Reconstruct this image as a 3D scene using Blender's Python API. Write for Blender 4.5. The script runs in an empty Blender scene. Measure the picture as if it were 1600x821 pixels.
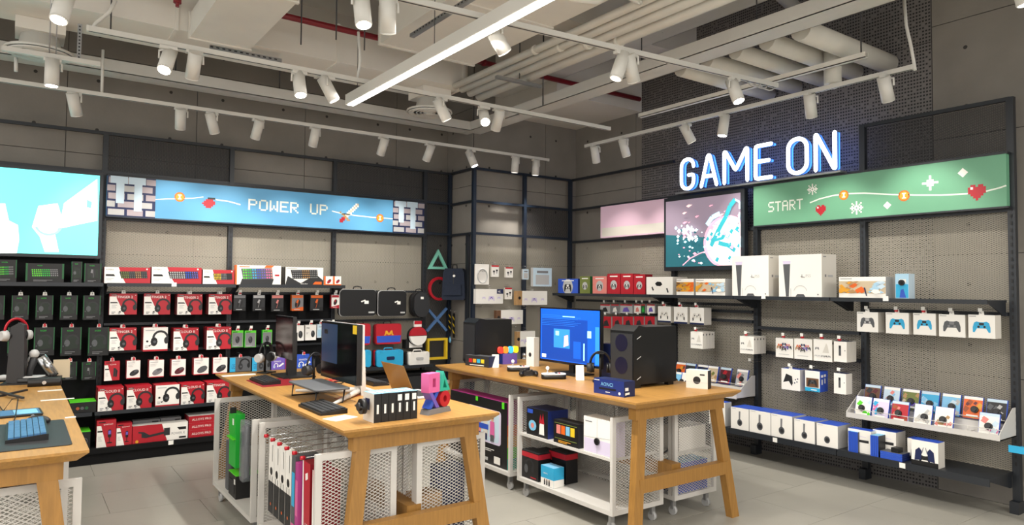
import bpy, math, random
from mathutils import Vector, Matrix
random.seed(7)
scene = bpy.context.scene
COL = scene.collection
PI = math.pi
# ---------------------------------------------------------------- camera (metres; x runs along the back wall, y along the right wall)
FPX, HC = 1081.75, 1.65
_yaw, _pit, _rol = (math.radians(a) for a in (35.583, 2.1495, 0.480))
CF = Vector((math.sin(_yaw)*math.cos(_pit), math.cos(_yaw)*math.cos(_pit), math.sin(_pit)))
_r = Vector((math.cos(_yaw), -math.sin(_yaw), 0)); _u = _r.cross(CF)
CR = math.cos(_rol)*_r + math.sin(_rol)*_u
CU = -math.sin(_rol)*_r + math.cos(_rol)*_u
CC = Vector((0, 0, HC))
cam = bpy.data.cameras.new('camera'); cam.sensor_width = 36; cam.lens = FPX/1600*36; cam.clip_start = 0.02
camo = bpy.data.objects.new('camera', cam); COL.objects.link(camo)
camo.matrix_world = Matrix(((CR.x, CU.x, -CF.x, 0), (CR.y, CU.y, -CF.y, 0), (CR.z, CU.z, -CF.z, HC), (0, 0, 0, 1)))
scene.camera = camo
# ---------------------------------------------------------------- world, light, exposure
wd = bpy.data.worlds.new('World'); scene.world = wd; wd.use_nodes = True
_bg = wd.node_tree.nodes['Background']; _bg.inputs[0].default_value = (1.0, 0.97, 0.93, 1); _bg.inputs[1].default_value = 1.25
vs = scene.view_settings; vs.view_transform = 'Standard'; vs.look = 'None'; vs.gamma = 1; vs.use_curve_mapping = False; vs.exposure = 0.25
SPOT_W, LED_W, FILL_W = 44, 95, 70
# ---------------------------------------------------------------- measuring helpers: where a line of sight meets a plane of the room
def _ray(px, py): return CF + CR*((px-800)/FPX) - CU*((py-410.5)/FPX)
def onX(px, py, x): d = _ray(px, py); return CC + d*(x/d.x)
def onY(px, py, y): d = _ray(px, py); return CC + d*(y/d.y)
def onZ(px, py, z): d = _ray(px, py); return CC + d*((z-HC)/d.z)
# ---------------------------------------------------------------- materials
MATS = {}
def mat(key, col=None, rough=0.5, metal=0.0, emit=0.0, ecol=None, noise=0.0, nscale=8.0, bump=0.0, bscale=60.0, trans=0.0, alpha=1.0, spec=0.5, stretch=(1, 1, 1)):
    if key in MATS: return MATS[key]
    m = bpy.data.materials.new(key); MATS[key] = m; m.use_nodes = True
    nt = m.node_tree; b = nt.nodes['Principled BSDF']
    col = tuple(col)
    b.inputs['Base Color'].default_value = col+(1,)
    b.inputs['Roughness'].default_value = rough; b.inputs['Metallic'].default_value = metal
    b.inputs['Specular IOR Level'].default_value = spec
    if trans: b.inputs['Transmission Weight'].default_value = trans
    if alpha < 1: b.inputs['Alpha'].default_value = alpha
    if emit:
        b.inputs['Emission Color'].default_value = tuple(ecol or col)+(1,); b.inputs['Emission Strength'].default_value = emit
    if noise or bump:
        tc = nt.nodes.new('ShaderNodeTexCoord'); mp = nt.nodes.new('ShaderNodeMapping'); mp.inputs['Scale'].default_value = stretch
        nt.links.new(tc.outputs['Object'], mp.inputs['Vector'])
    if noise:
        n = nt.nodes.new('ShaderNodeTexNoise'); n.inputs['Scale'].default_value = nscale; n.inputs['Detail'].default_value = 6
        nt.links.new(mp.outputs[0], n.inputs['Vector'])
        r = nt.nodes.new('ShaderNodeValToRGB')
        r.color_ramp.elements[0].position = 0.3; r.color_ramp.elements[1].position = 0.7
        r.color_ramp.elements[0].color = tuple(c*(1-noise) for c in col)+(1,); r.color_ramp.elements[1].color = tuple(min(1, c*(1+noise)) for c in col)+(1,)
        nt.links.new(n.outputs['Fac'], r.inputs['Fac']); nt.links.new(r.outputs['Color'], b.inputs['Base Color'])
    if bump:
        n2 = nt.nodes.new('ShaderNodeTexNoise'); n2.inputs['Scale'].default_value = bscale; n2.inputs['Detail'].default_value = 4
        nt.links.new(mp.outputs[0], n2.inputs['Vector'])
        bp = nt.nodes.new('ShaderNodeBump'); bp.inputs['Strength'].default_value = bump; bp.inputs['Distance'].default_value = 0.01
        nt.links.new(n2.outputs['Fac'], bp.inputs['Height']); nt.links.new(bp.outputs['Normal'], b.inputs['Normal'])
    return m
def srgb(h):
    h = h.lstrip('#'); v = [int(h[i:i+2], 16)/255 for i in (0, 2, 4)]
    return tuple(c/12.92 if c <= 0.04045 else ((c+0.055)/1.055)**2.4 for c in v)
PAL = dict(
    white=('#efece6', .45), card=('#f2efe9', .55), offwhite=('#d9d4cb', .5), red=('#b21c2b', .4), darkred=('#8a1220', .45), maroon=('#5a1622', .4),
    black=('#111113', .45), blackgloss=('#0a0a0c', .12), charcoal=('#26272a', .5), grey=('#7d7d80', .5), lightgrey=('#b8b8b8', .5), midgrey=('#55575b', .5),
    green=('#21b33a', .4), lime=('#5cd62a', .4), darkgreen=('#1d5a32', .5), blue=('#2f55c0', .4), navy=('#16234f', .45), deepblue=('#1d2f74', .4), cyan=('#2fa8d8', .4), sky=('#7fc0e6', .45),
    lightblue=('#a9cfe6', .5), orange=('#e5681f', .45), yellow=('#eac52a', .45), gold=('#e0a02c', .4), pink=('#d9659f', .45), magenta=('#b03a86', .45), purple=('#6f59b5', .45),
    teal=('#2fae95', .45), mint=('#7fc9b4', .45), brown=('#6b4a33', .6), beige=('#c9b79a', .6), tan=('#b08a5c', .55), skin=('#d8a98c', .6), lilac=('#d9cfe8', .5), paleblue=('#c7dcea', .5), salmon=('#e0857d', .5),
    darkolive=('#17251a', .5), stone=('#a99ea3', .6), rust=('#a3502b', .5), olive=('#6f7a3a', .5), label=('#f4f2ec', .5), tagred=('#c0182a', .35))
def P(k):
    if k in MATS: return MATS[k]
    h, r = PAL[k]; return mat(k, srgb(h), r)
mat('wood', srgb('#ad8042'), .42, noise=.14, nscale=5, stretch=(14, 1.1, 14))
mat('wood_leg', srgb('#9c7136'), .45, noise=.14, nscale=5, stretch=(14, 14, 1.1))
mat('steel_black', srgb('#23272d'), .42, metal=.0, spec=.5)
mat('steel_navy', srgb('#1a2534'), .38)
mat('steel_white', srgb('#d0cdc8'), .4)
mat('board_black', srgb('#0e0e10'), .7, spec=.2)
mat('mesh_grey', srgb('#a8a294'), .5)
mat('mesh_dark', srgb('#2b2b2d'), .6)
mat('mesh_white', srgb('#cfccc6'), .5)
mat('lamp_white', srgb('#dcdad4'), .38)
mat('track_white', srgb('#d6d4ce'), .42)
mat('duct_white', srgb('#e4e0d7'), .55, noise=.03, nscale=3)
mat('duct_grey', srgb('#cfccc5'), .5, noise=.04, nscale=3)
mat('pipe_white', srgb('#dcd8ce'), .5, noise=.04, nscale=6)
mat('wrap', srgb('#d9c6ab'), .6, noise=.25, nscale=30, bump=.8, bscale=50)
mat('pipe_red', srgb('#7c1420'), .4)
mat('rod', srgb('#4b4b4d'), .4, metal=.6)
mat('galv', srgb('#a7a8aa'), .35, metal=.7)
mat('chrome', srgb('#c9cacc'), .2, metal=.9)
mat('clear', (0.9, 0.95, 1.0), .05, alpha=.22)
mat('clear_dark', (0.25, 0.27, 0.3), .08, alpha=.45)
mat('led', (1, .96, .88), .4, emit=7, ecol=(1, .95, .86))
mat('lens', (1, .97, .9), .3, emit=26, ecol=(1, .95, .85))
mat('lens_dim', srgb('#e7e2d6'), .3, emit=1.4, ecol=(1, .95, .85))
mat('neon', (1, 1, 1), .4, emit=3.2, ecol=(.93, .97, 1))
mat('neon_side', srgb('#5f7fae'), .5, emit=.5, ecol=(.04, .18, .6))
mat('neon_back', srgb('#2f62c8'), .5, emit=5, ecol=(.02, .11, .6))
for k, c, e in (('scr_cyan', '#6ff0ee', 1.0), ('scr_white', '#f2ffff', 1.0), ('scr_blue', '#1257c8', .42), ('scr_blue2', '#2f86e6', .45), ('scr_blue3', '#0d3f9e', .4), ('scr_pale', '#8fd0ff', .9), ('scr_teal', '#28606a', .6), ('scr_dusk', '#8c7d8b', .65), ('scr_pink', '#eaa6b8', .9), ('scr_cream', '#f6d6d3', .8), ('scr_ice', '#bff2fb', 1.0), ('scr_seagreen', '#38a3ad', .8), ('scr_tan', '#d9c9a0', .8)):
    mat(k, srgb(c), .2, emit=e, ecol=srgb(c))
for k, c, e in (('lit_blue', '#5799c2', .16), ('lit_green', '#6ca786', .01), ('lit_pink', '#d3b3c4', .18)):
    mat(k, srgb(c), .45, emit=e, ecol=srgb(c))
# ---------------------------------------------------------------- mesh builder
TEXTS = {}
def text_mesh(s):
    if s in TEXTS: return TEXTS[s]
    cu = bpy.data.curves.new('t', 'FONT'); cu.body = s; cu.resolution_u = 2
    o = bpy.data.objects.new('t', cu); COL.objects.link(o)
    dg = bpy.context.evaluated_depsgraph_get(); ev = o.evaluated_get(dg); me = ev.to_mesh()
    vv = [(v.co.x, v.co.y) for v in me.vertices]; ff = [tuple(p.vertices) for p in me.polygons]
    ev.to_mesh_clear(); bpy.data.objects.remove(o); bpy.data.curves.remove(cu)
    if vv:
        x0 = min(v[0] for v in vv); x1 = max(v[0] for v in vv); y0 = min(v[1] for v in vv); y1 = max(v[1] for v in vv)
        vv = [((a-x0), (b-y0)) for a, b in vv]; W, Ht = x1-x0, y1-y0
    else: W = Ht = 1
    TEXTS[s] = (vv, ff, W, Ht); return TEXTS[s]
class MB:
    def __init__(s): s.v = []; s.f = []; s.m = []; s.keys = []; s.sm = []; s.k = 0
    def mi(s, m):
        if m not in s.keys: s.keys.append(m)
        return s.keys.index(m)
    def face(s, pts, m, smooth=False):
        n = len(s.v); s.v += [tuple(p) for p in pts]; s.f.append(tuple(range(n, n+len(pts)))); s.m.append(s.mi(m)); s.sm.append(smooth)
        return s
    def mesh(s, vv, ff, m, smooth=False):
        n = len(s.v); s.v += [tuple(p) for p in vv]; i = s.mi(m)
        for f in ff: s.f.append(tuple(a+n for a in f)); s.m.append(i); s.sm.append(smooth)
        return s
    def box(s, x0, x1, y0, y1, z0, z1, m, top=None, front=None, side=None, bottom=None, back=None):
        v = [(x0,y0,z0),(x1,y0,z0),(x1,y1,z0),(x0,y1,z0),(x0,y0,z1),(x1,y0,z1),(x1,y1,z1),(x0,y1,z1)]
        n = len(s.v); s.v += v
        for f, mm in (((3,2,1,0), bottom), ((4,5,6,7), top), ((0,1,5,4), front), ((1,2,6,5), side), ((2,3,7,6), back), ((3,0,4,7), side)):
            s.f.append(tuple(a+n for a in f)); s.m.append(s.mi(mm or m)); s.sm.append(False)
        return s
    def prism(s, poly, axis, a, b, m, cap=None, smooth=False):
        # poly in the two other axes (in xyz order), extruded along axis from a to b
        def pt(p, t): return (t, p[0], p[1]) if axis == 'x' else (p[0], t, p[1]) if axis == 'y' else (p[0], p[1], t)
        n = len(poly); A = [pt(p, a) for p in poly]; B = [pt(p, b) for p in poly]
        ar = sum(poly[i][0]*poly[(i+1) % n][1]-poly[(i+1) % n][0]*poly[i][1] for i in range(n))
        flip = (ar > 0) != (axis in ('x', 'z'))
        if b < a: flip = not flip
        base = len(s.v); s.v += A+B
        fs = [tuple(reversed(range(n))), tuple(range(n, 2*n))]+[(i, (i+1) % n, n+(i+1) % n, n+i) for i in range(n)]
        for j, f in enumerate(fs):
            if flip: f = tuple(reversed(f))
            s.f.append(tuple(i+base for i in f)); s.m.append(s.mi((cap or m) if j < 2 else m)); s.sm.append(smooth and j > 1)
        return s
    def rbox(s, x0, x1, y0, y1, z0, z1, r, m, axis='y', n=4, cap=None, smooth=True):
        if axis == 'y': a0, a1, b0, b1 = x0, x1, z0, z1
        elif axis == 'x': a0, a1, b0, b1 = y0, y1, z0, z1
        else: a0, a1, b0, b1 = x0, x1, y0, y1
        r = min(r, (a1-a0)/2, (b1-b0)/2)
        poly = []
        for cx, cy, st in ((a1-r, b1-r, 0), (a0+r, b1-r, 1), (a0+r, b0+r, 2), (a1-r, b0+r, 3)):
            for i in range(n+1):
                t = (st+i/n)*PI/2; poly.append((cx+r*math.cos(t), cy+r*math.sin(t)))
        lo, hi = {'y': (y0, y1), 'x': (x0, x1), 'z': (z0, z1)}[axis]
        return s.prism(poly, axis, lo, hi, m, cap, smooth)
    def cyl(s, p0, p1, r0, m, r1=None, n=12, cap0=None, cap1=None, smooth=True):
        p0, p1 = Vector(p0), Vector(p1); d = (p1-p0).normalized(); r1 = r0 if r1 is None else r1
        a = d.orthogonal().normalized(); b = d.cross(a)
        A = [p0+(a*math.cos(2*PI*i/n)+b*math.sin(2*PI*i/n))*r0 for i in range(n)]
        B = [p1+(a*math.cos(2*PI*i/n)+b*math.sin(2*PI*i/n))*r1 for i in range(n)]
        base = len(s.v); s.v += [tuple(q) for q in A+B]
        for i in range(n):
            s.f.append((base+i, base+(i+1) % n, base+n+(i+1) % n, base+n+i)); s.m.append(s.mi(m)); s.sm.append(smooth)
        s.f.append(tuple(base+i for i in reversed(range(n)))); s.m.append(s.mi(cap0 or m)); s.sm.append(False)
        s.f.append(tuple(base+n+i for i in range(n))); s.m.append(s.mi(cap1 or m)); s.sm.append(False)
        return s
    def tube(s, pts, r, m, n=6, closed=False, flat=1.0, up=None):
        pts = [Vector(p) for p in pts]; N = len(pts); rings = []
        prev = None
        for i, p in enumerate(pts):
            t = (pts[(i+1) % N]-pts[i-1]) if closed or 0 < i < N-1 else (pts[1]-pts[0] if i == 0 else pts[-1]-pts[-2])
            t.normalize()
            if up is not None: a = (Vector(up)-t*t.dot(Vector(up))).normalized()
            else:
                a = prev-t*prev.dot(t) if prev is not None else t.orthogonal()
                if a.length < 1e-5: a = t.orthogonal()
                a.normalize()
            prev = a; b = t.cross(a)
            rr = r[i] if isinstance(r, (list, tuple)) else r
            rings.append([p+(a*math.cos(2*PI*k/n)*flat+b*math.sin(2*PI*k/n))*rr for k in range(n)])
        base = len(s.v)
        for rg in rings: s.v += [tuple(q) for q in rg]
        i_m = s.mi(m)
        for i in range(N if closed else N-1):
            j = (i+1) % N
            for k in range(n):
                s.f.append((base+i*n+k, base+i*n+(k+1) % n, base+j*n+(k+1) % n, base+j*n+k)); s.m.append(i_m); s.sm.append(True)
        if not closed:
            s.f.append(tuple(base+k for k in reversed(range(n)))); s.m.append(i_m); s.sm.append(False)
            s.f.append(tuple(base+(N-1)*n+k for k in range(n))); s.m.append(i_m); s.sm.append(False)
        return s
    def lathe(s, prof, c, m, n=16, axis='z', scale=(1, 1), smooth=True):
        c = Vector(c); base = len(s.v); im = s.mi(m)
        for r, h in prof:
            for k in range(n):
                x, y = r*math.cos(2*PI*k/n)*scale[0], r*math.sin(2*PI*k/n)*scale[1]
                q = (x, y, h) if axis == 'z' else (h, x, y) if axis == 'x' else (y, h, x)
                s.v.append((c.x+q[0], c.y+q[1], c.z+q[2]))
        for i in range(len(prof)-1):
            for k in range(n):
                s.f.append((base+i*n+k, base+i*n+(k+1) % n, base+(i+1)*n+(k+1) % n, base+(i+1)*n+k)); s.m.append(im); s.sm.append(smooth)
        s.f.append(tuple(base+k for k in reversed(range(n)))); s.m.append(im); s.sm.append(False)
        s.f.append(tuple(base+(len(prof)-1)*n+k for k in range(n))); s.m.append(im); s.sm.append(False)
        return s
    def sph(s, c, r, m, n=10, sc=(1, 1, 1)):
        base = len(s.v); im = s.mi(m); R = n//2
        for i in range(R+1):
            t = PI*i/R
            for k in range(n):
                s.v.append((c[0]+r*sc[0]*math.sin(t)*math.cos(2*PI*k/n), c[1]+r*sc[1]*math.sin(t)*math.sin(2*PI*k/n), c[2]+r*sc[2]*math.cos(t)))
        for i in range(R):
            for k in range(n):
                s.f.append((base+i*n+k, base+(i+1)*n+k, base+(i+1)*n+(k+1) % n, base+i*n+(k+1) % n)); s.m.append(im); s.sm.append(True)
        return s
    # flat print on a face that looks towards -y, at depth y; each call lies a hair in front of the last
    def lift(s): s.k += 1; return 0.0005+0.00022*s.k
    def pr(s, pts, y, m):
        e = y-s.lift(); s.face([(p[0], e, p[1]) for p in pts], m)
        # make it look towards -y
        f = s.f[-1]; a, b, c = (Vector(s.v[i]) for i in (f[0], f[1], f[2]))
        q = [s.v[i] for i in f]; ar = sum(q[i][0]*q[(i+1) % len(q)][2]-q[(i+1) % len(q)][0]*q[i][2] for i in range(len(q)))
        if ar < 0: s.f[-1] = tuple(reversed(f))
        return s
    def rect(s, x0, x1, z0, z1, y, m): return s.pr([(x0, z0), (x1, z0), (x1, z1), (x0, z1)], y, m)
    def disc(s, cx, cz, r, y, m, n=16, sx=1, sz=1): return s.pr([(cx+r*sx*math.cos(2*PI*i/n), cz+r*sz*math.sin(2*PI*i/n)) for i in range(n)], y, m)
    def ring(s, cx, cz, r, w, y, m, a0=0, a1=2*PI, n=16, sx=1, sz=1):
        e = y-s.lift()
        for i in range(n):
            t, u = a0+(a1-a0)*i/n, a0+(a1-a0)*(i+1)/n
            s.face([(cx+q*sx*math.cos(a), e, cz+q*sz*math.sin(a)) for q, a in ((r, u), (r+w, u), (r+w, t), (r, t))][::-1], m)
        return s
    def line(s, pts, w, y, m):
        e = y-s.lift()
        for (ax, az), (bx, bz) in zip(pts, pts[1:]):
            dx, dz = bx-ax, bz-az; L = math.hypot(dx, dz) or 1; nx, nz = -dz/L*w/2, dx/L*w/2
            s.face([(ax-nx, e, az-nz), (bx-nx, e, bz-nz), (bx+nx, e, bz+nz), (ax+nx, e, az+nz)], m)
        return s
    def text(s, t, x, z, h, y, m, wmax=None, center=False):
        vv, ff, W, Ht = text_mesh(t); k = h/Ht
        kx = k if not wmax else min(k, wmax/W)
        if center: x -= W*kx/2
        e = y-s.lift(); s.mesh([(x+a*kx, e, z+b*k) for a, b in vv], ff, m); return s
    def bitmap(s, rows, x, z, px, y, cm):
        # rows top to bottom; a letter is a colour, a dot is nothing
        e = y-s.lift()
        for j, row in enumerate(rows):
            for i, ch in enumerate(row):
                if ch in cm: s.face([(x+i*px, e, z-(j+1)*px), (x+(i+1)*px, e, z-(j+1)*px), (x+(i+1)*px, e, z-j*px), (x+i*px, e, z-j*px)], cm[ch])
        return s
    def data(s, name):
        me = bpy.data.meshes.new(name); me.from_pydata(s.v, [], s.f)
        for k in s.keys: me.materials.append(MATS[k] if k in MATS else P(k))
        me.polygons.foreach_set('material_index', s.m); me.polygons.foreach_set('use_smooth', s.sm); me.update()
        return me
    def build(s, name, parent=None, loc=(0, 0, 0), rz=0.0):
        o = bpy.data.objects.new(name, s.data(name)); COL.objects.link(o); o.location = loc; o.rotation_euler = (0, 0, rz)
        if parent is not None: o.parent = parent
        return o
def inst(src, name, parent=None, loc=(0, 0, 0), rz=0.0):
    o = bpy.data.objects.new(name, src.data if hasattr(src, 'data') else src); COL.objects.link(o); o.location = loc; o.rotation_euler = (0, 0, rz)
    if parent is not None: o.parent = parent
    return o
def empty(name, loc, rz=0.0, parent=None):
    o = bpy.data.objects.new(name, None); COL.objects.link(o); o.location = loc; o.rotation_euler = (0, 0, rz); o.empty_display_size = .05
    if parent is not None: o.parent = parent
    return o
def tag(o, label, cat, group=None):
    o['label'] = label; o['category'] = cat
    if group: o['group'] = group
    return o
def struct(o): o['kind'] = 'structure'; return o
ORD = ['first', 'second', 'third', 'fourth', 'fifth', 'sixth', 'seventh', 'eighth', 'ninth', 'tenth']
def copy_tree(o, parent=None):
    c = o.copy(); COL.objects.link(c)
    if parent is not None: c.parent = parent
    for ch in list(o.children): copy_tree(ch, c)
    return c
def lattice(w, h, dx, dz, t, m, seg=4, y=0.0):
    """expanded metal in the xz plane: diamonds dx by dz, strand width t, cut into short lengths"""
    mb = MB(); sl = dz/dx
    L = math.hypot(dx, dz); nx, nz = sl*dx/L*t/2, dx/L*t/2
    n0 = int(math.ceil(h/dz)); step = dx*seg
    for sgn in (1, -1):
        k = 0
        c0 = -h/sl if sgn > 0 else 0.0
        c = c0
        while c < (w if sgn > 0 else w+h/sl):
            # strand z = sgn*sl*(x-c)
            xa, xb = (max(0, c), min(w, c+h/sl)) if sgn > 0 else (max(0, c-h/sl), min(w, c))
            x = xa
            while x < xb-1e-6:
                x2 = min(xb, x+step)
                za, zb = sgn*sl*(x-c), sgn*sl*(x2-c)
                yy = y-(.0008 if sgn > 0 else 0)
                mb.face([(x+sgn*nx, yy, za-nz), (x2+sgn*nx, yy, zb-nz), (x2-sgn*nx, yy, zb+nz), (x-sgn*nx, yy, za+nz)], m)
                x = x2
            c += dx
    return mb
# ================================================================ the room
YA, XB = 7.78, 6.14            # front of the back rack and of the right rack
YW, XW = 7.93, 6.32            # concrete behind them
YR, XR = 7.20, 4.58            # the corner bay: its front and its return
CEIL = 4.75
mat('concrete', srgb('#858079'), .8, noise=.10, nscale=2.2, bump=.12, bscale=40)
mat('concrete_joint', srgb('#3b3937'), .9)
mat('concrete_dark', srgb('#67635f'), .85, noise=.10, nscale=2.0)
mat('slab', srgb('#d9d4ca'), .8, noise=.05, nscale=1.5)
mat('floor_tile', srgb('#a09d94'), .36, noise=.07, nscale=1.6, bump=.03, bscale=30)
mat('grout', srgb('#918e86'), .8)
def perforated(key, col, hole, pitch):
    m = bpy.data.materials.new(key); MATS[key] = m; m.use_nodes = True; nt = m.node_tree; b = nt.nodes['Principled BSDF']
    b.inputs['Roughness'].default_value = .6
    tc = nt.nodes.new('ShaderNodeTexCoord'); sp = nt.nodes.new('ShaderNodeSeparateXYZ'); nt.links.new(tc.outputs['Object'], sp.inputs[0])
    def mth(op, a, bb=None):
        n = nt.nodes.new('ShaderNodeMath'); n.operation = op
        for i, q in enumerate((a, bb)):
            if q is None: continue
            if isinstance(q, (int, float)): n.inputs[i].default_value = q
            else: nt.links.new(q, n.inputs[i])
        return n.outputs[0]
    sy = mth('DIVIDE', sp.outputs['Y'], pitch*.85); sz = mth('DIVIDE', sp.outputs['Z'], pitch)
    hy = mth('LESS_THAN', mth('ABSOLUTE', mth('SUBTRACT', mth('FRACT', sy), .5)), .30)
    hz = mth('LESS_THAN', mth('ABSOLUTE', mth('SUBTRACT', mth('FRACT', sz), .5)), .24)
    cb = nt.nodes.new('ShaderNodeCombineXYZ'); nt.links.new(mth('FLOOR', sy), cb.inputs[0]); nt.links.new(mth('FLOOR', sz), cb.inputs[1])
    wn = nt.nodes.new('ShaderNodeTexWhiteNoise'); nt.links.new(cb.outputs[0], wn.inputs[0])
    hole_f = mth('MULTIPLY', mth('MULTIPLY', hy, hz), mth('GREATER_THAN', wn.outputs['Value'], .12))
    mx = nt.nodes.new('ShaderNodeMix'); mx.data_type = 'RGBA'
    mx.inputs[6].default_value = tuple(col)+(1,); mx.inputs[7].default_value = tuple(hole)+(1,)
    nt.links.new(hole_f, mx.inputs[0]); nt.links.new(mx.outputs[2], b.inputs['Base Color'])
perforated('perforated', srgb('#75716f'), srgb('#232324'), .030)
# ---- floor of large tiles
fl = MB().box(-6, 6.6, -4.5, 8.2, -.08, -.006, 'grout').build('floor'); struct(fl)
tm = MB().box(0, 1.197, 0, .597, -.006, 0, 'floor_tile').data('tile')
for i in range(11):
    for j in range(21):
        x, y = -6+1.2*i-(.6 if j % 2 else 0), -4.4+.6*j
        if x > 6.3 or (y < -1.5 and i % 9): continue
        inst(tm, 'tile', fl, (x, y, 0))
struct(MB().box(-6, 6.6, -4.5, 8.4, CEIL, CEIL+.2, 'slab').build('ceiling'))
def concrete_wall(name, origin, along, w, z1, thick, pw=1.17, ph=.98, m='concrete'):
    """backing plus cast panels with tie holes; the wall looks towards local -y"""
    rz = math.atan2(along[1], along[0])
    root = struct(MB().box(0, w, .012, thick, 0, z1, 'concrete_joint').build(name, None, origin, rz))
    pz = 0
    while pz < z1-.01:
        h = min(ph, z1-pz); px = 0
        while px < w-.01:
            ww = min(pw, w-px); mb = MB().box(px+.003, px+ww-.003, 0, .011, pz+.003, pz+h-.003, m)
            for a in (.22, .78):
                for b in (.25, .75):
                    if ww > .5 and h > .4: mb.disc(px+ww*a, pz+h*b, .017, 0, 'concrete_joint', n=8)
            mb.build('panel', root); px += pw
        pz += ph
    return root
concrete_wall('wall_back', (-5.5, YW, 0), (1, 0), 10.2, CEIL, .3)
concrete_wall('wall_return', (XR+.03, YW+.0, 0), (0, -1), YW-YR-.115, CEIL, .02)
concrete_wall('wall_corner', (XR+.031, YR+.12, 0), (1, 0), XW-XR+.25, CEIL, .3)
struct(MB().box(4.95, XW+.2, 6.065, YR+.4, 3.88, CEIL, 'slab').build('wall_bulkhead'))
wr = concrete_wall('wall_right', (XW, 2.68, 0), (0, -1), 7.0, CEIL, .3)
concrete_wall('wall_right_inner', (XW, YR+.13, 0), (0, -1), YR+.13-6.06, CEIL, .3)
pf = struct(MB().box(0, .3, -3.38, 0, 0, CEIL, 'concrete_joint').build('wall_right_perforated', None, (XW+.012, 6.06, 0)))
for k in range(3):
    for j in range(5):
        MB().box(0, .012, -1.122, 0, 0, .946, 'perforated').build('panel', pf, (-.012, -k*1.127, j*.95))
# ================================================================ racks
def post_mb(h, m='steel_black', w=.045, slots=True):
    mb = MB().box(-w/2, w/2, 0, .05, 0, h, m)
    if slots:
        z = .35
        while z < min(h, 2.28): mb.rect(-.006, .006, z, z+.028, 0, 'black'); z += .055
    return mb
def rails(root, segs, m='steel_black', t=.03):
    for x0, x1, z in segs: MB().box(x0, x1, .005, .04, z-t/2, z+t/2, m).build('rail', root)
LAT = {}
def mesh_panel(root, x0, x1, z0, z1, m='mesh_grey', y=.045, dx=.034, dz=.0165, t=.0052):
    o = lattice(x1-x0, z1-z0, dx, dz, t, m, seg=5).build('mesh_panel', root, (x0, y, z0)); o['kind'] = 'stuff'; return o
# back rack: local x = world x, front at y = YA
ra = tag(empty('wall_rack', (0, YA, 0)), 'long black slotted-upright display rack along the back concrete wall', 'rack')
PAX = [-.62, .675, 1.855, 3.01, 4.205]
for x in PAX: inst(post_mb(3.15).data('post'), 'post', ra, (x, 0, 0))
for x in (4.575,): MB().box(-.02, .02, 0, .04, 0, 3.15, 'steel_navy').build('post', ra, (x, 0, 0))
rails(ra, [(-2.5, 4.6, 3.138), (-2.5, 4.2, 2.755), (-2.5, 4.2, 2.305)])
rails(ra, [(4.2, 4.6, 2.745), (4.2, 4.6, 2.345), (4.2, 4.6, .12)], 'steel_navy')
for x0, x1 in zip(PAX[1:], PAX[2:]): mesh_panel(ra, x0+.025, x1-.025, 1.42 if x1 < 4 else .3, 2.29)
mesh_panel(ra, 4.23, 4.56, .12, 2.33, 'mesh_dark')
for x0, x1, z0, z1 in ((.70, 1.83, 2.77, 3.12), (3.035, 4.18, 2.77, 3.12), (4.23, 4.56, 2.76, 3.12), (4.23, 4.56, 2.36, 2.73)): mesh_panel(ra, x0, x1, z0, z1, 'mesh_dark', dx=.03, dz=.013, t=.005)
for x0, x1 in ((-2.4, .65), (.70, 1.83), (1.88, 2.985)):
    MB().box(x0, x1, .02, .04, .1, 1.585 if x0 > 0 else 1.9, 'board_black').build('back_board', ra)
for x0, x1, z in ((.70, 1.83, 1.575), (1.88, 2.985, 1.575), (3.035, 4.18, 1.60), (3.035, 4.18, 1.255), (.7, 2.985, 1.27), (.7, 2.985, 1.0)):
    MB().box(x0, x1, -.03, .02, z-.012, z+.012, 'steel_black').build('hang_bar', ra)
# corner rack: return frame and the bay that faces the shop
rc = tag(empty('wall_rack', (0, YR, 0)), 'narrow black framed rack in the room corner with cable packs', 'rack')
for x in (XR, 5.36, XB): MB().box(-.022, .022, 0, .045, 0, 3.15, 'steel_navy').build('post', rc, (x, 0, 0))
MB().box(-.02, .02, 0, .045, 0, 2.34, 'steel_black').build('post', rc, (XR, .13, 0))
rails(rc, [(XR, XB, 3.138), (XR, XB, 2.73), (XR, XB, 2.33)], 'steel_navy')
for z in (3.138, 2.73, 2.33): MB().box(XR-.015, XR+.015, .04, YA-YR, z-.015, z+.015, 'steel_black').build('rail', rc)
mesh_panel(rc, XR+.03, 5.33, .2, 2.31); mesh_panel(rc, 5.39, XB-.03, .2, 2.31)
mesh_panel(rc, 5.39, XB-.03, 2.35, 2.71, 'mesh_dark')
# right rack: local x runs to the viewer's right (world -y)
RB = -PI/2
rb = tag(empty('wall_rack', (XB, 0, 0), RB), 'long black slotted-upright display rack along the right wall under the glowing letters', 'rack')
PBY = [YR, 5.40, 4.305, 3.20, 2.06]
for y in PBY[1:]:
    inst(post_mb(3.15 if y < 3.5 else 2.74, w=.05).data('post'), 'post', rb, (-y, 0, 0))
    MB().box(-.03, .03, -.05, .05, 0, .09, 'steel_black').build('foot', rb, (-y, 0, 0))
rails(rb, [(-3.2, -2.06, 3.138), (-YR, -5.4, 3.138), (-YR, -2.06, 2.725), (-YR, -2.06, 2.285)])
mesh_panel(rb, -3.175, -2.085, 2.74, 3.12, 'mesh_dark', dx=.03, dz=.013, t=.004)
for y0, y1 in zip(PBY, PBY[1:]): mesh_panel(rb, -y0+.025, -y1-.025, .28, 2.27, y=.06)
for y0, y1, z in ((5.4, 4.305, 1.50), (7.1, 5.4, 1.50), (7.1, 5.4, 1.36), (3.2, 2.06, 1.485), (5.4, 4.305, 1.33), (4.305, 3.2, 1.275), (4.305, 3.2, 1.03), (5.4, 4.305, 1.43)):
    MB().box(-y0+.03, -y1-.03, -.02, .04, z-.014, z+.014, 'steel_black').build('hang_bar', rb)
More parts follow.
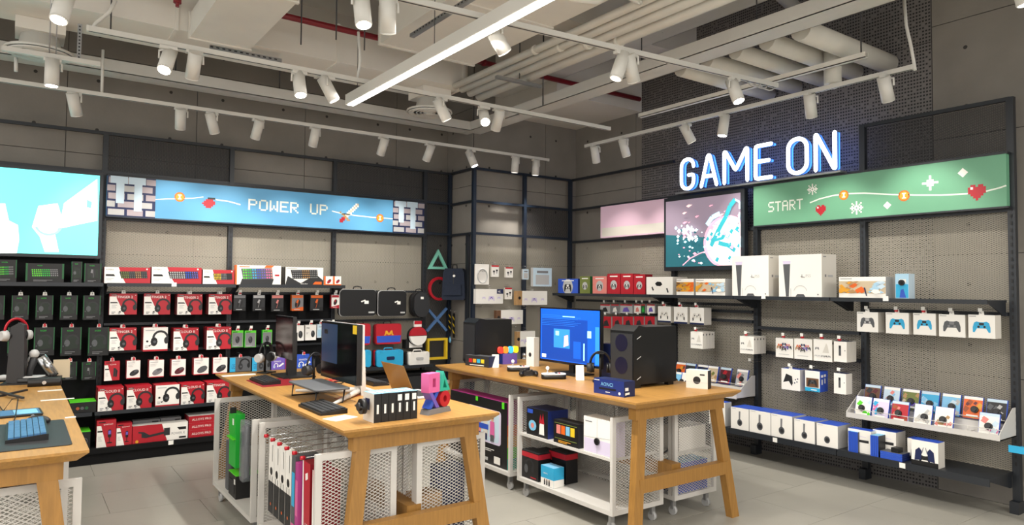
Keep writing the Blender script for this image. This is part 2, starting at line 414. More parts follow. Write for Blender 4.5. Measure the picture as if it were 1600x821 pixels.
# ---- shelves
def shelf(root_loc, rz, x0, x1, z, d, m, label, lip=.03, bracket=True):
    t = tag(empty('shelf', root_loc, rz), label, 'shelf')
    MB().box(x0, x1, -d, 0, z-.02, z, m).build('board', t)
    MB().box(x0, x1, -d-.012, -d, z-lip, z+.004, m).build('lip', t)
    if bracket:
        for x in (x0+.01, x1-.01): MB().prism([(-d+.02, z-.02), (0, z-.02), (0, z-.12), (-.04, z-.12)], 'x', x-.004, x+.004, m).build('bracket', t)
    return t
SA = 1.667
za_top = onY(162, 443, YA-.33).z; SA = za_top
shelf((0, YA, 0), 0, .69, 1.84, SA, .32, 'steel_black', 'black shelf under the red keyboard boxes on the back rack')
shelf((0, YA, 0), 0, 1.87, 3.02, SA, .32, 'steel_black', 'black shelf under the white keyboard boxes on the back rack')
shelf((0, YA, 0), 0, -1.2, .66, SA, .32, 'steel_black', 'black shelf under the wall screen left of the red keyboard boxes')
ZL = onY(153.3, 645, YA-.36).z
shelf((0, YA, 0), 0, .62, 1.97, ZL, .34, 'steel_black', 'black shelf under the lower row of large headset boxes', bracket=False)
shelf((0, YA, 0), 0, -1.2, .60, ZL, .34, 'steel_black', 'low black shelf with green-edged boxes left of the red ones', bracket=False)
ZBASE = onY(140, 703, YA-.36).z
b = tag(empty('plinth_shelf', (0, YA, 0)), 'black plinth shelf along the floor under the back rack', 'shelf')
MB().box(-2.4, 3.05, -.36, .0, .10, ZBASE, 'board_black').build('deck', b)
MB().box(-2.4, 3.05, -.33, -.0, 0, .10, 'board_black').build('kick', b)
SB = onX(1140, 463, XB-.35).z
for y0, y1, lb in ((YR-.05, 5.42, 'black wall shelf carrying red and blue console boxes near the room corner'), (5.41, 4.31, 'black wall shelf under the large wall screen'), (4.305, 3.31, 'black wall shelf carrying the two big white console boxes'), (3.30, 2.10, 'black wall shelf end bay above the controller boxes')):
    shelf((XB, 0, 0), RB, -y0, -y1, SB, .35, 'steel_black', lb)
ZB0 = onX(1200, 681, XB-.42).z
for y0, y1, lb in ((5.9, 4.31, 'black bottom shelf with the far headset boxes'), (4.305, 3.22, 'black bottom shelf under the row of white headset boxes'), (3.21, 2.08, 'black bottom shelf with blue game cases and an empty end')):
    shelf((XB, 0, 0), RB, -y0, -y1, ZB0, .42, 'steel_black', lb, lip=.05)
# ================================================================ signs and wall screens
def onA(px, py, off=.07): p = onY(px, py, YA-off); return (p.x, p.z)
def onB(px, py, off=.07): p = onX(px, py, XB-off); return (-p.y, p.z)
mat('line_white', srgb('#e8efe4'), .5)
COIN = dict(o='gold', y='yellow', w='label')
def coin(mb, c, r, y):
    mb.disc(c[0], c[1], r, y, 'orange', n=12); mb.disc(c[0], c[1], r*.8, y, 'gold', n=12)
    mb.rect(c[0]-r*.15, c[0]+r*.15, c[1]-r*.45, c[1]+r*.45, y, 'card'); mb.rect(c[0]-r*.35, c[0]+r*.35, c[1]+r*.3, c[1]+r*.5, y, 'card'); mb.rect(c[0]-r*.35, c[0]+r*.35, c[1]-r*.5, c[1]-r*.3, y, 'card')
HEART = ['.rr.rr.', 'rwrrrrr', 'rrrrrrr', 'rrrrrrr', '.rrrrr.', '..rrr..', '...r...']
FLAKE = ['....w....', '.w..w..w.', '..w.w.w..', '.w.www.w.', 'wwww.wwww', '.w.www.w.', '..w.w.w..', '.w..w..w.', '....w....']
PIXF = dict(S=['.####', '#....', '#....', '.###.', '....#', '....#', '####.'], T=['#####', '..#..', '..#..', '..#..', '..#..', '..#..', '..#..'], A=['.###.', '#...#', '#...#', '#####', '#...#', '#...#', '#...#'], R=['####.', '#...#', '#...#', '####.', '#.#..', '#..#.', '#...#'], P=['####.', '#...#', '#...#', '####.', '#....', '#....', '#....'], O=['.###.', '#...#', '#...#', '#...#', '#...#', '#...#', '.###.'], W=['#...#', '#...#', '#...#', '#.#.#', '#.#.#', '##.##', '#...#'], E=['#####', '#....', '#....', '####.', '#....', '#....', '#####'], U=['#...#', '#...#', '#...#', '#...#', '#...#', '#...#', '.###.'])
def pixtext(mb, s, x, z, h, w, y, m):
    n = len(s)*6-1; pw, ph = w/n, h/7; e = y-mb.lift()
    for k, ch in enumerate(s):
        for j, row in enumerate(PIXF.get(ch, ())):
            for i, c in enumerate(row):
                if c == '#': a_, b_ = x+(k*6+i)*pw, z+(6-j)*ph; mb.face([(a_, e, b_), (a_+pw*1.02, e, b_), (a_+pw*1.02, e, b_+ph*1.02), (a_, e, b_+ph*1.02)], m)
DIA = ['..w..', '.www.', 'wwwww', '.www.', '..w..']
PLUS = ['...w...', '...w...', '..www..', 'wwwwwww', '..www..', '...w...', '...w...']
def bm(mb, rows, c, size, y, cm):
    px = size/len(rows[0]); mb.bitmap(rows, c[0]-size/2, c[1]+len(rows)*px/2, px, y, cm)
CMAP = dict(r='red', w='label', k='charcoal', g='lightgrey')
# green START banner on the right rack
gs = tag(empty('banner_sign', (XB, 0, 0), RB), 'long green pixel-art banner reading START on the right rack', 'sign')
g0, g1 = onB(1177, 325)[0], onB(1572, 283)[0]; gz0, gz1 = 2.305, 2.705
MB().box(g0, g1, -.065, -.005, gz0, gz1, 'lit_green').build('banner_board', gs)
MB().box(g0-.012, g1+.012, -.07, -.0, gz1, gz1+.014, 'steel_black').build('edge_trim', gs); MB().box(g0-.012, g1+.012, -.07, 0, gz0-.014, gz0, 'steel_black').build('edge_trim', gs)
d = MB(); y = -.065
d.line([onB(*q) for q in ((1265, 317), (1280, 311), (1300, 306), (1320, 303), (1350, 302), (1390, 304), (1430, 305), (1470, 305), (1510, 303), (1540, 299), (1560, 294), (1572, 290))], .012, y, 'line_white')
d.build('path_line', gs); d = MB()
a = onB(1200, 330); e = onB(1254, 328); pixtext(d, 'START', a[0], a[1]-.012, .10, e[0]-a[0], y, 'line_white')
d.build('lettering', gs)
d = MB(); coin(d, onB(1318, 305), .045, y); d.build('coin_icon', gs); d = MB(); coin(d, onB(1412, 306), .047, y); d.build('coin_icon', gs); d = MB()
bm(d, HEART, onB(1282, 329), .10, y, CMAP); bm(d, HEART, onB(1526, 301), .125, y, CMAP)
d.build('heart_icons', gs)['kind'] = 'stuff'; d = MB()
bm(d, FLAKE, onB(1269, 296), .105, y, CMAP); bm(d, FLAKE, onB(1338, 325), .12, y, CMAP)
[d.pr([(c[0]-s_, c[1]), (c[0], c[1]-s_), (c[0]+s_, c[1]), (c[0], c[1]+s_)], y, 'label') for c, s_ in ((onB(1386, 321), .034), (onB(1504, 270), .038))]; bm(d, PLUS, onB(1453, 286), .125, y, CMAP)
d.build('sparkle_icons', gs)['kind'] = 'stuff'
# blue POWER UP banner on the back rack
bs = tag(empty('banner_sign', (0, YA, 0)), 'long sky-blue pixel-art banner reading POWER UP on the back rack', 'sign')
a0, a1 = .69, onA(663, 340)[0]; bz0, bz1 = 2.325, 2.715
MB().box(a0, a1, -.065, -.005, bz0, bz1, 'lit_blue').build('banner_board', bs)
MB().box(a0, a1, -.07, 0, bz1, bz1+.012, 'steel_black').build('edge_trim', bs); MB().box(a0, a1, -.07, 0, bz0-.014, bz0, 'steel_navy').build('edge_trim', bs)
d = MB(); y = -.065
mat('line_soft', srgb('#dfeef5'), .5)
d.line([onA(*q) for q in ((243, 312), (262, 311), (300, 310), (318, 308))], .010, y, 'line_soft'); d.build('path_line', bs); d = MB(); d.line([onA(*q) for q in ((337, 312), (358, 315), (376, 320))], .013, y, 'line_white'); d.build('path_line', bs); d = MB()
d.line([onA(*q) for q in ((519, 330), (535, 334), (556, 337), (584, 340), (614, 342))], .012, y, 'line_white')
d.build('path_line', bs); d = MB(); coin(d, onA(281, 308), .05, y); d.build('coin_icon', bs); d = MB(); coin(d, onA(594, 341), .05, y); d.build('coin_icon', bs); d = MB()
mush = ['..kkk..', '.rrwrr.', 'rrwwrrr', 'rrrrrwr', '.wwwww.', '..www..']
bm(d, ['...kkkk', '..rrrr.', '.rrrrrr', 'rrrrrrr', '.rrrrr.', '..rrr..'], onA(326, 317), .13, y, dict(r='red', k='charcoal'))
d.build('pixel_icon', bs); d = MB()
a = onA(388, 328); wq = onA(512, 335)[0]-a[0]; pixtext(d, 'POWER', a[0], a[1], .12, wq*29/47, y, 'line_white'); d.build('lettering', bs); d = MB(); pixtext(d, 'UP', a[0]+wq*36/47, a[1], .12, wq*11/47, y, 'line_white')
d.build('lettering', bs); d = MB()
SW = ['.........wg', '........wgw', '.......wgw.', '......wgw..', '.....wgw...', 'b...wgw....', '.bbwgw.....', '..bbw......', '.rrbb......', 'rrr.bb.....', 'rr.........']
bm(d, SW, onA(546, 333), .235, y, dict(w='label', g='beige', b='tan', r='red'))
def bricks(mb, x0, x1, z0, z1, y):
    mb.rect(x0, x1, z0, z1, y, 'navy'); n = 5; rh = (z1-z0)/n; bw = (x1-x0)/2.6
    for j in range(n):
        x = x0-(bw*.5 if j % 2 else 0)
        while x < x1:
            l, r = max(x0, x+.012), min(x1, x+bw-.012)
            if r-l > .02: mb.rect(l, r, z0+j*rh+.01, z0+(j+1)*rh-.01, y, 'stone' if (j+int(x*9)) % 3 else 'lightgrey')
            x += bw
    for k, t in ((.18, .42), (.55, .6)):
        xx = x0+(x1-x0)*k; mb.rect(xx, xx+.07, z1-(z1-z0)*t-.1, z1, y, 'paleblue'); mb.rect(xx-.05, xx+.1, z1-.07, z1, y, 'paleblue')
d.build('sword_icon', bs); d = MB()
bricks(d, onA(614, 340)[0], a1, bz0, bz1, y); d.build('brick_print', bs); d = MB(); bricks(d, a0, onA(243, 312)[0], bz0, bz1, y); d.build('brick_print', bs)
# pink banner in the inner bay
ps = tag(empty('banner_sign', (XB, 0, 0), RB), 'pale pink lit banner in the corner bay of the right rack', 'sign')
q0, q1 = onB(938, 340)[0], onB(1042, 340)[0]
MB().box(q0, q1, -.065, -.005, 2.305, 2.705, 'lit_pink').build('banner_board', ps)
d = MB(); d.rect(q0+.02, q1-.02, 2.32, 2.43, -.065, 'offwhite')
d.build('print', ps)
# wall screens
def screen_frame(root, x0, x1, z0, z1, bez=.035, th=.06, m='steel_black'):
    MB().box(x0, x1, -.02-th, -.02, z0, z1, m).build('bezel', root)
ts = tag(empty('wall_screen', (XB, 0, 0), RB), 'wall screen showing pink moon artwork below the glowing letters', 'screen')
x0, x1 = -5.46, -4.375; z0, z1 = 1.865, 2.70
screen_frame(ts, x0, x1, z0, z1)
def so(px, py): return onB(px, py, .085)
d = MB(); y = -.082; X0, X1, Z0, Z1 = x0+.03, x1-.045, z0+.045, z1-.04
def cl(p): return (min(X1, max(X0, p[0])), min(Z1, max(Z0, p[1])))
d.rect(X0, X1, Z0, Z1, y, 'scr_teal'); d.pr([(X0, Z1-.38), (X0+.4, Z1-.42), (X1, Z1-.5), (X1, Z1), (X0, Z1)], y, 'scr_dusk')
mc = so(1135, 378); d.pr([cl((mc[0]+.30*math.cos(t*PI/16), mc[1]+.28*math.sin(t*PI/16))) for t in range(32)], y, 'scr_pink')
d.pr([cl((mc[0]+.01+.275*math.cos(t*PI/16), mc[1]+.255*math.sin(t*PI/16))) for t in range(32)], y, 'scr_cream')
rr = random.Random(3)
for k in range(46):
    px, py = rr.uniform(1058, 1102), rr.uniform(358, 412); c = cl(so(px, py)); s_ = rr.uniform(.008, .03); d.pr([cl((c[0]-s_, c[1])), cl((c[0], c[1]-s_*.6)), cl((c[0]+s_, c[1])), cl((c[0], c[1]+s_*.6))], y, rr.choice(['scr_ice', 'scr_white', 'scr_teal', 'scr_pink']))
for k in range(26):
    px, py = rr.uniform(1066, 1160), rr.uniform(318, 352); c = cl(so(px, py)); s_ = rr.uniform(.01, .035); d.pr([cl((c[0]-s_, c[1])), cl((c[0], c[1]-s_*.5)), cl((c[0]+s_*1.6, c[1]+.01)), cl((c[0], c[1]+s_*.5))], y, rr.choice(['scr_pink', 'scr_dusk', 'scr_cream']))
d.line([cl(so(*q)) for q in ((1068, 415), (1080, 404), (1095, 396), (1112, 391))], .012, y, 'scr_pink')
# loose teal swirls over the moon
for pts, w, mk in ((((1112, 385), (1120, 368), (1128, 352), (1136, 338), (1142, 322), (1150, 312)), .05, 'scr_seagreen'), (((1124, 380), (1140, 384), (1150, 392)), .045, 'scr_seagreen'), (((1120, 366), (1132, 372), (1146, 366), (1156, 372), (1160, 386)), .03, 'scr_ice'), (((1106, 352), (1114, 340), (1126, 334)), .05, 'scr_ice'), (((1150, 312), (1158, 316), (1163, 326)), .02, 'scr_ice'), (((1146, 352), (1156, 346), (1160, 332)), .02, 'scr_ice'), (((1108, 372), (1118, 376), (1132, 372)), .03, 'scr_seagreen')):
    d.line([cl(so(*q)) for q in pts], w, y, mk)
for k in range(40):
    a_ = rr.uniform(0, 2*PI); q_ = rr.uniform(.05, .24); c = cl((mc[0]+q_*math.cos(a_)*1.1, mc[1]+q_*math.sin(a_))); s_ = rr.uniform(.008, .03)
    d.pr([cl((c[0]-s_, c[1]-s_*.3)), cl((c[0]+s_*.2, c[1]-s_)), cl((c[0]+s_, c[1]+s_*.4)), cl((c[0], c[1]+s_))], y, rr.choice(['scr_ice', 'scr_seagreen', 'scr_pink', 'scr_white', 'scr_seagreen']))
for k in range(30):
    c = cl(so(rr.uniform(1058, 1094), rr.uniform(352, 378))); s_ = rr.uniform(.01, .03); d.pr([cl((c[0]-s_, c[1])), cl((c[0], c[1]-s_)), cl((c[0]+s_, c[1])), cl((c[0], c[1]+s_))], y, rr.choice(['scr_ice', 'scr_white', 'scr_white']))
d.build('picture', ts)
tl = tag(empty('wall_screen', (0, YA, 0)), 'wall screen glowing turquoise and white at the left end of the back rack', 'screen')
s1 = onA(160, 330, .1)[0]; lz0, lz1 = onA(100, 403, .1)[1], onA(100, 265, .1)[1]
MB().box(-1.1, s1, -.10, -.03, lz0, lz1, 'steel_black').build('bezel', tl)
d = MB(); y = -.10; d.rect(-1.07, s1-.03, lz0+.03, lz1-.03, y, 'scr_cyan')
def sa(px, py): return onA(px, py, .1)
d.pr([sa(152, 280), sa(152, 345), sa(118, 352), sa(92, 358), sa(100, 318)], y, 'scr_white')
d.pr([sa(-40, 318), sa(8, 318), sa(14, 345), sa(28, 352), sa(30, 375), sa(26, 396), sa(-40, 396)], y, 'scr_white')
d.pr([sa(60, 322), sa(90, 318), sa(98, 345), sa(86, 366), sa(92, 394), sa(70, 394), sa(62, 370), sa(50, 355)], y, 'scr_white')
d.pr([sa(136, 312), sa(144, 316), sa(142, 326), sa(135, 324)], y, 'scr_cyan')
d.ring(*sa(76, 350), .09, .02, y, 'scr_pale', a0=PI*1.1, a1=PI*1.9)
d.build('picture', tl)
# ---- glowing letters
gl = tag(empty('neon_sign', (XB, 0, 0), RB), 'glowing white letters GAME ON standing above the right rack', 'sign')
LZ0, LZ1 = 2.775, 3.105
def arc(cx, cz, rx, rz, a, b, n=10): return [(cx+rx*math.cos(math.radians(a+(b-a)*i/n)), cz+rz*math.sin(math.radians(a+(b-a)*i/n))) for i in range(n+1)]
GLY = {
 'G': [[(1, .72)]+arc(.5, .76, .5, .24, 0, 180)+[(0, .5)]+arc(.5, .24, .5, .24, 180, 360)+[(1, .46), (.58, .46)]],
 'A': [[(0, 0), (.44, 1), (.56, 1), (1, 0)], [(.16, .32), (.84, .32)]],
 'M': [[(0, 0), (0, 1), (.06, 1), (.5, .36), (.94, 1), (1, 1), (1, 0)]],
 'E': [[(1, 0), (0, 0), (0, 1), (1, 1)], [(0, .52), (.85, .52)]],
 'O': [arc(.5, .74, .5, .26, 0, 180)+arc(.5, .26, .5, .26, 180, 360)+[(1, .74)]],
 'N': [[(0, 0), (0, 1), (.05, 1), (.95, 0), (1, 0), (1, 1)]]}
def rounded(p, r=.022):
    out = [p[0]]
    for a, b, c in zip(p, p[1:], p[2:]):
        a, b, c = Vector(a), Vector(b), Vector(c); d1, d2 = a-b, c-b; k = min(r, d1.length*.45, d2.length*.45)
        if d1.length < 1e-6 or d2.length < 1e-6: continue
        q, w = b+d1.normalized()*k, b+d2.normalized()*k
        out += [tuple(q), tuple(q*.25+b*.5+w*.25), tuple(w)]
    return out+[p[-1]]
for ch, pa, pb_ in (('G', 1065, 1084), ('A', 1096, 1120), ('M', 1132, 1168), ('E', 1181, 1206), ('O', 1232, 1261), ('N', 1275, 1305)):
    u0, u1 = onX(pa, 260, XB-.1).y*-1, onX(pb_, 260, XB-.1).y*-1
    face, halo, back = MB(), MB(), MB()
    for st in GLY[ch]:
        pts = rounded([(u0+(u1-u0)*a, LZ0+(LZ1-LZ0)*b) for a, b in st])
        face.tube([(a, -.105, b) for a, b in pts], .0195, 'neon', n=10, flat=.6, up=(0, 1, 0))
        back.tube([(a, -.040, b) for a, b in pts], .012, 'neon_back', n=6)
        halo.tube([(a, -.082, b) for a, b in pts], .023, 'neon_side', n=10, flat=1.0, up=(0, 1, 0))
        for a, b in (pts[0], pts[-1]): face.sph((a, -.105, b), .017, 'neon', n=8, sc=(1, .6, 1))
    o = face.build('letter', gl); halo.build('letter_body', o); back.build('back_glow', o)
MB().box(onX(1058, 300, XB-.1).y*-1, onX(1316, 270, XB-.1).y*-1, -.13, -.02, 2.725, 2.742, 'galv').build('ledge', gl)
# ================================================================ ceiling services
TZ = 3.30
def xyz(px, py, z): p = onZ(px, py, z); return p
# ---- ducts, trays, pipes
def duct(x0, x1, y0, y1, z0, z1, label, joints=None, m='duct_white', name='air_duct'):
    t = tag(empty(name, ((x0+x1)/2, (y0+y1)/2, z0)), label, 'duct'); cx, cy = (x0+x1)/2, (y0+y1)/2
    if x1-x0 > y1-y0: n = joints or max(1, int((x1-x0)/1.2)); cuts = [(x0+(x1-x0)*i/n, x0+(x1-x0)*(i+1)/n) for i in range(n)]; ax = 'x'
    else: n = joints or max(1, int((y1-y0)/1.2)); cuts = [(y0+(y1-y0)*i/n, y0+(y1-y0)*(i+1)/n) for i in range(n)]; ax = 'y'
    for a, b in cuts:
        if ax == 'x': MB().box(a-cx+.006, b-cx-.006, y0-cy, y1-cy, 0, z1-z0, m).build('duct_section', t); MB().box(b-cx-.015, b-cx+.015, y0-cy-.012, y1-cy+.012, -.012, z1-z0+.012, m).build('flange', t)
        else: MB().box(x0-cx, x1-cx, a-cy+.006, b-cy-.006, 0, z1-z0, m).build('duct_section', t); MB().box(x0-cx-.012, x1-cx+.012, b-cy-.015, b-cy+.015, -.012, z1-z0+.012, m).build('flange', t)
    return t
duct(-3.2, 3.85, 6.30, 6.90, 3.80, 4.16, 'long white air duct running parallel to the back wall')
duct(1.13, 1.62, 1.2, 6.27, 3.74, 3.95, 'white square duct meeting the long duct at a right angle')
duct(2.62, 3.62, .8, 5.75, 3.86, 4.2, 'wide flat white duct above the linear lamp')
duct(-3.0, .55, 4.70, 5.12, 4.2, 4.55, 'high beige duct at the upper left')
# concrete beams of the slab
for k, (yy, w) in enumerate(((7.45, .5), (5.2, .35), (2.6, .35))):
    struct(MB().box(-6, XW, yy, yy+w, CEIL-.42, CEIL, 'slab').build('trim_%d' % (k+1)))
def tray(name, pts, w, h, m, label, cat='cable tray'):
    """U-shaped tray along axis-aligned points"""
    t = tag(empty(name, pts[0]), label, cat); o = Vector(pts[0])
    for k, (a, b) in enumerate(zip(pts, pts[1:])):
        a, b = Vector(a)-o-Vector((0, 0, .002*k)), Vector(b)-o-Vector((0, 0, .002*k))
        x0, x1 = min(a.x, b.x)-w/2, max(a.x, b.x)+w/2; y0, y1 = min(a.y, b.y)-w/2, max(a.y, b.y)+w/2
        MB().box(x0, x1, y0, y1, a.z, a.z+.006, m).build('tray_base', t)
        if abs(b.x-a.x) > abs(b.y-a.y):
            for yy in (y0, y1-.006): MB().box(x0, x1, yy, yy+.006, a.z, a.z+h, m).build('tray_side', t)
        else:
            for xx in (x0, x1-.006): MB().box(xx, xx+.006, y0, y1, a.z, a.z+h, m).build('tray_side', t)
    return t
tray('cable_tray', [(-3, 7.33, 3.60), (4.62, 7.33, 3.60), (4.62, .6, 3.60)], .22, .11, 'duct_grey', 'wide white cable tray turning the corner below the beams')
tray('cable_tray', [(4.86, 7.0, 4.06), (4.86, .8, 4.06)], .30, .12, 'duct_grey', 'upper cable tray hung above the wide white tray')
tray('cable_tray', [(5.42, 5.2, 3.50), (5.42, 2.80, 3.50)], .05, .045, 'duct_white', 'slim white channel carrying thick pipes near the right wall')
def hanger(x, y, z0, z1): return MB().cyl((0, 0, 0), (0, 0, z1-z0), .006, 'rod', n=6).build('hanger_rod', None, (x, y, z0))
HG = 'thin steel ceiling hanger rods'; HGI = -1
HGL = ['left of the white square duct', 'at the corner run of the wide tray, far', 'at the middle of the wide tray', 'near the thick pipes on the wide tray', 'at the near end of the wide tray', 'far on the upper tray', 'near the middle of the upper tray', 'above the strut of the four pipes', 'at the end of the slim channel', 'first right of the square duct', 'second right of the square duct', 'third right of the square duct', 'between the left diffuser and the square duct', 'left on the tray over the back track', 'second on the tray over the back track', 'nearest the corner over the back track']
for x, y, z0 in ((.45, 5.0, 3.55), (4.5, 5.75, 3.6), (4.74, 4.55, 3.6), (4.74, 3.3, 3.6), (4.74, 2.2, 3.6), (4.86, 6.2, 4.06), (4.86, 4.4, 4.06), (3.9, 5.35, 3.68), (5.42, 2.82, 3.52), (1.95, 5.9, 3.75), (2.15, 5.6, 3.75), (2.45, 5.7, 3.75), (.55, 6.25, 3.62), (1.2, 7.32, 3.62), (2.2, 7.32, 3.62), (3.9, 7.32, 3.62)):
    HGI = HGI+1; tag(hanger(x, y, z0, CEIL), 'thin steel hanger rod '+HGL[HGI], 'hanger rod', HG)
def pipe(name, pts, r, m, label, cat='pipe', n=10, rings=None):
    t = tag(empty(name, pts[0]), label, cat); o = Vector(pts[0])
    MB().tube([Vector(p)-o for p in pts], r, m, n=n).build('pipe_run', t)
    for p, d in rings or (): p = Vector(p)-o; d = Vector(d); MB().cyl(p-d*.02, p+d*.02, r*1.25, m, n=n).build('coupling', t)
    return t
SPR = pipe('sprinkler_pipe', [(-2, 5.98, 4.0), (6.2, 5.98, 4.0)], .028, 'pipe_red', 'dark red sprinkler pipe running above the ducts', rings=[((.9, 5.98, 4.0), (1, 0, 0)), ((3.9, 5.98, 4.0), (1, 0, 0))])
MB().cyl((0, 0, 0), (0, 0, .10), .014, 'pipe_red').cyl((0, 0, .1), (0, 0, .03), .03, 'pipe_red').build('sprinkler_head', SPR, (2.98, 0, -.13))
for k, (x, z, r) in enumerate(((3.74, 3.80, .034), (3.83, 3.78, .038), (3.93, 3.76, .045), (4.05, 3.74, .05))):
    pipe('service_pipe', [(x, 1.0, z), (x, 6.3, z)], r, 'pipe_white', ['thinnest white pipe of four beside the flat duct', 'second white pipe of four beside the flat duct', 'third white pipe of four beside the flat duct', 'thickest white pipe of four beside the flat duct'][k], rings=[((x, 4.9-.25*k, z), (0, 1, 0))])
MB_ = tag(MB().box(3.66, 4.2, -.02, .02, 0, .03, 'galv').build('pipe_bracket', None, (0, 5.4, 3.65)), 'grey steel strut under the four white pipes', 'bracket')
tag(MB().tube([(0, 0, 0), (.05, -.25, -.03), (.1, -.5, .04), (.16, -.75, .02), (.2, -1.0, .1), (.22, -1.3, .12)], [.06, .075, .065, .08, .065, .07], 'wrap', n=10).build('insulated_hose', None, (4.0, 4.4, 3.86)), 'long crumpled tape-wrapped hose lying on the white pipes', 'hose')
tag(MB().tube([(0, 0, 0), (.12, -.15, .1), (.2, -.3, .3), (.24, -.4, .6)], [.06, .08, .07, .07], 'wrap', n=10).build('insulated_hose', None, (4.12, 3.5, 3.92)), 'short crumpled tape-wrapped hose rising towards the slab', 'hose')
tag(MB().tube([(-.75, .25, .0), (-.55, .2, -.02), (-.45, .1, -.12), (-.3, 0, -.14), (-.18, -.02, -.05), (-.05, .02, .0), (.08, .0, -.03), (.14, 0, -.03)], .022, 'pipe_white', n=8).build('bent_pipe', None, (3.55, 3.55, 3.80)), 'thin bent white pipe crossing under the flat duct', 'pipe')
for k, y in enumerate((3.02, 3.32, 3.62, 3.92, 4.22)):
    r = (.085, .075, .07, .07, .07)[k]
    pipe('thick_pipe', [(4.9, y, 3.68+.0*k), (6.28, y, 3.68)], r, 'pipe_white', ['thick insulated pipe closest to the channel end', 'second thick insulated pipe from the channel end', 'third thick insulated pipe from the channel end', 'fourth thick insulated pipe from the channel end', 'fifth thick insulated pipe from the channel end'][k], n=14)
tag(MB().cyl((0, 0, 0), (0, 0, .30), .07, 'pipe_white', n=14).sph((0, 0, .3), .07, 'pipe_white', n=12).cyl((0, 0, -.04), (0, 0, 0), .03, 'duct_white').build('pipe_elbow', None, (5.62, 3.17, 3.42)), 'white elbow stub hanging under the thick pipes', 'pipe')
pipe('service_pipe', [(3.4, 2.1, 4.4), (6.2, 2.9, 4.4)], .12, 'pipe_white', 'fat grey pipe crossing high above the trays', n=14)
pipe('service_pipe', [(3.2, 3.0, 4.3), (6.2, 3.75, 4.3)], .06, 'pipe_white', 'slanting grey pipe above the upper tray', n=12)
tag(MB().tube([(.05*math.cos(t*.7)+.01*t, .04*math.sin(t*.7), -.02+.05*math.sin(t*.7+.5)) for t in range(30)], .006, 'lightgrey', n=5).build('cable_coil', None, (4.66, 3.32, 3.33)), 'loose coil of pale cable hanging near the lamp track end', 'cable')
# diffusers
for k, (px, py) in enumerate(((62, 84), (671, 176))):
    c = onZ(px, py, 3.56)
    t = tag(empty('ceiling_diffuser', c), ['round white ceiling diffuser at the upper left', 'round white ceiling diffuser behind the lamp tracks near the corner'][k], 'air diffuser')
    MB().lathe([(.25, .0), (.245, .02), (.15, .05), (.13, .16)], (0, 0, 0), 'lamp_white', n=28).build('collar', t)
    MB().box(-.17, .17, -.17, .17, .14, .238, 'duct_white').build('neck_box', t)
    MB().cyl((0, 0, -.003), (0, 0, -.001), .235, 'charcoal', n=28).build('gap_shade', t)  # charcoal disc paints the shade in the gaps between the rings
    for r in (.23, .19, .15, .11, .07): MB().lathe([(r, -.002), (r-.006, -.016), (r-.022, -.006)], (0, 0, 0), 'lamp_white' if r != .11 else 'duct_grey', n=28).build('ring', t)
    MB().lathe([(.045, -.012), (.03, -.02), (.0, -.02)], (0, 0, 0), 'lamp_white', n=16).build('hub', t)
# perforated angle straps
for k, (px, py, z, L, ax) in enumerate(((124, 66, 3.62, .30, 'z'), (690, 30, 3.75, 1.0, 'y'), (385, 88, 3.72, .62, 'x'))):
    c = onZ(px, py, z); mb = MB()
    if ax == 'z':
        mb.box(-.015, .015, -.004, .004, -L/2, L/2, 'galv')
        for i in range(10): mb.rect(-.006, .006, -L/2+.02+i*.028, -L/2+.032+i*.028, -.004, 'charcoal')
    elif ax == 'y': mb.box(-.02, .02, -L/2, L/2, 0, .03, 'galv'); [mb.face([(-.021, -L/2+.05*i, .01), (-.021, -L/2+.05*i+.025, .01), (-.021, -L/2+.05*i+.025, .022), (-.021, -L/2+.05*i, .022)], 'charcoal') for i in range(19)]
    else: mb.box(-L/2, L/2, -.02, .02, 0, .035, 'galv'); [mb.rect(-L/2+.05*i, -L/2+.05*i+.025, .012, .024, -.02, 'charcoal') for i in range(12)]
    tag(mb.build('perforated_strap', None, c), ['short hanging perforated strap beside the left diffuser', 'perforated angle strap beside the flat duct', 'perforated angle strap at the duct junction'][k], 'strap')
# conduits
for k, pts in enumerate(([(1413, 0), (1416, 40), (1424, 75), (1430, 110)], [(560, 50), (563, 95), (558, 127)], [(181, 0), (170, 20), (150, 36), (144, 45)], [(25, 90), (25, 112)], [(161, 78), (159, 151)])):
    if k == 0: P3 = [onX(p[0], p[1], 5.36) for p in pts]
    elif k == 1: P3 = [onY(p[0], p[1], 5.25) for p in pts]
    elif k == 2: P3 = [onY(p[0], p[1], 5.25) for p in pts]
    else: P3 = [onY(p[0], p[1], 6.98) for p in pts]
    o = P3[-1]; tag(MB().tube([p-o for p in P3], .012 if k != 3 else .014, 'lamp_white', n=8).build('conduit', None, o), ['white conduit dropping to the end of the right lamp track', 'white conduit dropping to the middle lamp track', 'white conduit slanting to the left end of the middle track', 'short white conduit stub below the left diffuser', 'white conduit dropping to the long back lamp track'][k], 'conduit')
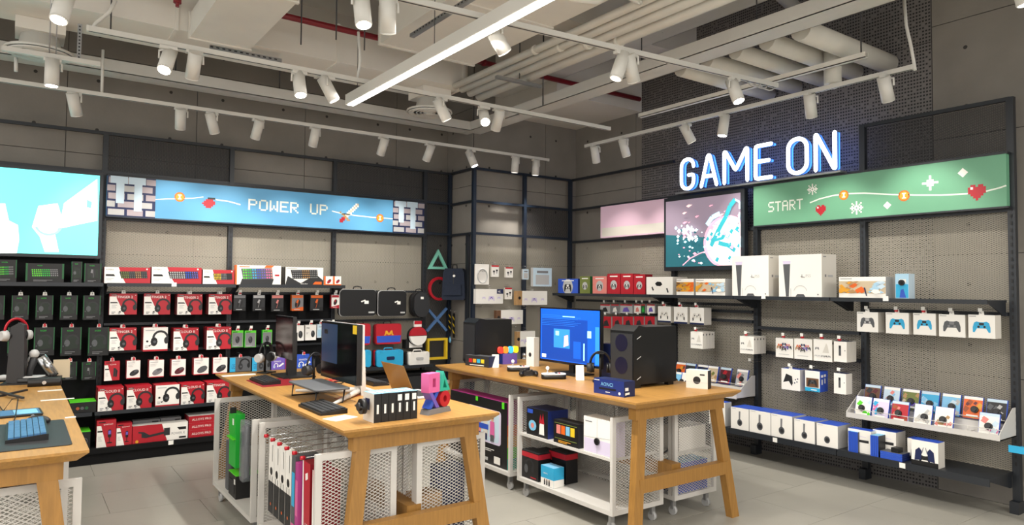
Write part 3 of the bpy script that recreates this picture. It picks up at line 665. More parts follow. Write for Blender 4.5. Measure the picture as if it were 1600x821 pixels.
# ================================================================ tracks and spot lamps
def track(name, a, b, label, x=.9):
    a, b = Vector(a), Vector(b); d = b-a; L = d.length; rz = math.atan2(d.y, d.x)
    t = tag(empty(name, a, rz), label, 'lamp track')
    MB().box(0, L, -.018, .018, 0, .034, 'track_white').build('rail', t)
    MB().box(0, L, -.006, .006, -.001, .0, 'charcoal').build('slot', t)
    for x in (-.012, L): MB().box(x, x+.012, -.019, .019, -.001, .035, 'lamp_white').build('end_cap', t)
    while x < L:
        MB().cyl((x, 0, .03), (x, 0, CEIL-TZ), .003, 'rod', n=5).build('suspension_wire', t); MB().box(x-.014, x+.014, -.02, .02, .03, .045, 'galv').build('clip', t); x += 1.6
    return t
Y_A, Y_2, Y_3 = 6.98, 5.22, 3.5
pA = onY(0, 132, Y_A); TZA = 3.30
track('lamp_track', (-2.4, Y_A, TZ), (5.55, Y_A, TZ), 'longest white lamp track running along the back wall')
p2a, p2b = onZ(138, 50, TZ), onZ(935, 208, TZ)
track('lamp_track', (p2a.x, Y_2, TZ), (p2b.x, Y_2, TZ), 'white lamp track ending left, crossing behind the linear lamp', .45)
p3a, p3b = onZ(560, -14, TZ), onZ(1212, 137, TZ)
track('lamp_track', (p3a.x, p3a.y, TZ), (p3b.x, p3b.y, TZ), 'white lamp track crossing in front of the linear lamp')
pBa, pBb = onZ(1433, 112, TZ), onZ(905, 229, TZ)
XTB = 5.36
track('lamp_track', (XTB, pBb.y, TZ), (XTB, pBb.y+(pBa.y-pBb.y), TZ), 'white lamp track parallel to the right wall above the glowing letters')
track('lamp_track', (-.6, 4.55, TZ), (.3, 4.55, TZ), 'short white lamp track at the top left edge')
track('lamp_track', (3.9, 1.30, TZ), (5.6, 1.30, TZ), 'white lamp track at the top right edge')
# linear lamp
LZ = TZ-.10
la = onZ(543, 164, LZ); lb = onZ(865, -2, LZ)
lx = (la.x+lb.x)/2
ll = tag(empty('linear_lamp', (lx, (la.y+lb.y)/2-.3, LZ)), 'long straight linear LED lamp hung in the middle of the ceiling', 'lamp')
hl = (la.y-lb.y)/2+.3
MB().box(-.04, .04, -hl, hl, 0, .085, 'lamp_white').build('housing', ll)
MB().box(-.026, .026, -hl+.01, hl-.01, -.006, .0, 'led').build('diffuser', ll)
MB().box(-.041, .041, hl-.004, hl+.004, -.003, .087, 'lamp_white').build('end_plate', ll)
for yy in (-hl+.35, .2, hl-.15): MB().cyl((0, yy, .085), (0, yy, CEIL-LZ), .003, 'rod', n=5).build('suspension_wire', ll)
def area(loc, sx, sy, w, col=(1, .955, .88), rot=(0, 0, 0)):
    l = bpy.data.lights.new('lamp_light', 'AREA'); l.shape = 'RECTANGLE'; l.size = sx; l.size_y = sy; l.energy = w; l.color = col
    o = bpy.data.objects.new('lamp_light', l); COL.objects.link(o); o.location = loc; o.rotation_euler = rot; return o
area((lx, (la.y+lb.y)/2-.3, LZ-.02), .06, 2*hl-.1, LED_W)
# unseen linear lamps added as fill light, left of and behind the viewer
for k, (x, y) in enumerate(((-1.2, 1.2), (-2.2, 4.4), (2.6, -1.2), (-1.2, -2.4), (5.0, -1.8))):
    t = tag(empty('linear_lamp', (x, y, TZ)), ['unseen linear lamp added as fill over the left part of the shop', 'unseen linear lamp added as fill at the far left', 'unseen linear lamp added as fill at the front right', 'unseen linear lamp added as fill behind the viewer', 'unseen linear lamp added as fill by the right wall'][k], 'lamp')
    MB().box(-.04, .04, -1.45, 1.45, 0, .085, 'lamp_white').build('housing', t); MB().box(-.032, .032, -1.44, 1.44, -.006, 0, 'led').build('diffuser', t)
    area((x, y, TZ-.02), .06, 2.8, FILL_W)
def make_spot(base, aim, lit, label, watts, L=.19, r=.047, side=1, bright=False):
    """a can lamp on a track: adapter, side arm, can, rim, lens"""
    base = Vector(base); aim = Vector(aim).normalized()
    t = tag(empty('spot_lamp', base), label, 'spot lamp', 'white can spot lamps on the ceiling tracks')
    MB().box(-.055, .055, -.018, .018, -.022, .002, 'lamp_white').build('adapter', t)
    piv = Vector((0, 0, -.085)); axis = aim
    s = axis.cross(Vector((0, 0, 1)))
    s = s.normalized() if s.length > .05 else Vector((1, 0, 0)); s *= side
    MB().tube([(0, 0, -.02), tuple(s*(r+.012)+Vector((0, 0, -.03))), tuple(s*(r+.012)+piv)], .008, 'lamp_white', n=6).build('arm', t)
    a, b = piv-axis*L*.42, piv+axis*L*.58
    can = MB().cyl(a, b, r, 'lamp_white', n=20).build('can', t)
    MB().cyl(b-axis*.002, b+axis*.006, r*1.01, 'lamp_white', r1=r*.96, n=20).build('rim', can)
    MB().cyl(b+axis*.004, b+axis*.008, r*.80, 'lens' if bright else 'lens_dim', n=16).build('lens', can)
    if watts:
        l = bpy.data.lights.new('spot_light', 'SPOT'); l.energy = watts; l.spot_size = math.radians(72); l.spot_blend = .7; l.shadow_soft_size = .035; l.color = (1, .945, .86)
        o = bpy.data.objects.new('spot_light', l); COL.objects.link(o); o.location = base+b+axis*.02; o.rotation_euler = axis.to_track_quat('-Z', 'Y').to_euler()
    return t
n = 0
# back track: washing the back wall
for i, (px, tilt) in enumerate(((116, .25), (283, .1), (332, .35), (404, -.12), (493, -.05), (600, -.1), (672, -.15), (737, .3), (806, 0), (838, 0))):
    p = onY(px, 150, Y_A)
    make_spot((p.x, Y_A, TZ), (tilt, (.42, .55, .3, .5, .45, .5, .5, -.3, .12, .08)[i], -1), 0, '%s spot lamp from the left on the long back-wall track' % ORD[i], SPOT_W, bright=(i == 7))
# middle track
for i, (px, aim) in enumerate(((262, (-.3, -.5, -1)), (303, (0, .75, -1)), (468, (0, -.35, -1)), (512, (.5, -.2, -1)), (690, (.55, -.1, -1)), (757, (-.35, -.75, -.75)), (779, (.1, .6, -1)))):
    p = onY(px, 110, Y_2)
    make_spot((p.x, Y_2, TZ), aim, 1, '%s spot lamp from the left on the middle track' % ORD[i], SPOT_W, bright=i in (0, 2, 5))
# front track
for i, (px, aim) in enumerate(((566, (0, -.25, -1)), (606, (.25, .45, -1)), (775, (.75, .1, -.8)), (970, (-.35, .1, -1)), (985, (.55, .2, -1)), (1147, (.0, -.4, -1)))):
    t_ = (px-560)/(1212-560); q = onZ(px, -14+151*t_, TZ)
    s_ = (q.x-p3a.x)/(p3b.x-p3a.x); y_ = p3a.y+(p3b.y-p3a.y)*s_
    make_spot((q.x, y_, TZ), aim, 1, '%s spot lamp from the left on the front track' % ORD[i], SPOT_W, bright=i in (0, 5))
# right track: washing the right wall
for i, (px, aim) in enumerate(((930, (.4, .2, -1)), (975, (.4, 0, -1)), (1073, (.5, -.25, -1)), (1131, (-.1, .1, -1)), (1266, (.45, .15, -1)), (1384, (.55, .05, -1)))):
    p = onX(px, 180, XTB)
    make_spot((XTB, p.y, TZ), aim, 1, '%s spot lamp from the corner on the right-wall track' % ORD[i], SPOT_W, bright=i == 3)
make_spot((.17, 4.55, TZ), (-.2, -.3, -1), 1, 'large near spot lamp at the top left of the ceiling', SPOT_W, bright=True)
p = onZ(82, 92, TZ); make_spot((p.x, p.y, TZ), (0, 0, -1), 1, 'upright spot lamp hanging in front of the left diffuser', SPOT_W, bright=True)
tag(MB().box(-.3, .3, -.018, .018, 0, .034, 'track_white').cyl((-.02, 0, .03), (-.02, 0, 1.4), .004, 'galv', n=6).cyl((.02, 0, .03), (.02, 0, 1.4), .004, 'galv', n=6).build('lamp_track', None, (p.x, p.y, TZ)), 'very short white lamp track hung in front of the left diffuser', 'lamp track')
for k, px in enumerate((1545, 1598)):
    p = onY(px, 0, 1.30); make_spot((p.x, 1.30, TZ), (.2, -.1, -1), 1, ['spot lamp just cut by the top edge at the upper right', 'large near spot lamp in the top right corner'][k], SPOT_W, bright=True)
# ================================================================ packaging
def ic_headset(mb, cx, cz, s, y, m='charcoal', m2='black', mic=True):
    mb.ring(cx+s*.08, cz+s*.12, s*.34, s*.13, y, m, a0=-.25, a1=PI*1.05, n=12)
    mb.disc(cx-s*.28, cz-s*.12, s*.25, y, m2, n=10, sx=.8, sz=1.15); mb.disc(cx+.42*s, cz-s*.06, s*.19, y, m, n=10, sx=.7, sz=1.15)
    mb.disc(cx-s*.25, cz-s*.13, s*.09, y, 'midgrey', n=8)
    if mic: mb.line([(cx-s*.34, cz-s*.22), (cx-s*.52, cz-s*.36)], s*.035, y, m); mb.disc(cx-s*.54, cz-s*.37, s*.05, y, m2, n=8)
def ic_mouse(mb, cx, cz, s, y, m='charcoal', m2='midgrey', ang=.5):
    c, sn = math.cos(ang), math.sin(ang)
    def q(a, b): return (cx+(a*c-b*sn)*s, cz+(a*sn+b*c)*s)
    mb.pr([q(.55*math.cos(t*PI/8)*(1 if math.cos(t*PI/8) < 0 else .9), .30*math.sin(t*PI/8)) for t in range(16)], y, m)
    mb.pr([q(.0, .02), q(.42, .02), q(.46, .16), q(.05, .22)], y, m2); mb.line([q(-.5, -.06), q(.45, .0)], s*.03, y, m2)
def ic_keyboard(mb, x0, x1, z0, z1, y, base='black', cols=('yellow', 'orange'), sk=.12, nx=13, nz=4):
    w, h = x1-x0, z1-z0
    def q(u, v): return (x0+u*w*(1-sk*.3)+v*0+(1-v)*w*sk*.3, z0+v*h+u*h*.08)
    mb.pr([q(0, 0), q(1, 0), q(1.0, 1), q(-.04, 1)], y, base)
    e = None
    for j in range(nz):
        for i in range(nx):
            u0, u1, v0, v1 = (i+.2)/nx, (i+.8)/nx, (j+.22)/nz, (j+.78)/nz
            if e is None: e = y-mb.lift()
            p = [q(u0, v0), q(u1, v0), q(u1, v1), q(u0, v1)]
            mb.face([(a, e, b) for a, b in p], cols[(i*len(cols))//nx])
def ic_pad(mb, cx, cz, s, y, m='charcoal', m2='lightgrey'):
    mb.pr([(cx+a*s, cz+b*s) for a, b in ((-.5, -.36), (-.40, -.38), (-.26, -.12), (.26, -.12), (.40, -.38), (.5, -.36), (.5, -.05), (.42, .24), (.28, .32), (.12, .27), (-.12, .27), (-.28, .32), (-.42, .24), (-.5, -.05))], y, m)
    mb.disc(cx-.17*s, cz-.02*s, .075*s, y, m2, n=8); mb.disc(cx+.17*s, cz-.02*s, .075*s, y, m2, n=8)
    mb.rect(cx-.14*s, cx+.14*s, cz+.08*s, cz+.24*s, y, m2)
def ic_lines(mb, x, z, w, n, y, m='grey', t=.004, g=.012):
    for i in range(n): mb.rect(x, x+w*(1, .7, .85)[i % 3], z-i*g-t, z-i*g, y, m)
# each design draws a carton: x -w/2..w/2, front at y=-d, z 0..h
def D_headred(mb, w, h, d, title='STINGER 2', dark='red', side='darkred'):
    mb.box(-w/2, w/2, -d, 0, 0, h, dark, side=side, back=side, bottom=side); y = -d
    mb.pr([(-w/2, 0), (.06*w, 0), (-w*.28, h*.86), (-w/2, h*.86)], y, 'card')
    mb.pr([(-w*.44, h*.90), (-w*.24, h*.90), (-w*.22, h*.955), (-w*.44, h*.955)], y, 'black'); mb.text('HYPERX', -w*.43, h*.905, h*.04, y, 'label', wmax=w*.18)
    mb.text(title, -w*.28, h*.78, h*.11, y, 'label', wmax=w*.62)
    mb.pr([(-w*.47, h*.60), (-w*.24, h*.60), (-w*.18, h*.54), (-w*.47, h*.54)], y, 'black')
    ic_lines(mb, -w*.42, h*.46, w*.2, 3, y, 'lightgrey', t=h*.02, g=h*.06); ic_lines(mb, -w*.42, h*.14, w*.14, 2, y, 'grey', t=h*.03, g=h*.06); ic_lines(mb, -w*.18, h*.12, w*.10, 2, y, 'grey', t=h*.03, g=h*.06)
    ic_headset(mb, w*.18, h*.38, min(w, h)*.66, y); mb.disc(w*.44, h*.92, w*.02, y, 'label', n=8)
def D_headwhite(mb, w, h, d):
    mb.box(-w/2, w/2, -d, 0, 0, h, 'card', side='red', top='red', bottom='red', back='red'); y = -d
    mb.rect(-w/2, w/2, 0, h*.07, y, 'red'); mb.rect(-w*.42, -w*.05, h*.86, h*.9, y, 'lightgrey'); ic_headset(mb, w*.14, h*.48, min(w, h)*.72, y)
    mb.disc(-w*.34, h*.42, w*.05, y, 'charcoal', n=8); ic_lines(mb, -w*.43, h*.24, w*.18, 2, y, 'grey', t=h*.02, g=h*.06)
def D_mousebox(mb, w, h, d, tone='charcoal'):
    mb.box(-w/2, w/2, -d, 0, 0, h, 'card', side='red', top='red', bottom='red', back='red'); y = -d
    mb.rect(-w*.42, w*.1, h*.86, h*.9, y, 'lightgrey'); ic_lines(mb, -w*.42, h*.78, w*.45, 3, y, 'lightgrey', t=h*.015, g=h*.05)
    ic_mouse(mb, w*.08, h*.33, w*.72, y, tone, 'midgrey'); mb.rect(-w/2, w/2, 0, h*.05, y, 'red')
def D_grip(mb, w, h, d):
    D_headred_base(mb, w, h, d); y = -d
    mb.pr([(w*.08, h*.2), (w*.2, h*.2), (w*.26, h*.62), (w*.1, h*.66)], y, 'charcoal'); mb.pr([(w*.22, h*.18), (w*.32, h*.18), (w*.36, h*.5), (w*.26, h*.6)], y, 'black')
def D_headred_base(mb, w, h, d, title=''):
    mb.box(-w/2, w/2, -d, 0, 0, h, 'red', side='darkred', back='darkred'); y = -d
    mb.pr([(-w/2, 0), (.02*w, 0), (-w*.28, h*.8), (-w/2, h*.8)], y, 'card'); mb.rect(-w*.4, -w*.05, h*.9, h*.94, y, 'black'); mb.text(title or 'CLOUD', -w*.15, h*.80, h*.06, y, 'label', wmax=w*.5)
    mb.rect(-w*.46, -w*.2, h*.56, h*.62, y, 'black'); ic_lines(mb, -w*.42, h*.4, w*.2, 4, y, 'lightgrey', t=h*.015, g=h*.05)
def D_mic(mb, w, h, d):
    D_headred_base(mb, w, h, d, 'QUADCAST'); y = -d
    mb.rbox(w*.08, w*.26, y-.0025, y-.0015, h*.34, h*.64, w*.08, 'black', axis='y'); mb.rect(w*.15, w*.19, h*.16, h*.34, y, 'black'); mb.rect(w*.04, w*.3, h*.13, h*.17, y, 'black'); mb.rect(w*.1, w*.24, h*.46, h*.6, y, 'purple')
def D_keybox(mb, w, h, d, cols=('olive', 'midgrey', 'tan', 'midgrey')):
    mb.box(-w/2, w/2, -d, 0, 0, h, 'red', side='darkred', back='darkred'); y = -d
    mb.pr([(-w/2, 0), (-w*.04, 0), (-w*.12, h*.4), (-w*.2, h), (-w/2, h)], y, 'card'); mb.text('HYPERX', -w*.46, h*.80, h*.08, y, 'charcoal', wmax=w*.16)
    mb.pr([(-w*.47, h*.56), (-w*.30, h*.56), (-w*.27, h*.44), (-w*.47, h*.44)], y, 'black'); ic_lines(mb, -w*.46, h*.3, w*.16, 2, y, 'lightgrey', t=h*.03, g=h*.08)
    ic_keyboard(mb, -w*.16, w*.44, h*.30, h*.74, y, 'black', cols); mb.disc(w*.42, h*.9, h*.05, y, 'label', n=8)
def D_keyrgb(mb, w, h, d):
    mb.box(-w/2, w/2, -d, 0, 0, h, 'card', side='orange', back='orange'); y = -d
    mb.rect(-w/2, -w*.47, 0, h, y, 'orange'); mb.pr([(-w*.40, 0), (w*.30, 0), (w*.34, h*.3), (-w*.36, h*.3)], y, 'charcoal')
    ic_keyboard(mb, -w*.36, w*.32, h*.26, h*.82, y, 'midgrey', ('lime', 'green', 'cyan', 'blue', 'purple', 'pink', 'salmon')); mb.rect(w*.36, w*.46, h*.46, h*.54, y, 'tagred'); mb.pr([(w*.16, h), (w*.34, h), (w*.28, h*.88), (w*.12, h*.88)], y, 'orange'); mb.rect(-w*.42, -w*.2, h*.9, h*.94, y, 'orange')
def D_keydark(mb, w, h, d):
    mb.box(-w/2, w/2, -d, 0, 0, h, 'card', side='charcoal', back='charcoal'); y = -d
    mb.pr([(-w/2, 0), (w/2, 0), (w/2, h*.28), (w*.3, h*.62), (-w*.1, h*.1), (-w*.44, h*.5)], y, 'charcoal'); ic_keyboard(mb, -w*.34, w*.36, h*.34, h*.84, y, 'black', ('grey', 'tan', 'grey')); mb.pr([(w*.22, h*.04), (w*.46, h*.04), (w*.46, h*.2), (w*.28, h*.2)], y, 'orange'); mb.text('APEX PRO', -w*.1, h*.04, h*.06, y, 'label'); mb.rect(-w*.46, -w*.2, h*.9, h*.94, y, 'lightgrey')
def D_smallorange(mb, w, h, d):
    mb.box(-w/2, w/2, -d, 0, 0, h, 'card', side='offwhite'); y = -d; mb.rect(-w/2, -w*.3, 0, h, y, 'orange'); ic_mouse(mb, w*.1, h*.45, w*.55, y, 'red', 'charcoal', .8); mb.rect(-w*.3, w*.5, 0, h*.14, y, 'orange')
def D_blister(mb, w, h, d, c1='charcoal', c2='midgrey', c3='black'):
    mb.box(-w/2, w/2, -d, 0, 0, h, c1, side=c3, back=c3); y = -d
    mb.rect(-w*.46, w*.46, h*.80, h*.97, y, c2); mb.pr([(-w/2, 0), (w/2, 0), (w/2, h*.25), (-w/2, h*.12)], y, c3); ic_mouse(mb, 0, h*.46, w*.72, y, 'black', c2, 1.25); ic_lines(mb, -w*.3, h*.1, w*.5, 1, y, 'lightgrey', t=h*.04)
def D_greenmouse(mb, w, h, d):
    mb.box(-w/2, w/2, -d, 0, 0, h, 'lime', side='green', back='green'); y = -d; mb.rect(-w*.46, w*.46, h*.02, h*.86, y, 'grey'); mb.rect(-w*.4, 0, h*.9, h*.94, y, 'charcoal')
    ic_mouse(mb, 0, h*.46, w*.62, y, 'charcoal', 'midgrey', PI/2); ic_lines(mb, -w*.36, h*.12, w*.5, 2, y, 'lightgrey', t=h*.02, g=h*.05)
def D_whitemouse(mb, w, h, d):
    mb.box(-w/2, w/2, -d, 0, 0, h, 'card', side='offwhite'); y = -d; ic_mouse(mb, w*.2, h*.42, w*.6, y, 'charcoal', 'midgrey', PI/2); mb.text('MX', -w*.38, h*.74, h*.10, y, 'charcoal'); ic_lines(mb, -w*.4, h*.5, w*.2, 2, y, 'grey', t=h*.02, g=h*.06)
def D_paleclear(mb, w, h, d):
    mb.box(-w/2, w/2, -d, 0, 0, h, 'paleblue', side='lightgrey'); y = -d; mb.rect(-w*.4, w*.4, h*.1, h*.6, y, 'lightblue'); ic_lines(mb, -w*.3, h*.84, w*.5, 2, y, 'grey', t=h*.02, g=h*.06)
def D_headgrey(mb, w, h, d):
    mb.box(-w/2, w/2, -d, 0, 0, h, 'midgrey', side='charcoal'); y = -d; mb.rect(-w/2, -w*.24, 0, h, y, 'cyan'); mb.text('G335', -w*.42, h*.2, h*.34, y, 'deepblue', wmax=w*.17); ic_headset(mb, w*.16, h*.46, h*.8, y, 'black', 'charcoal', False)
def D_headblue(mb, w, h, d, c='blue', t='KRAKEN'):
    mb.box(-w/2, w/2, -d, 0, 0, h, c, side='deepblue', back='deepblue'); y = -d; mb.text(t, -w*.3, h*.62, h*.12, y, 'label', wmax=w*.5); mb.pr([(w*.1, h*.2), (w*.44, h*.45), (w*.36, h*.56), (w*.04, h*.3)], y, 'label'); ic_headset(mb, -w*.18, h*.3, h*.4, y, 'label', 'paleblue', False)
def D_mat(mb, w, h, d):
    mb.box(-w/2, w/2, -d, 0, 0, h, 'red', top='card', side='darkred'); y = -d; mb.pr([(w*.12, 0), (w/2, 0), (w/2, h), (w*.02, h)], y, 'card')
    mb.pr([(-w*.34, h*.3), (-w*.26, h*.26), (w*.06, h*.4), (w*.06, h*.3), (w*.17, h*.3), (w*.17, h*.74), (w*.06, h*.74), (w*.06, h*.54), (-w*.2, h*.42), (-w*.3, h*.62), (-w*.4, h*.66), (-w*.4, h*.58), (-w*.34, h*.54)], y, 'charcoal')
    mb.disc(-w*.42, h*.1, h*.09, y, 'gold', n=8); mb.pr([(w*.3, h*.72), (w*.47, h*.72), (w*.47, h*.56), (w*.34, h*.56)], y, 'black'); mb.text('POWER X', w*.2, h*.30, h*.14, y, 'grey', wmax=w*.25); mb.rect(w*.34, w*.47, h*.06, h*.16, y, 'black')
def D_stackbox(mb, w, h, d, t='ALLOYS PRO'):
    mb.box(-w/2, w/2, -d, 0, 0, h, 'red', top='card', side='darkred'); mb.text(t, -w*.40, h*.35, h*.32, -d, 'label', wmax=w*.62)
def D_greybox(mb, w, h, d):
    mb.box(-w/2, w/2, -d, 0, 0, h, 'grey', side='midgrey', top='lightgrey'); mb.rect(w*.2, w*.44, h*.3, h*.7, -d, 'charcoal')
def D_razer(mb, w, h, d, v=0):
    mb.box(-w/2, w/2, -d, 0, 0, h, 'black', side='darkgreen', top='black', back='black'); y = -d
    mb.rect(-w/2, -w*.45, h*.1, h, y, 'darkgreen'); mb.rect(w*.45, w/2, h*.2, h, y, 'darkgreen'); mb.pr([(-w*.3, h*.2), (w*.34, h*.26), (w*.3, h*.7), (-w*.34, h*.76)], y, 'darkolive')
    if v == 0: ic_headset(mb, 0, h*.5, min(w, h)*.7, y, 'charcoal', 'midgrey')
    elif v == 1: ic_mouse(mb, 0, h*.5, w*.6, y, 'charcoal', 'grey', PI/2)
    else: ic_keyboard(mb, -w*.36, w*.36, h*.3, h*.7, y, 'charcoal', ('lime', 'green', 'grey'))
    mb.text('RAZER', -w*.2, h*.86, h*.05, y, 'green', wmax=w*.3); ic_lines(mb, -w*.3, h*.14, w*.5, 2, y, 'grey', t=h*.02, g=h*.05)
def D_razerlow(mb, w, h, d, dots=True):
    mb.box(-w/2, w/2, -d, 0, 0, h, 'black', top='lime', side='charcoal'); y = -d; mb.rect(-w/2, w/2, h*.94, h, y, 'lime')
    if dots:
        for k, c in enumerate(('rust', 'midgrey', 'darkgreen')): mb.disc(-w*.2+.17*w*k, h*.42, h*.14, y, c, n=8)
    else: mb.ring(0, h*.45, h*.14, h*.04, y, 'midgrey')
# ---------------------------------------------------------------- placing cartons on the two walls
HOOKS = {}
def hook(rack, x, z, L, tagged=False):
    k = round(L, 2)
    if k not in HOOKS:
        mb = MB().tube([(0, .03, .0), (0, -k, 0), (0, -k-.01, .012)], .0028, 'chrome', n=6); mb.tube([(0, .03, .028), (0, -k+.01, .028)], .002, 'chrome', n=5); HOOKS[k] = mb.data('hook')
        HOOKS[k, 'l'] = MB().box(-.014, .014, -k-.014, -k-.011, .012, .04, 'label').data('price_tag')
    h = inst(HOOKS[k], 'hook', rack, (x, 0, z))
    if rack is rb or tagged: inst(HOOKS[k, 'l'], 'price_tag', h)
TAGM = MB().box(-.010, .010, -.02, .0, -.004, .012, 'tagred').cyl((0, -.01, .0), (0, -.01, .022), .009, 'tagred', n=8).data('security_tag')
def dims(wall, l, t, r, b, off):
    cx, cy = (l+r)/2, (t+b)/2
    fn = onA if wall == 'A' else onB
    a, c = fn(l, cy, off)[0], fn(r, cy, off)[0]
    z1, z0 = fn(cx, t, off)[1], fn(cx, b, off)[1]
    return (a+c)/2, c-a, z0, z1-z0
def carton(wall, box, off, d, design, name, label, cat, group=None, z0=None, hang=False, tagm=False, behind=0, kw=None, scale_d=None, tabs=True):
    x, w, zz, h = dims(wall, *box, off)
    if z0 is not None: h = h+(zz-z0) if abs(zz-z0) < .05 else h; zz = z0
    mb = MB(); design(mb, w, h, d, **(kw or {}))
    if hang and tabs: mb.prism([(-.018, h), (.018, h), (.014, h+.03), (-.014, h+.03)], 'y', -d+.001, -d+.004, 'card')
    root, rack = ((0, YA, 0), ra) if wall == 'A' else ((XB, 0, 0), rb)
    def place(o, k):
        yy = -off+d+k*(d+.004)
        if wall == 'A': o.location = (x, YA+yy, zz)
        else: o.location = (XB+yy, -x, zz); o.rotation_euler = (0, 0, RB)
    o = mb.build(name); place(o, 0); tag(o, label, cat, group)
    if tagm: inst(TAGM, 'security_tag', o, (0, -d+.0, h+.012))
    for k in range(behind):
        c = o.copy(); COL.objects.link(c); place(c, k+1)
        c['label'] = (label.rsplit(' ', 0)[0] if False else '%s, %s behind its front one' % (BEHIND.get(label, label), ('just', 'two', 'three', 'four')[k] if k else 'just')) if False else label
        tag(c, ('copy %d of ' % (k+2) if False else ['box directly behind the ', 'box two back behind the ', 'box three back behind the '][k])+BEHIND.get(label, label), cat, group)
    if hang: hook(rack, x, zz+h+.012, off+.012, name == 'mouse_pack')
    return o
BEHIND = {}
# ================================================================ back rack goods
G = 'gaming packages on the back rack'
# keyboards on the top shelf
for k, (bx, dz, nm, lb, kw, beh) in enumerate((
    ((163, 418, 235, 442), D_keybox, 'keyboard_box', 'red and white keyboard box, leftmost on the upper shelf', {}, 1),
    ((237, 418, 315, 443), D_keybox, 'keyboard_box', 'long red keyboard box with purple-lit keys on the upper shelf', dict(cols=('lightgrey', 'lightgrey', 'blue', 'purple')), 1),
    ((317, 422, 366, 443), D_keybox, 'keyboard_box', 'short red keyboard box beside the rainbow keyboard box', dict(cols=('yellow', 'grey', 'charcoal')), 0),
    ((368, 415, 439, 444), D_keyrgb, 'keyboard_box', 'white box with rainbow-lit keyboard on the upper shelf', {}, 0),
    ((446, 418, 505, 444), D_keydark, 'keyboard_box', 'white and dark keyboard box, front of its pile on the upper shelf', {}, 2),
    ((506, 432, 520, 446), D_smallorange, 'accessory_box', 'small white and orange box beside the dark keyboard boxes', {}, 0),
    ((520.5, 432, 533, 446), D_smallorange, 'accessory_box', 'small white and orange box at the right end of the shelf', {}, 0))):
    BEHIND[lb] = ('leftmost red keyboard box', 'purple-lit red keyboard box', '', '', 'white and dark keyboard box', '', '')[k]
    carton('A', bx, .30, .06 if k < 5 else .05, dz, nm, lb, 'box', G, z0=SA+.001, kw=kw, behind=beh)
# headset row 1
for i, bx in enumerate(((171, 459, 214, 492), (225, 459, 266, 492), (277, 460, 316, 492), (326, 460, 362, 491.5))):
    lb = '%s red headset box from the left, hanging directly below the shelf' % ORD[i]; BEHIND[lb] = '%s red headset box below the shelf' % ORD[i]
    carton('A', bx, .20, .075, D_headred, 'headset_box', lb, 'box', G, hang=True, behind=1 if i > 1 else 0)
for i, (bx, kw) in enumerate((((365, 461, 384, 486), dict(c1='charcoal', c2='grey')), ((395, 461, 414, 486), dict(c1='charcoal', c2='lightgrey')), ((424, 461, 443, 487), dict(c1='charcoal', c2='salmon')), ((456, 461, 474, 486), dict(c1='grey', c2='orange', c3='orange')), ((485, 461, 505, 486), dict(c1='charcoal', c2='orange')), ((518, 461, 530, 482), dict(c1='card', c2='red', c3='red')))):
    carton('A', bx, .18, .05, D_blister, 'mouse_pack', ['dark mouse pack next to the red headset boxes, top row', 'dark mouse pack with pale header, second in the top row', 'dark mouse pack with pinkish header in the top row', 'grey mouse pack with orange sides in the top row', 'black mouse pack with orange flash in the top row', 'small white and red mouse pack beside the black cases'][i], 'package', G, hang=True, kw=kw, tagm=i in (0, 3))
# headset row 2
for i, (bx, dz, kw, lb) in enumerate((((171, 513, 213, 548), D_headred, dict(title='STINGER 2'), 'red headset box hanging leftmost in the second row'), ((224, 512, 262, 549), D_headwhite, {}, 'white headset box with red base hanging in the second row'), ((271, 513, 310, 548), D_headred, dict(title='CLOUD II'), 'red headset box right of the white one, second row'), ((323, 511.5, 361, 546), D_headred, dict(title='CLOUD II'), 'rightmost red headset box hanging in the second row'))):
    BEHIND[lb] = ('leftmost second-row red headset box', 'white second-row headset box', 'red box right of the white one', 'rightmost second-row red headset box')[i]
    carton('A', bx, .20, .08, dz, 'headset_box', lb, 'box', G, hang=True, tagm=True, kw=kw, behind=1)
for i, bx in enumerate(((362, 517, 380, 543), (382.5, 517, 400, 543), (410, 516, 425, 541), (447, 509, 456, 540))):
    carton('A', bx, .17, .045, D_greenmouse, 'mouse_pack', ['grey and lime mouse pack nearest the red headset boxes', 'second grey and lime mouse pack in the second row', 'grey and lime mouse pack half hidden by the slim far monitor', 'narrow lime mouse pack right of the slim far monitor'][i], 'package', G, hang=True, tagm=True)
for i, (bx, dz) in enumerate((((456.5, 509, 475, 533), D_whitemouse), ((477, 508, 494, 532), D_whitemouse), ((495.5, 507, 507.5, 528), D_paleclear), ((512, 507, 527, 526), D_paleclear))):
    carton('A', bx, .17, .05, dz, 'mouse_pack', ['left of the two white mouse packs in the second row', 'right of the two white mouse packs in the second row', 'pale blue clear pack beside the white mouse packs', 'pale clear pack hanging behind the big dark monitor'][i], 'package', G, hang=True, tagm=True)
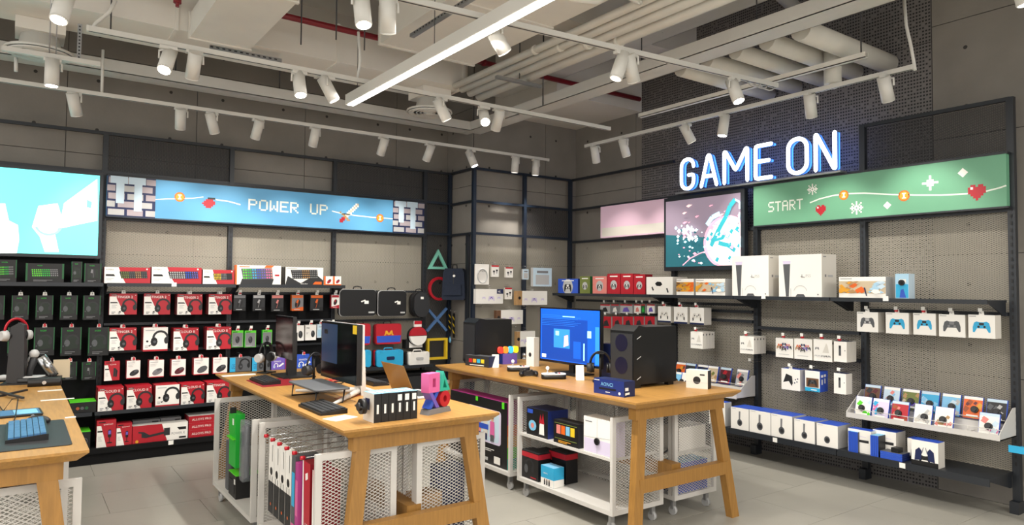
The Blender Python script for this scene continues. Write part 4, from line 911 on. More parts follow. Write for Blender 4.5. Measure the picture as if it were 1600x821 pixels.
# mouse row 3
for i, (bx, dz, kw) in enumerate((((163, 565, 187, 595), D_grip, {}), ((198, 564, 219, 592), D_mousebox, {}), ((233, 563, 256, 590), D_mousebox, dict(tone='grey')), ((268, 562, 290, 588), D_mousebox, dict(tone='maroon')), ((303, 560, 326, 586), D_mousebox, dict(tone='midgrey')), ((333, 559, 355, 584), D_mousebox, {}))):
    lb = ['small red box with grip picture, leftmost of the mouse row', 'second mouse box in the third row, white with dark mouse', 'third mouse box in the third row, grey mouse picture', 'fourth mouse box in the third row, maroon mouse picture', 'fifth mouse box in the third row, mid-grey mouse picture', 'last white mouse box of the third row, above the table edge'][i]
    BEHIND[lb] = ORD[i]+' mouse box of the third row'
    carton('A', bx, .20, .05, dz, 'mouse_box', lb, 'box', G, hang=True, tagm=True, kw=kw, behind=1 if 0 < i < 5 else 0)
for i, (bx, dz, kw, lb) in enumerate((((359, 559, 392, 581), D_headgrey, {}, 'grey headset box with blue end above the middle table'), ((394, 559, 422, 580), D_headgrey, {}, 'second grey and blue headset box behind the headset stand'), ((424, 559, 445, 578), D_headblue, dict(c='purple'), 'purple headset box behind the slim far monitor'), ((446, 560, 460, 577), D_headblue, dict(c='magenta'), 'magenta headset box between the two monitors'), ((462, 555, 487, 577), D_headblue, {}, 'bright blue headset box between the two monitors'))):
    carton('A', bx, .22, .10, dz, 'headset_box', lb, 'box', G, hang=True, tagm=i in (0, 4), kw=kw)
# row on the low shelf
for i, (bx, dz, kw) in enumerate((((153, 606, 193, 645), D_headred, dict(title='CLOUD II')), ((198, 604, 237, 642), D_headred, dict(title='CLOUD II')), ((243, 602, 280, 639), D_headwhite, {}), ((283, 600, 319, 636), D_headred, dict(title='CLOUD II')), ((323, 597, 361, 633), D_headred, dict(title='STINGER')))):
    lb = '%s large headset box from the left on the low shelf' % ORD[i]; BEHIND[lb] = '%s large headset box on the low shelf' % ORD[i]
    carton('A', bx, .33, .11, dz, 'headset_box', lb, 'box', G, z0=ZL+.001, kw=kw, behind=1)
for i, (bx, dz, off, d_, lb) in enumerate((((151, 657, 181, 701), D_mic, .33, .12, 'taller red microphone box at the left of the floor shelf'), ((182, 662, 206, 699), D_mic, .33, .12, 'shorter red microphone box beside the taller one'), ((207, 663, 293, 696), D_mat, .33, .12, 'long red and white box lying on the floor shelf'), ((208, 657, 250, 664), D_greybox, .19, .10, 'grey flat box behind the long red box, left'), ((251, 653, 283, 662), D_greybox, .19, .10, 'grey flat box behind the long red box, right'))):
    x, w, zz, h = dims('A', *bx, off)
    carton('A', bx, off, d_, dz, 'microphone_box' if i < 2 else 'product_box', lb, 'box', G, z0=ZBASE+.001 if i < 3 else None)
zz = ZBASE+.001
for k in range(3):
    bx = (295, 0, 341, 0); x, w, _, _ = dims('A', 295, 640, 343, 690, .33); h = (onA(318, 649, .33)[1]-ZBASE)/3-.002
    mb = MB(); D_stackbox(mb, w, h, .22); o = mb.build('keyboard_box', None, (x, YA-.33+.22, zz)); zz += h+.001
    tag(o, ['bottom red box of the stack of three on the floor shelf', 'middle red box of the stack of three on the floor shelf', 'top red box of the stack of three on the floor shelf'][k], 'box', G)
# the dark and green goods left of them
for i, (bx, v) in enumerate((((-8, 406, 26, 441), 2), ((40, 412, 100, 442), 2), ((112, 409, 128, 442), 0), ((132, 412, 158, 442), 1))):
    carton('A', bx, .30, .10, D_razer, 'accessory_box', '%s black and green box on the shelf under the turquoise screen' % ORD[i], 'box', G, z0=SA+.001, kw=dict(v=v))
for r, (t, b, xs) in enumerate(((462, 500, (-20, 18, 56, 94, 130)), (512, 556, (12, 53, 95, 138)), (566, 594, (98, 128)))):
    for i, x in enumerate(xs):
        carton('A', (x, t, x+(27 if r == 0 else 32 if r == 1 else 22), b), .18, .07, D_razer, 'accessory_box', '%s black-green box from the left in the %s hanging row under the turquoise screen' % (ORD[i], ('top', 'middle', 'bottom')[r]), 'box', G, hang=True, kw=dict(v=(0 if r < 2 else 1)), tagm=r > 0)
carton('A', (109, 628, 150, 643), .33, .2, D_razerlow, 'keyboard_box', 'black box with lime top edge on the low left shelf', 'box', G, z0=ZL+.001)
carton('A', (121, 674, 141, 702), .33, .2, D_razerlow, 'speaker_box', 'black box with lime top edge on the floor shelf', 'box', G, z0=ZBASE+.001, kw=dict(dots=False))
# ================================================================ cases hanging in the third bay
def soft_case(wall, bx, off, d, front, zipm, label, r=.045, behind=False, deco=None, group='zip cases on the back rack', handle=True, name='carry_case'):
    x, w, z0, h = dims(wall, *bx, off)
    t = tag(empty(name, (x, YA-off+d, z0)), label, 'case', group)
    MB().rbox(-w/2, w/2, -d, -d*.79, 0, h, r, front).build('front_shell', t)
    MB().rbox(-w/2-.006, w/2+.006, -d*.80, -d*.66, -.006, h+.006, r, zipm).build('zip_band', t)
    MB().rbox(-w/2, w/2, -d*.67, 0, 0, h, r, front).build('back_shell', t)
    if handle: MB().tube([(-.05, -d*.5, h), (-.045, -d*.5, h+.03), (0, -d*.5, h+.04), (.045, -d*.5, h+.03), (.05, -d*.5, h)], .007, 'black', n=6).build('handle', t)
    if deco:
        m = MB(); deco(m, w, h, -d); m.build('front_print', t)
    return t
def deco_black(m, w, h, y): m.rect(w*.28, w*.45, h*.10, h*.16, y, 'lightgrey'); m.rect(w*.16, w*.28, h*.46, h*.58, y, 'label'); m.pr([(w*.06, h*.56), (w*.18, h*.62), (w*.2, h*.58), (w*.08, h*.52)], y, 'label')
CB = 'black zip cases hung on the back rack'
soft_case('A', (532, 453, 588, 494), .20, .09, 'black', 'lightgrey', 'large black zip case with white piping, leftmost on the bar', deco=deco_black, group=CB)
soft_case('A', (592, 455, 635, 494), .20, .09, 'black', 'lightgrey', 'black zip case in the middle of the hanging bar', deco=deco_black, group=CB)
def deco_tag(m, w, h, y): m.rect(-w*.1, w*.1, h*.72, h*.82, y, 'label')
soft_case('A', (648, 457, 671, 496), .22, .16, 'charcoal', 'black', 'narrow black headset case at the right end of the bar', r=.1, deco=deco_tag, group=CB)
def deco_m(m, w, h, y):
    m.pr([(-w*.46, 0.02), (w*.46, .02), (w*.485, h*.42), (-w*.485, h*.42)], y, 'blue')
    m.pr([(a*w*.22, h*.44+b*h*.24) for a, b in ((-.9, 0), (-.5, 0), (-.5, .35), (0, -.0), (.5, .35), (.5, 0), (.9, 0), (.9, .12), (.75, .2), (.6, 1), (.35, 1), (0, .45), (-.35, 1), (-.6, 1), (-.75, .2), (-.9, .12))], y, 'gold')
CR_ = 'red and blue cases on the back rack'
soft_case('A', (548, 507, 579, 540), .20, .10, 'red', 'darkred', 'red and blue zip case half hidden by the big dark monitor', r=.03, deco=deco_m, group=CR_)
soft_case('A', (588, 507, 627, 538), .20, .10, 'red', 'darkred', 'red and blue zip case with golden M in full view', r=.03, deco=deco_m, group=CR_)
# round red and white case on its bracket
x, w, z0, h = dims('A', 642, 511, 665, 540, .22)
t = tag(empty('round_case', (x, YA-.14, z0)), 'round case, red above and white below, right of the red cases', 'case')
rr_ = h/2
def half(a0, a1): return [(rr_*math.cos(a0+(a1-a0)*i/14), rr_+rr_*math.sin(a0+(a1-a0)*i/14)) for i in range(15)]
MB().prism(half(0.06, PI-.06), 'y', -.09, -.05, 'red').build('upper_shell', t); MB().prism(half(PI+.0, 2*PI), 'y', -.09, -.05, 'card').build('lower_shell', t)
MB().cyl((0, -.05, rr_), (0, 0, rr_), rr_*1.03, 'black', n=24).build('back_shell', t)
MB().box(-.05, .05, -.07, -.05, h, h+.07, 'card').box(-.05, .05, -.072, -.07, h+.03, h+.07, 'tagred').build('hang_card', t)
x, w, z0, h = dims('A', 634, 531, 660, 545, .16)
tag(MB().box(-w/2, w/2, -.10, 0, 0, h, 'black').rect(-w*.3, w*.5, h*.1, h*.9, -.10, 'card').build('accessory_box', None, (x, YA-.06, z0)), 'small black and white box under the round case', 'box')
def hard_case(bx, m, side, label, clasp='navy'):
    x, w, z0, h = dims('A', *bx, .24); d = .16
    t = tag(empty('hard_case', (x, YA-.24+d, z0)), label, 'case', 'hard cases on the back rack')
    MB().rbox(-w/2, w/2, -d, -d*.5, 0, h, .02, m).build('front_shell', t); MB().rbox(-w/2, w/2, -d*.47, 0, 0, h, .02, side).build('back_shell', t)
    MB().rbox(-.05, .05, -d-.008, -d, h*.42, h*.62, .012, clasp).build('badge', t)
    for a in (-1, 1): MB().box(a*w*.36-.018, a*w*.36+.018, -d-.006, -d*.3, h-.02, h+.006, m).build('latch', t); MB().box(a*w*.36-.018, a*w*.36+.018, -d-.006, -d*.3, -.006, .015, m).build('latch', t)
    MB().tube([(-.06, -d*.6, h), (-.05, -d*.6, h+.025), (.05, -d*.6, h+.025), (.06, -d*.6, h)], .008, m, n=6).build('handle', t)
    return t
hard_case((548, 549, 580, 574), 'cyan', 'cyan', 'cyan hard case partly hidden by the white monitor stand')
hard_case((590, 548, 630, 573), 'cyan', 'red', 'cyan hard case with dark badge in full view')
hard_case((640, 551, 671, 571), 'card', 'charcoal', 'white and black hard case beside the cyan ones', clasp='lightgrey')
cb = tag(empty('base_cabinet', (3.62, YA, 0)), 'low black cabinet under the hard cases on the back rack', 'cabinet')
MB().box(-.58, .58, -.34, -.01, .0, .62, 'board_black').build('body', cb); MB().box(-.56, -.01, -.352, -.34, .05, .59, 'charcoal').build('door', cb); MB().box(.01, .56, -.352, -.34, .05, .59, 'charcoal').build('door', cb)
shelf((0, YA, 0), 0, 3.035, 4.19, dims('A', 590, 548, 630, 573, .24)[2]-.001, .27, 'steel_black', 'narrow black shelf under the cyan hard cases', bracket=False)
# ================================================================ symbol strip
def sym(px, py): return onY(px, py, YA-.05)
def symthing(name, label, m, mb_fn, c):
    t = tag(mb_fn(MB()).build(name, None, c), label, 'wall symbol', 'coloured button symbols on the corner strip')
c = sym(684.5, 390); base_ = sym(684.5, 421); R0 = (c.z-base_.z); wd_ = sym(700, 421).x-sym(669, 421).x
def frame_poly(outer, inner, y0, y1, m):
    def f(mb):
        n = len(outer)
        for i in range(n):
            j = (i+1) % n
            a, b, c_, d_ = outer[i], outer[j], inner[j], inner[i]
            for yy, rev in ((y0, False), (y1, True)):
                q = [(a[0], yy, a[1]), (b[0], yy, b[1]), (c_[0], yy, c_[1]), (d_[0], yy, d_[1])]; mb.face(q[::-1] if rev else q, m)
            mb.face([(a[0], y0, a[1]), (a[0], y1, a[1]), (b[0], y1, b[1]), (b[0], y0, b[1])], m); mb.face([(d_[0], y0, d_[1]), (c_[0], y0, c_[1]), (c_[0], y1, c_[1]), (d_[0], y1, d_[1])], m)
        return mb
    return f
h_ = wd_/2; tk = .032
symthing('triangle_symbol', 'mint green triangle outline on the corner strip', 'mint', frame_poly([(-h_, 0), (h_, 0), (0, R0)], [(-h_+tk*1.8, tk), (h_-tk*1.8, tk), (0, R0-tk*2.2)], -.03, 0, 'mint'), (base_.x, YA-.03, base_.z))
c = sym(686, 451.5); r_ = sym(686, 433).z-c.z; N_ = 28
symthing('circle_symbol', 'red ring on the corner strip half behind the backpack', 'red', frame_poly([(r_*math.cos(2*PI*i/N_), r_*math.sin(2*PI*i/N_)) for i in range(N_)], [((r_-tk)*math.cos(2*PI*i/N_), (r_-tk)*math.sin(2*PI*i/N_)) for i in range(N_)], -.03, 0, 'red'), (c.x, YA-.03, c.z))
a = sym(667, 518); b_ = sym(698, 482); mat('slateblue', srgb('#4d6f9e'), .5)
def cross(mb):
    W2, H2 = (b_.x-a.x)/2, (b_.z-a.z)/2; k = .016
    for sg in (1, -1):
        L = math.hypot(W2, H2); nx, nz = -H2/L*k*sg, W2/L*k
        mb.prism([(-W2-nx, -sg*H2-nz), (W2-nx, sg*H2-nz), (W2+nx, sg*H2+nz), (-W2+nx, -sg*H2+nz)], 'y', -.03+(.001 if sg > 0 else 0), 0, 'slateblue')
    return mb
symthing('cross_symbol', 'blue cross on the corner strip', 'slateblue', cross, ((a.x+b_.x)/2, YA-.03, (a.z+b_.z)/2))
a = sym(666, 563); b_ = sym(698, 528); W2, H2 = (b_.x-a.x)/2, (b_.z-a.z)/2
symthing('square_symbol', 'yellow square frame at the bottom of the corner strip', 'yellow', frame_poly([(-W2, -H2), (W2, -H2), (W2, H2), (-W2, H2)], [(-W2+.03, -H2+.03), (W2-.03, -H2+.03), (W2-.03, H2-.03), (-W2+.03, H2-.03)], -.045, 0, 'yellow'), ((a.x+b_.x)/2, YA-.03, (a.z+b_.z)/2))
# backpack on the return frame
mat('navy_cloth', srgb('#1b2436'), .85, noise=.15, nscale=40)
c0 = onX(709, 445, XR-.12); 
bp = tag(empty('backpack', (XR-.06, YR+.33, 1.50)), 'dark navy backpack hanging beside the red ring', 'backpack')
bp.rotation_euler = (0, 0, -PI/2+.75)
H_ = .40
MB().prism([(-.15, .02), (-.13, 0), (.13, 0), (.15, .02), (.135, .34), (.11, .395), (-.11, .395), (-.135, .34)], 'y', -.12, 0, 'navy_cloth').build('body', bp)
MB().prism([(-.11, .06), (.11, .06), (.105, .19), (-.105, .19)], 'y', -.15, -.12, 'navy_cloth').build('pocket', bp)
MB().tube([(-.03, -.06, .39), (-.025, -.06, .44), (.025, -.06, .44), (.03, -.06, .39)], .008, 'black', n=6).build('handle', bp)
MB().box(-.004, .004, -.123, -.12, .2, .36, 'black').build('zip', bp); MB().cyl((.01, -.122, .30), (.01, -.13, .30), .016, 'label', n=10).build('price_sticker', bp)
# straps and key tags on the dark post
for k, (px, py0, py1, col) in enumerate(((703, 488, 520, 'black'), (709, 490, 528, 'black'))):
    p = onX(px, py0, XR-.03); q = onX(px, py1, XR-.03); L = p.z-q.z
    t = tag(empty('lanyard', q), ['black and yellow lanyard nearer the cross symbol', 'black and yellow lanyard nearer the black tower'][k], 'lanyard')
    MB().box(-.006, .006, -.02, .02, 0, L, 'black').build('strap', t)
    for j in range(3): MB().prism([(-.022, L*(.15+.28*j)), (.022, L*(.28+.28*j)), (.022, L*(.34+.28*j)), (-.022, L*(.21+.28*j))], 'x', -.009, -.007, 'yellow').build('stripe', t)
    MB().tube([(0, 0, L), (0, -.01, L+.03), (.03, 0, L+.035)], .004, 'chrome', n=5).build('clip', t)
p = onX(703, 531, XR-.03); t = tag(MB().lathe([(.0, -.045), (.022, -.03), (.028, -.012), (.02, .01), (.006, .035), (0, .045)], (0, 0, 0), 'sky', n=12, scale=(.4, 1)).build('key_ring', None, p), 'light blue drop-shaped key ring under the lanyards', 'key ring')
# ================================================================ corner bay goods (face at YR)
def onC(px, py, off): p = onY(px, py, YR-off); return p.x, p.z
def cpack(bx, off, d, design, name, label, cat='package', hk=True, **kw):
    cx, cy = (bx[0]+bx[2])/2, (bx[1]+bx[3])/2
    a, b = onC(bx[0], cy, off)[0], onC(bx[2], cy, off)[0]; z1, z0 = onC(cx, bx[1], off)[1], onC(cx, bx[3], off)[1]
    mb = MB(); design(mb, b-a, z1-z0, d, **kw); o = mb.build(name, None, ((a+b)/2, YR-off+d, z0)); tag(o, label, cat, 'packs in the corner bay')
    if hk: hook(rc, (a+b)/2, z1+.012, off+.01)
    return o
def D_cable(mb, w, h, d):
    mb.box(-w/2, w/2, -d*.3, 0, 0, h, 'card', side='offwhite'); y = -d*.3
    for k in range(3): mb.tube([(w*.34*math.cos(t*PI/10), y-.004-.004*k, h*.42+h*.34*math.sin(t*PI/10)) for t in range(20)], .006, 'lightgrey', n=5, closed=True)
    mb.text('SKYTECH', -w*.3, h*.62, h*.07, y, 'charcoal', wmax=w*.6)
def D_plug(mb, w, h, d):
    mb.box(-w/2, w/2, -d, 0, 0, h, 'card', side='offwhite'); mb.rect(-w/2, w/2, h*.88, h, -d, 'tagred'); mb.rect(-w*.3, -w*.05, h*.4, h*.55, -d, 'charcoal'); mb.rect(-w*.2, -w*.12, h*.2, h*.4, -d, 'charcoal'); mb.rect(w*.1, w*.34, h*.5, h*.64, -d, 'charcoal'); mb.rect(w*.18, w*.26, h*.3, h*.5, -d, 'charcoal')
def D_router(mb, w, h, d, end='card', badge=False):
    mb.box(-w/2, w/2, -d, 0, 0, h, 'card', side=end); y = -d
    if end != 'card': mb.rect(-w/2, -w*.34, 0, h, y, end); mb.disc(-w*.42, h*.5, h*.12, y, 'black', n=8)
    ic_pad(mb, w*.06, h*.36, h*.5, y, 'lilac', 'purple'); ic_pad(mb, -w*.22, h*.4, h*.26, y, 'lilac', 'lilac'); ic_pad(mb, w*.34, h*.4, h*.26, y, 'lilac', 'lilac')
    if badge: mb.rect(w*.26, w*.5, h*.68, h, y, 'navy'); mb.text('4K', w*.30, h*.76, h*.14, y, 'label')
cpack((744, 413, 766, 445), .08, .04, D_cable, 'cable_pack', 'white cable pack hanging at the top left of the corner bay')
for i, bx in enumerate(((768, 415, 779.5, 433), (790, 418, 801.5, 434), (789, 450, 800, 468))):
    cpack(bx, .06, .03, D_plug, 'plug_pack', ['small white and red plug pack beside the cable pack', 'small plug pack, second in the corner bay top row', 'small plug pack below the top row of the corner bay'][i])
def D_clearpack(mb, w, h, d):
    mb.box(-w/2, w/2, -d, 0, 0, h, 'paleblue', side='lightgrey'); mb.rect(-w*.36, w*.36, h*.1, h*.62, -d, 'lightgrey'); mb.rect(-w*.3, w*.3, h*.72, h*.84, -d, 'grey')
cpack((817, 421, 826, 437), .06, .03, D_clearpack, 'plug_pack', 'narrow pale pack in the corner bay top row')
cpack((833, 419, 862, 448), .08, .05, D_clearpack, 'cable_pack', 'wide pale clear pack at the right of the corner bay')
cpack((744, 452, 786, 475), .10, .06, D_router, 'accessory_box', 'white box with dark 4K badge in the corner bay', 'box', badge=True)
cpack((808, 455, 855, 477), .12, .07, D_router, 'accessory_box', 'white box with brown end hanging high in the corner bay', 'box', end='tan')
cpack((776, 485, 817, 507), .10, .06, D_router, 'accessory_box', 'white box with brown end hanging above the black tower', 'box', end='brown')
cpack((808, 518, 836, 542), .10, .06, D_router, 'accessory_box', 'white box hanging behind the blue monitor edge', 'box', end='tan')
for k, (px, py) in enumerate(((752, 480), (768, 480), (820, 482), (838, 482), (804, 512))): x_, z_ = onC(px, py, .1); hook(rc, x_, z_, .12)
# stacked goods seen between the tower and the blue monitor
# ================================================================ right rack goods
GB = 'console packages on the right rack'
def D_vr(mb, w, h, d):
    mb.box(-w/2, w/2, -d, 0, 0, h, 'card', side='offwhite', top='navy'); y = -d
    mb.pr([(w*a, h*b) for a, b in ((-.16, .62), (-.08, .74), (.06, .72), (.12, .58), (.04, .48), (-.1, .5))], y, 'black')
    mb.pr([(-w*.30, h*.42), (-w*.26, h*.46), (-w*.2, h*.26), (-w*.25, h*.22)], y, 'charcoal'); mb.pr([(w*.26, h*.36), (w*.31, h*.38), (w*.36, h*.14), (w*.31, h*.12)], y, 'charcoal')
def D_art(mb, w, h, d, cols=('gold', 'tan', 'orange', 'beige', 'sky', 'lightblue', 'paleblue'), seed=1, vr=True):
    mb.box(-w/2, w/2, -d, 0, 0, h, 'card', side='lightgrey', top='navy'); y = -d; rr = random.Random(seed)
    z0, z1 = h*.22, h*.80; mb.rect(-w/2, w*.5, z0, z1, y, cols[len(cols)//2]); n = 34
    for i in range(n):
        u = rr.random(); x = -w*.5+u*w; zz = z0+rr.random()*(z1-z0); s = h*rr.uniform(.05, .16); c = cols[min(len(cols)-1, max(0, int(u*len(cols)+rr.uniform(-.8, .8))))]
        mb.pr([(max(-w/2, min(w/2, x+a*s*1.6)), max(z0, min(z1, zz+b*s))) for a, b in ((-1, -.2), (0, -.9), (1, 0), (.2, .8))], y, c)
    if vr: mb.pr([(w*.2, h*.3), (w*.26, h*.42), (w*.36, h*.40), (w*.40, h*.26), (w*.3, h*.2)], y, 'card'); mb.pr([(w*.05, h*.5), (w*.1, h*.1), (w*.12, h*.12), (w*.08, h*.5)], y, 'navy')
    mb.rect(-w*.46, -w*.2, h*.9, h*.93, y, 'grey'); mb.text('SIE', w*.5, 0, .001, y, 'grey')
def D_console(mb, w, h, d):
    mb.box(-w/2, w/2, -d, 0, 0, h, 'card', side='offwhite', top='offwhite'); y = -d
    mb.pr([(-w*.40, h*.84), (-w*.22, h*.86), (-w*.26, 0.004), (-w*.33, .004)], y, 'midgrey'); mb.pr([(-w*.41, h*.86), (-w*.21, h*.86), (-w*.22, h*.78), (-w*.40, h*.78)], y, 'lilac'); mb.pr([(-w*.42, h*.84), (-w*.40, h*.84), (-w*.33, .004), (-w*.37, .004)], y, 'label')
    mb.rect(-w*.215, -w*.205, .004, h*.2, y, 'lightgrey')
    # flat drawing of the round-shouldered mark and PS5 lettering
    mb.pr([(w*.045, h*.53), (w*.06, h*.53), (w*.06, h*.46), (w*.045, h*.455)], y, 'grey'); mb.pr([(w*.02, h*.475), (w*.12, h*.455), (w*.12, h*.47), (w*.02, h*.49)], y, 'grey')
    mb.text('PS5', w*.14, h*.465, h*.065, y, 'lightgrey', wmax=w*.24)
    mb.pr([(-w*.10, .004), (w*.13, .004), (w*.09, h*.07), (-w*.06, h*.07)], y, 'midgrey'); mb.ring(w*.015, h*.10, w*.15, w*.012, y, 'lightgrey', a0=.3, a1=PI-.3); mb.rect(w*.40, w*.43, h*.05, h*.08, y, 'grey')
    mb.text('PS5', 0, 0, .0005, y, 'grey')
    # the right-hand side
    for (a, b, c_, e, mm) in ((.2, .3, .47, .53, 'grey'), (.4, .75, .47, .52, 'lightgrey'), (.1, .3, .93, .95, 'grey')):
        X_ = w/2+.0008; mb.face([(X_, -d+d*a, h*c_), (X_, -d+d*b, h*c_), (X_, -d+d*b, h*e), (X_, -d+d*a, h*e)], mm)
def D_clearblue(mb, w, h, d):
    mb.box(-w/2, w/2, -d, 0, 0, h, 'lightblue', side='paleblue', top='card'); y = -d; mb.rect(-w*.46, w*.46, h*.04, h*.58, y, 'cyan'); mb.pr([(-w*.2, h*.04), (w*.3, h*.04), (w*.1, h*.4), (-w*.1, h*.35)], y, 'blue'); mb.rect(-w*.2, w*.3, h*.64, h*.78, y, 'card')
def D_pad(mb, w, h, d, pm='charcoal', p2='midgrey', top='navy', bottom=None):
    mb.box(-w/2, w/2, -d, 0, 0, h, 'card', side='offwhite', top=top, bottom=bottom); y = -d
    mb.rect(-w*.46, -w*.2, h*.92, h*.945, y, 'grey'); ic_pad(mb, 0, h*.5, w*.66, y, pm, p2)
    if bottom: mb.rect(-w/2, w/2, 0, h*.08, y, bottom)
def D_padwhite(mb, w, h, d):
    mb.box(-w/2, w/2, -d, 0, 0, h, 'card', side='offwhite', top='offwhite'); y = -d
    mb.rect(-w/2, w/2, 0, h*.1, y, 'navy'); ic_pad(mb, 0, h*.46, w*.62, y, 'offwhite', 'card')
    for a in (-1, 1): mb.pr([(a*w*.30, h*.2), (a*w*.22, h*.24), (a*w*.24, h*.42), (a*w*.31, h*.38)], y, 'charcoal')
    for a, b in ((.02, .5), (-.15, .52), (.14, .56)): mb.disc(w*a, h*b, w*.04, y, 'charcoal', n=8)
def D_stand(mb, w, h, d):
    mb.box(-w/2, w/2, -d, 0, 0, h, 'card', side='offwhite'); y = -d; ic_pad(mb, -w*.3, h*.58, w*.2, y, 'midgrey', 'card'); mb.pr([(w*.0, h*.4), (w*.34, h*.4), (w*.28, h*.7), (w*.2, h*.84)], y, 'offwhite')
    for k in range(5): ic_pad(mb, -w*.36+k*w*.18, h*.24, w*.14, y, ('lightgrey', 'lightgrey', 'grey', 'charcoal', 'grey')[k], 'card')
    for k in range(3):
        X_ = w/2+.0008; mb.face([(X_, -d*.9, h*.8), (X_, -d*.6, h*.8), (X_, -d*.6, h*.9), (X_, -d*.9, h*.9)], 'charcoal')
def D_padgroup(mb, w, h, d):
    mb.box(-w/2, w/2, -d, 0, 0, h, 'card', side='offwhite'); y = -d
    for k, (a, b, c) in enumerate(((-.25, .62, 'orange'), (.22, .64, 'salmon'), (0, .68, 'navy'), (-.3, .52, 'tan'), (.3, .54, 'charcoal'), (-.12, .52, 'maroon'), (.12, .52, 'purple'), (0, .44, 'charcoal'))): ic_pad(mb, w*a, h*b, w*.26, y, c, 'lightgrey')
    mb.rect(-w*.3, w*.3, h*.16, h*.18, y, 'lightgrey')
def D_remote(mb, w, h, d, top='navy'):
    mb.box(-w/2, w/2, -d, 0, 0, h, 'card', side='offwhite', top=top); mb.rect(-w*.12, w*.06, h*.3, h*.8, -d, 'midgrey'); mb.rect(-w*.10, w*.04, h*.66, h*.78, -d, 'charcoal'); mb.disc(w*.36, h*.56, w*.04, -d, 'grey', n=8)
def D_padtilt(mb, w, h, d):
    mb.box(-w/2, w/2, -d, 0, 0, h, 'card', side='offwhite', top='blue'); y = -d
    mb.pr([(-w*.4, h*.34), (-w*.24, h*.76), (w*.08, h*.66), (w*.12, h*.34), (w*.06, h*.2), (-w*.1, h*.42)], y, 'charcoal')
    for a, b in ((.26, .52), (.34, .42), (.22, .36), (.38, .56)): mb.disc(w*a, h*b, w*.035, y, 'navy', n=8)
def D_padwindow(mb, w, h, d):
    mb.box(-w/2, w/2, -d, 0, 0, h, 'card', side='blue', top='deepblue', bottom='blue'); y = -d
    mb.rect(-w*.42, w*.42, h*.20, h*.64, y, 'brown'); ic_pad(mb, 0, h*.42, w*.62, y, 'charcoal', 'midgrey'); mb.rect(-w/2, w/2, 0, h*.18, y, 'cyan'); mb.rect(-w*.1, w*.3, h*.06, h*.1, y, 'label')
    X_ = w/2+.0008
    for a, b, c, e in ((.15, .4, .7, .82), (.5, .75, .72, .84), (.2, .35, .35, .6), (.55, .7, .4, .64)): mb.face([(X_, -d+d*a, h*c), (X_, -d+d*b, h*c), (X_, -d+d*b, h*e), (X_, -d+d*a, h*e)], 'label')
def D_phones(mb, w, h, d, band=True):
    mb.box(-w/2, w/2, -d, 0, 0, h, 'card', side='lightgrey', top='blue', back='blue'); y = -d
    if band: mb.pr([(w*-.06, h*.34), (w*.02, h*.34), (w*.04, h*.84), (-w*.05, h*.84)], y, 'grey')
    mb.disc(-w*.0, h*.32, w*.14, y, 'midgrey', n=14, sz=1.15); mb.disc(w*.01, h*.31, w*.09, y, 'charcoal', n=12); mb.rect(-w*.44, -w*.2, h*.93, h*.95, y, 'lightgrey')
def D_line(mb, w, h, d):
    mb.box(-w/2, w/2, -d, 0, 0, h, 'card', side='offwhite', top='blue'); mb.pr([(-w*.3, h*.2), (-w*.26, h*.2), (-w*.1, h*.46), (w*.4, h*.46), (w*.4, h*.58), (-w*.14, h*.56)], -d, 'charcoal'); mb.line([(-w*.3, h*.75), (w*.3, h*.7)], .004, -d, 'lilac')
def D_grips(mb, w, h, d):
    mb.box(-w/2, w/2, -d, 0, 0, h, 'card', side='offwhite', top='blue'); y = -d; mb.rect(-w/2, w/2, 0, h*.2, y, 'black'); ic_pad(mb, 0, h*.3, w*.4, y, 'black', 'charcoal')
    for a in (-1, 1): mb.pr([(a*w*.38, h*.2), (a*w*.14, h*.24), (a*w*.1, h*.6), (a*w*.2, h*.72), (a*w*.34, h*.6)], y, 'navy'); mb.line([(a*w*.1, h*.5), (a*w*.04, h*.74)], .004, y, 'navy')
# upper shelf
for i, (bx, dz, kw, d_, lb) in enumerate((
    ((1010, 433, 1051, 461), D_vr, {}, .24, 'white headset goggles box at the left end below the wall screen'),
    ((1057, 436, 1084, 461), D_art, dict(cols=('brown', 'tan', 'gold', 'orange'), seed=5, vr=False), .16, 'white box with golden picture under the wall screen'),
    ((1087, 436, 1133, 462), D_art, dict(seed=2), .22, 'wide picture box left of the big console boxes'),
    ((1144, 400, 1201, 463), D_console, {}, .24, 'tall white console box, left of the two'),
    ((1217, 398, 1284, 464), D_console, {}, .24, 'tall white console box, right of the two'),
    ((1311, 433, 1384, 465), D_art, dict(seed=4), .20, 'wide picture box right of the big console boxes'),
    ((1399, 428, 1420, 465), D_clearblue, {}, .10, 'small light blue clear pack at the right of the upper shelf'))):
    o = carton('B', bx, .34, d_, dz, 'console_box' if i in (3, 4) else 'product_box', lb, 'box', GB, z0=SB+.001, kw=kw)
    if i == 6:
        PK = MB().cyl((0, -.012, 0), (0, 0, 0), .024, 'black', n=12).cyl((0, -.02, 0), (0, -.012, 0), .012, 'blackgloss', n=8).data('security_puck')
        inst(PK, 'security_puck', o, (0, -d_-.003, .13))
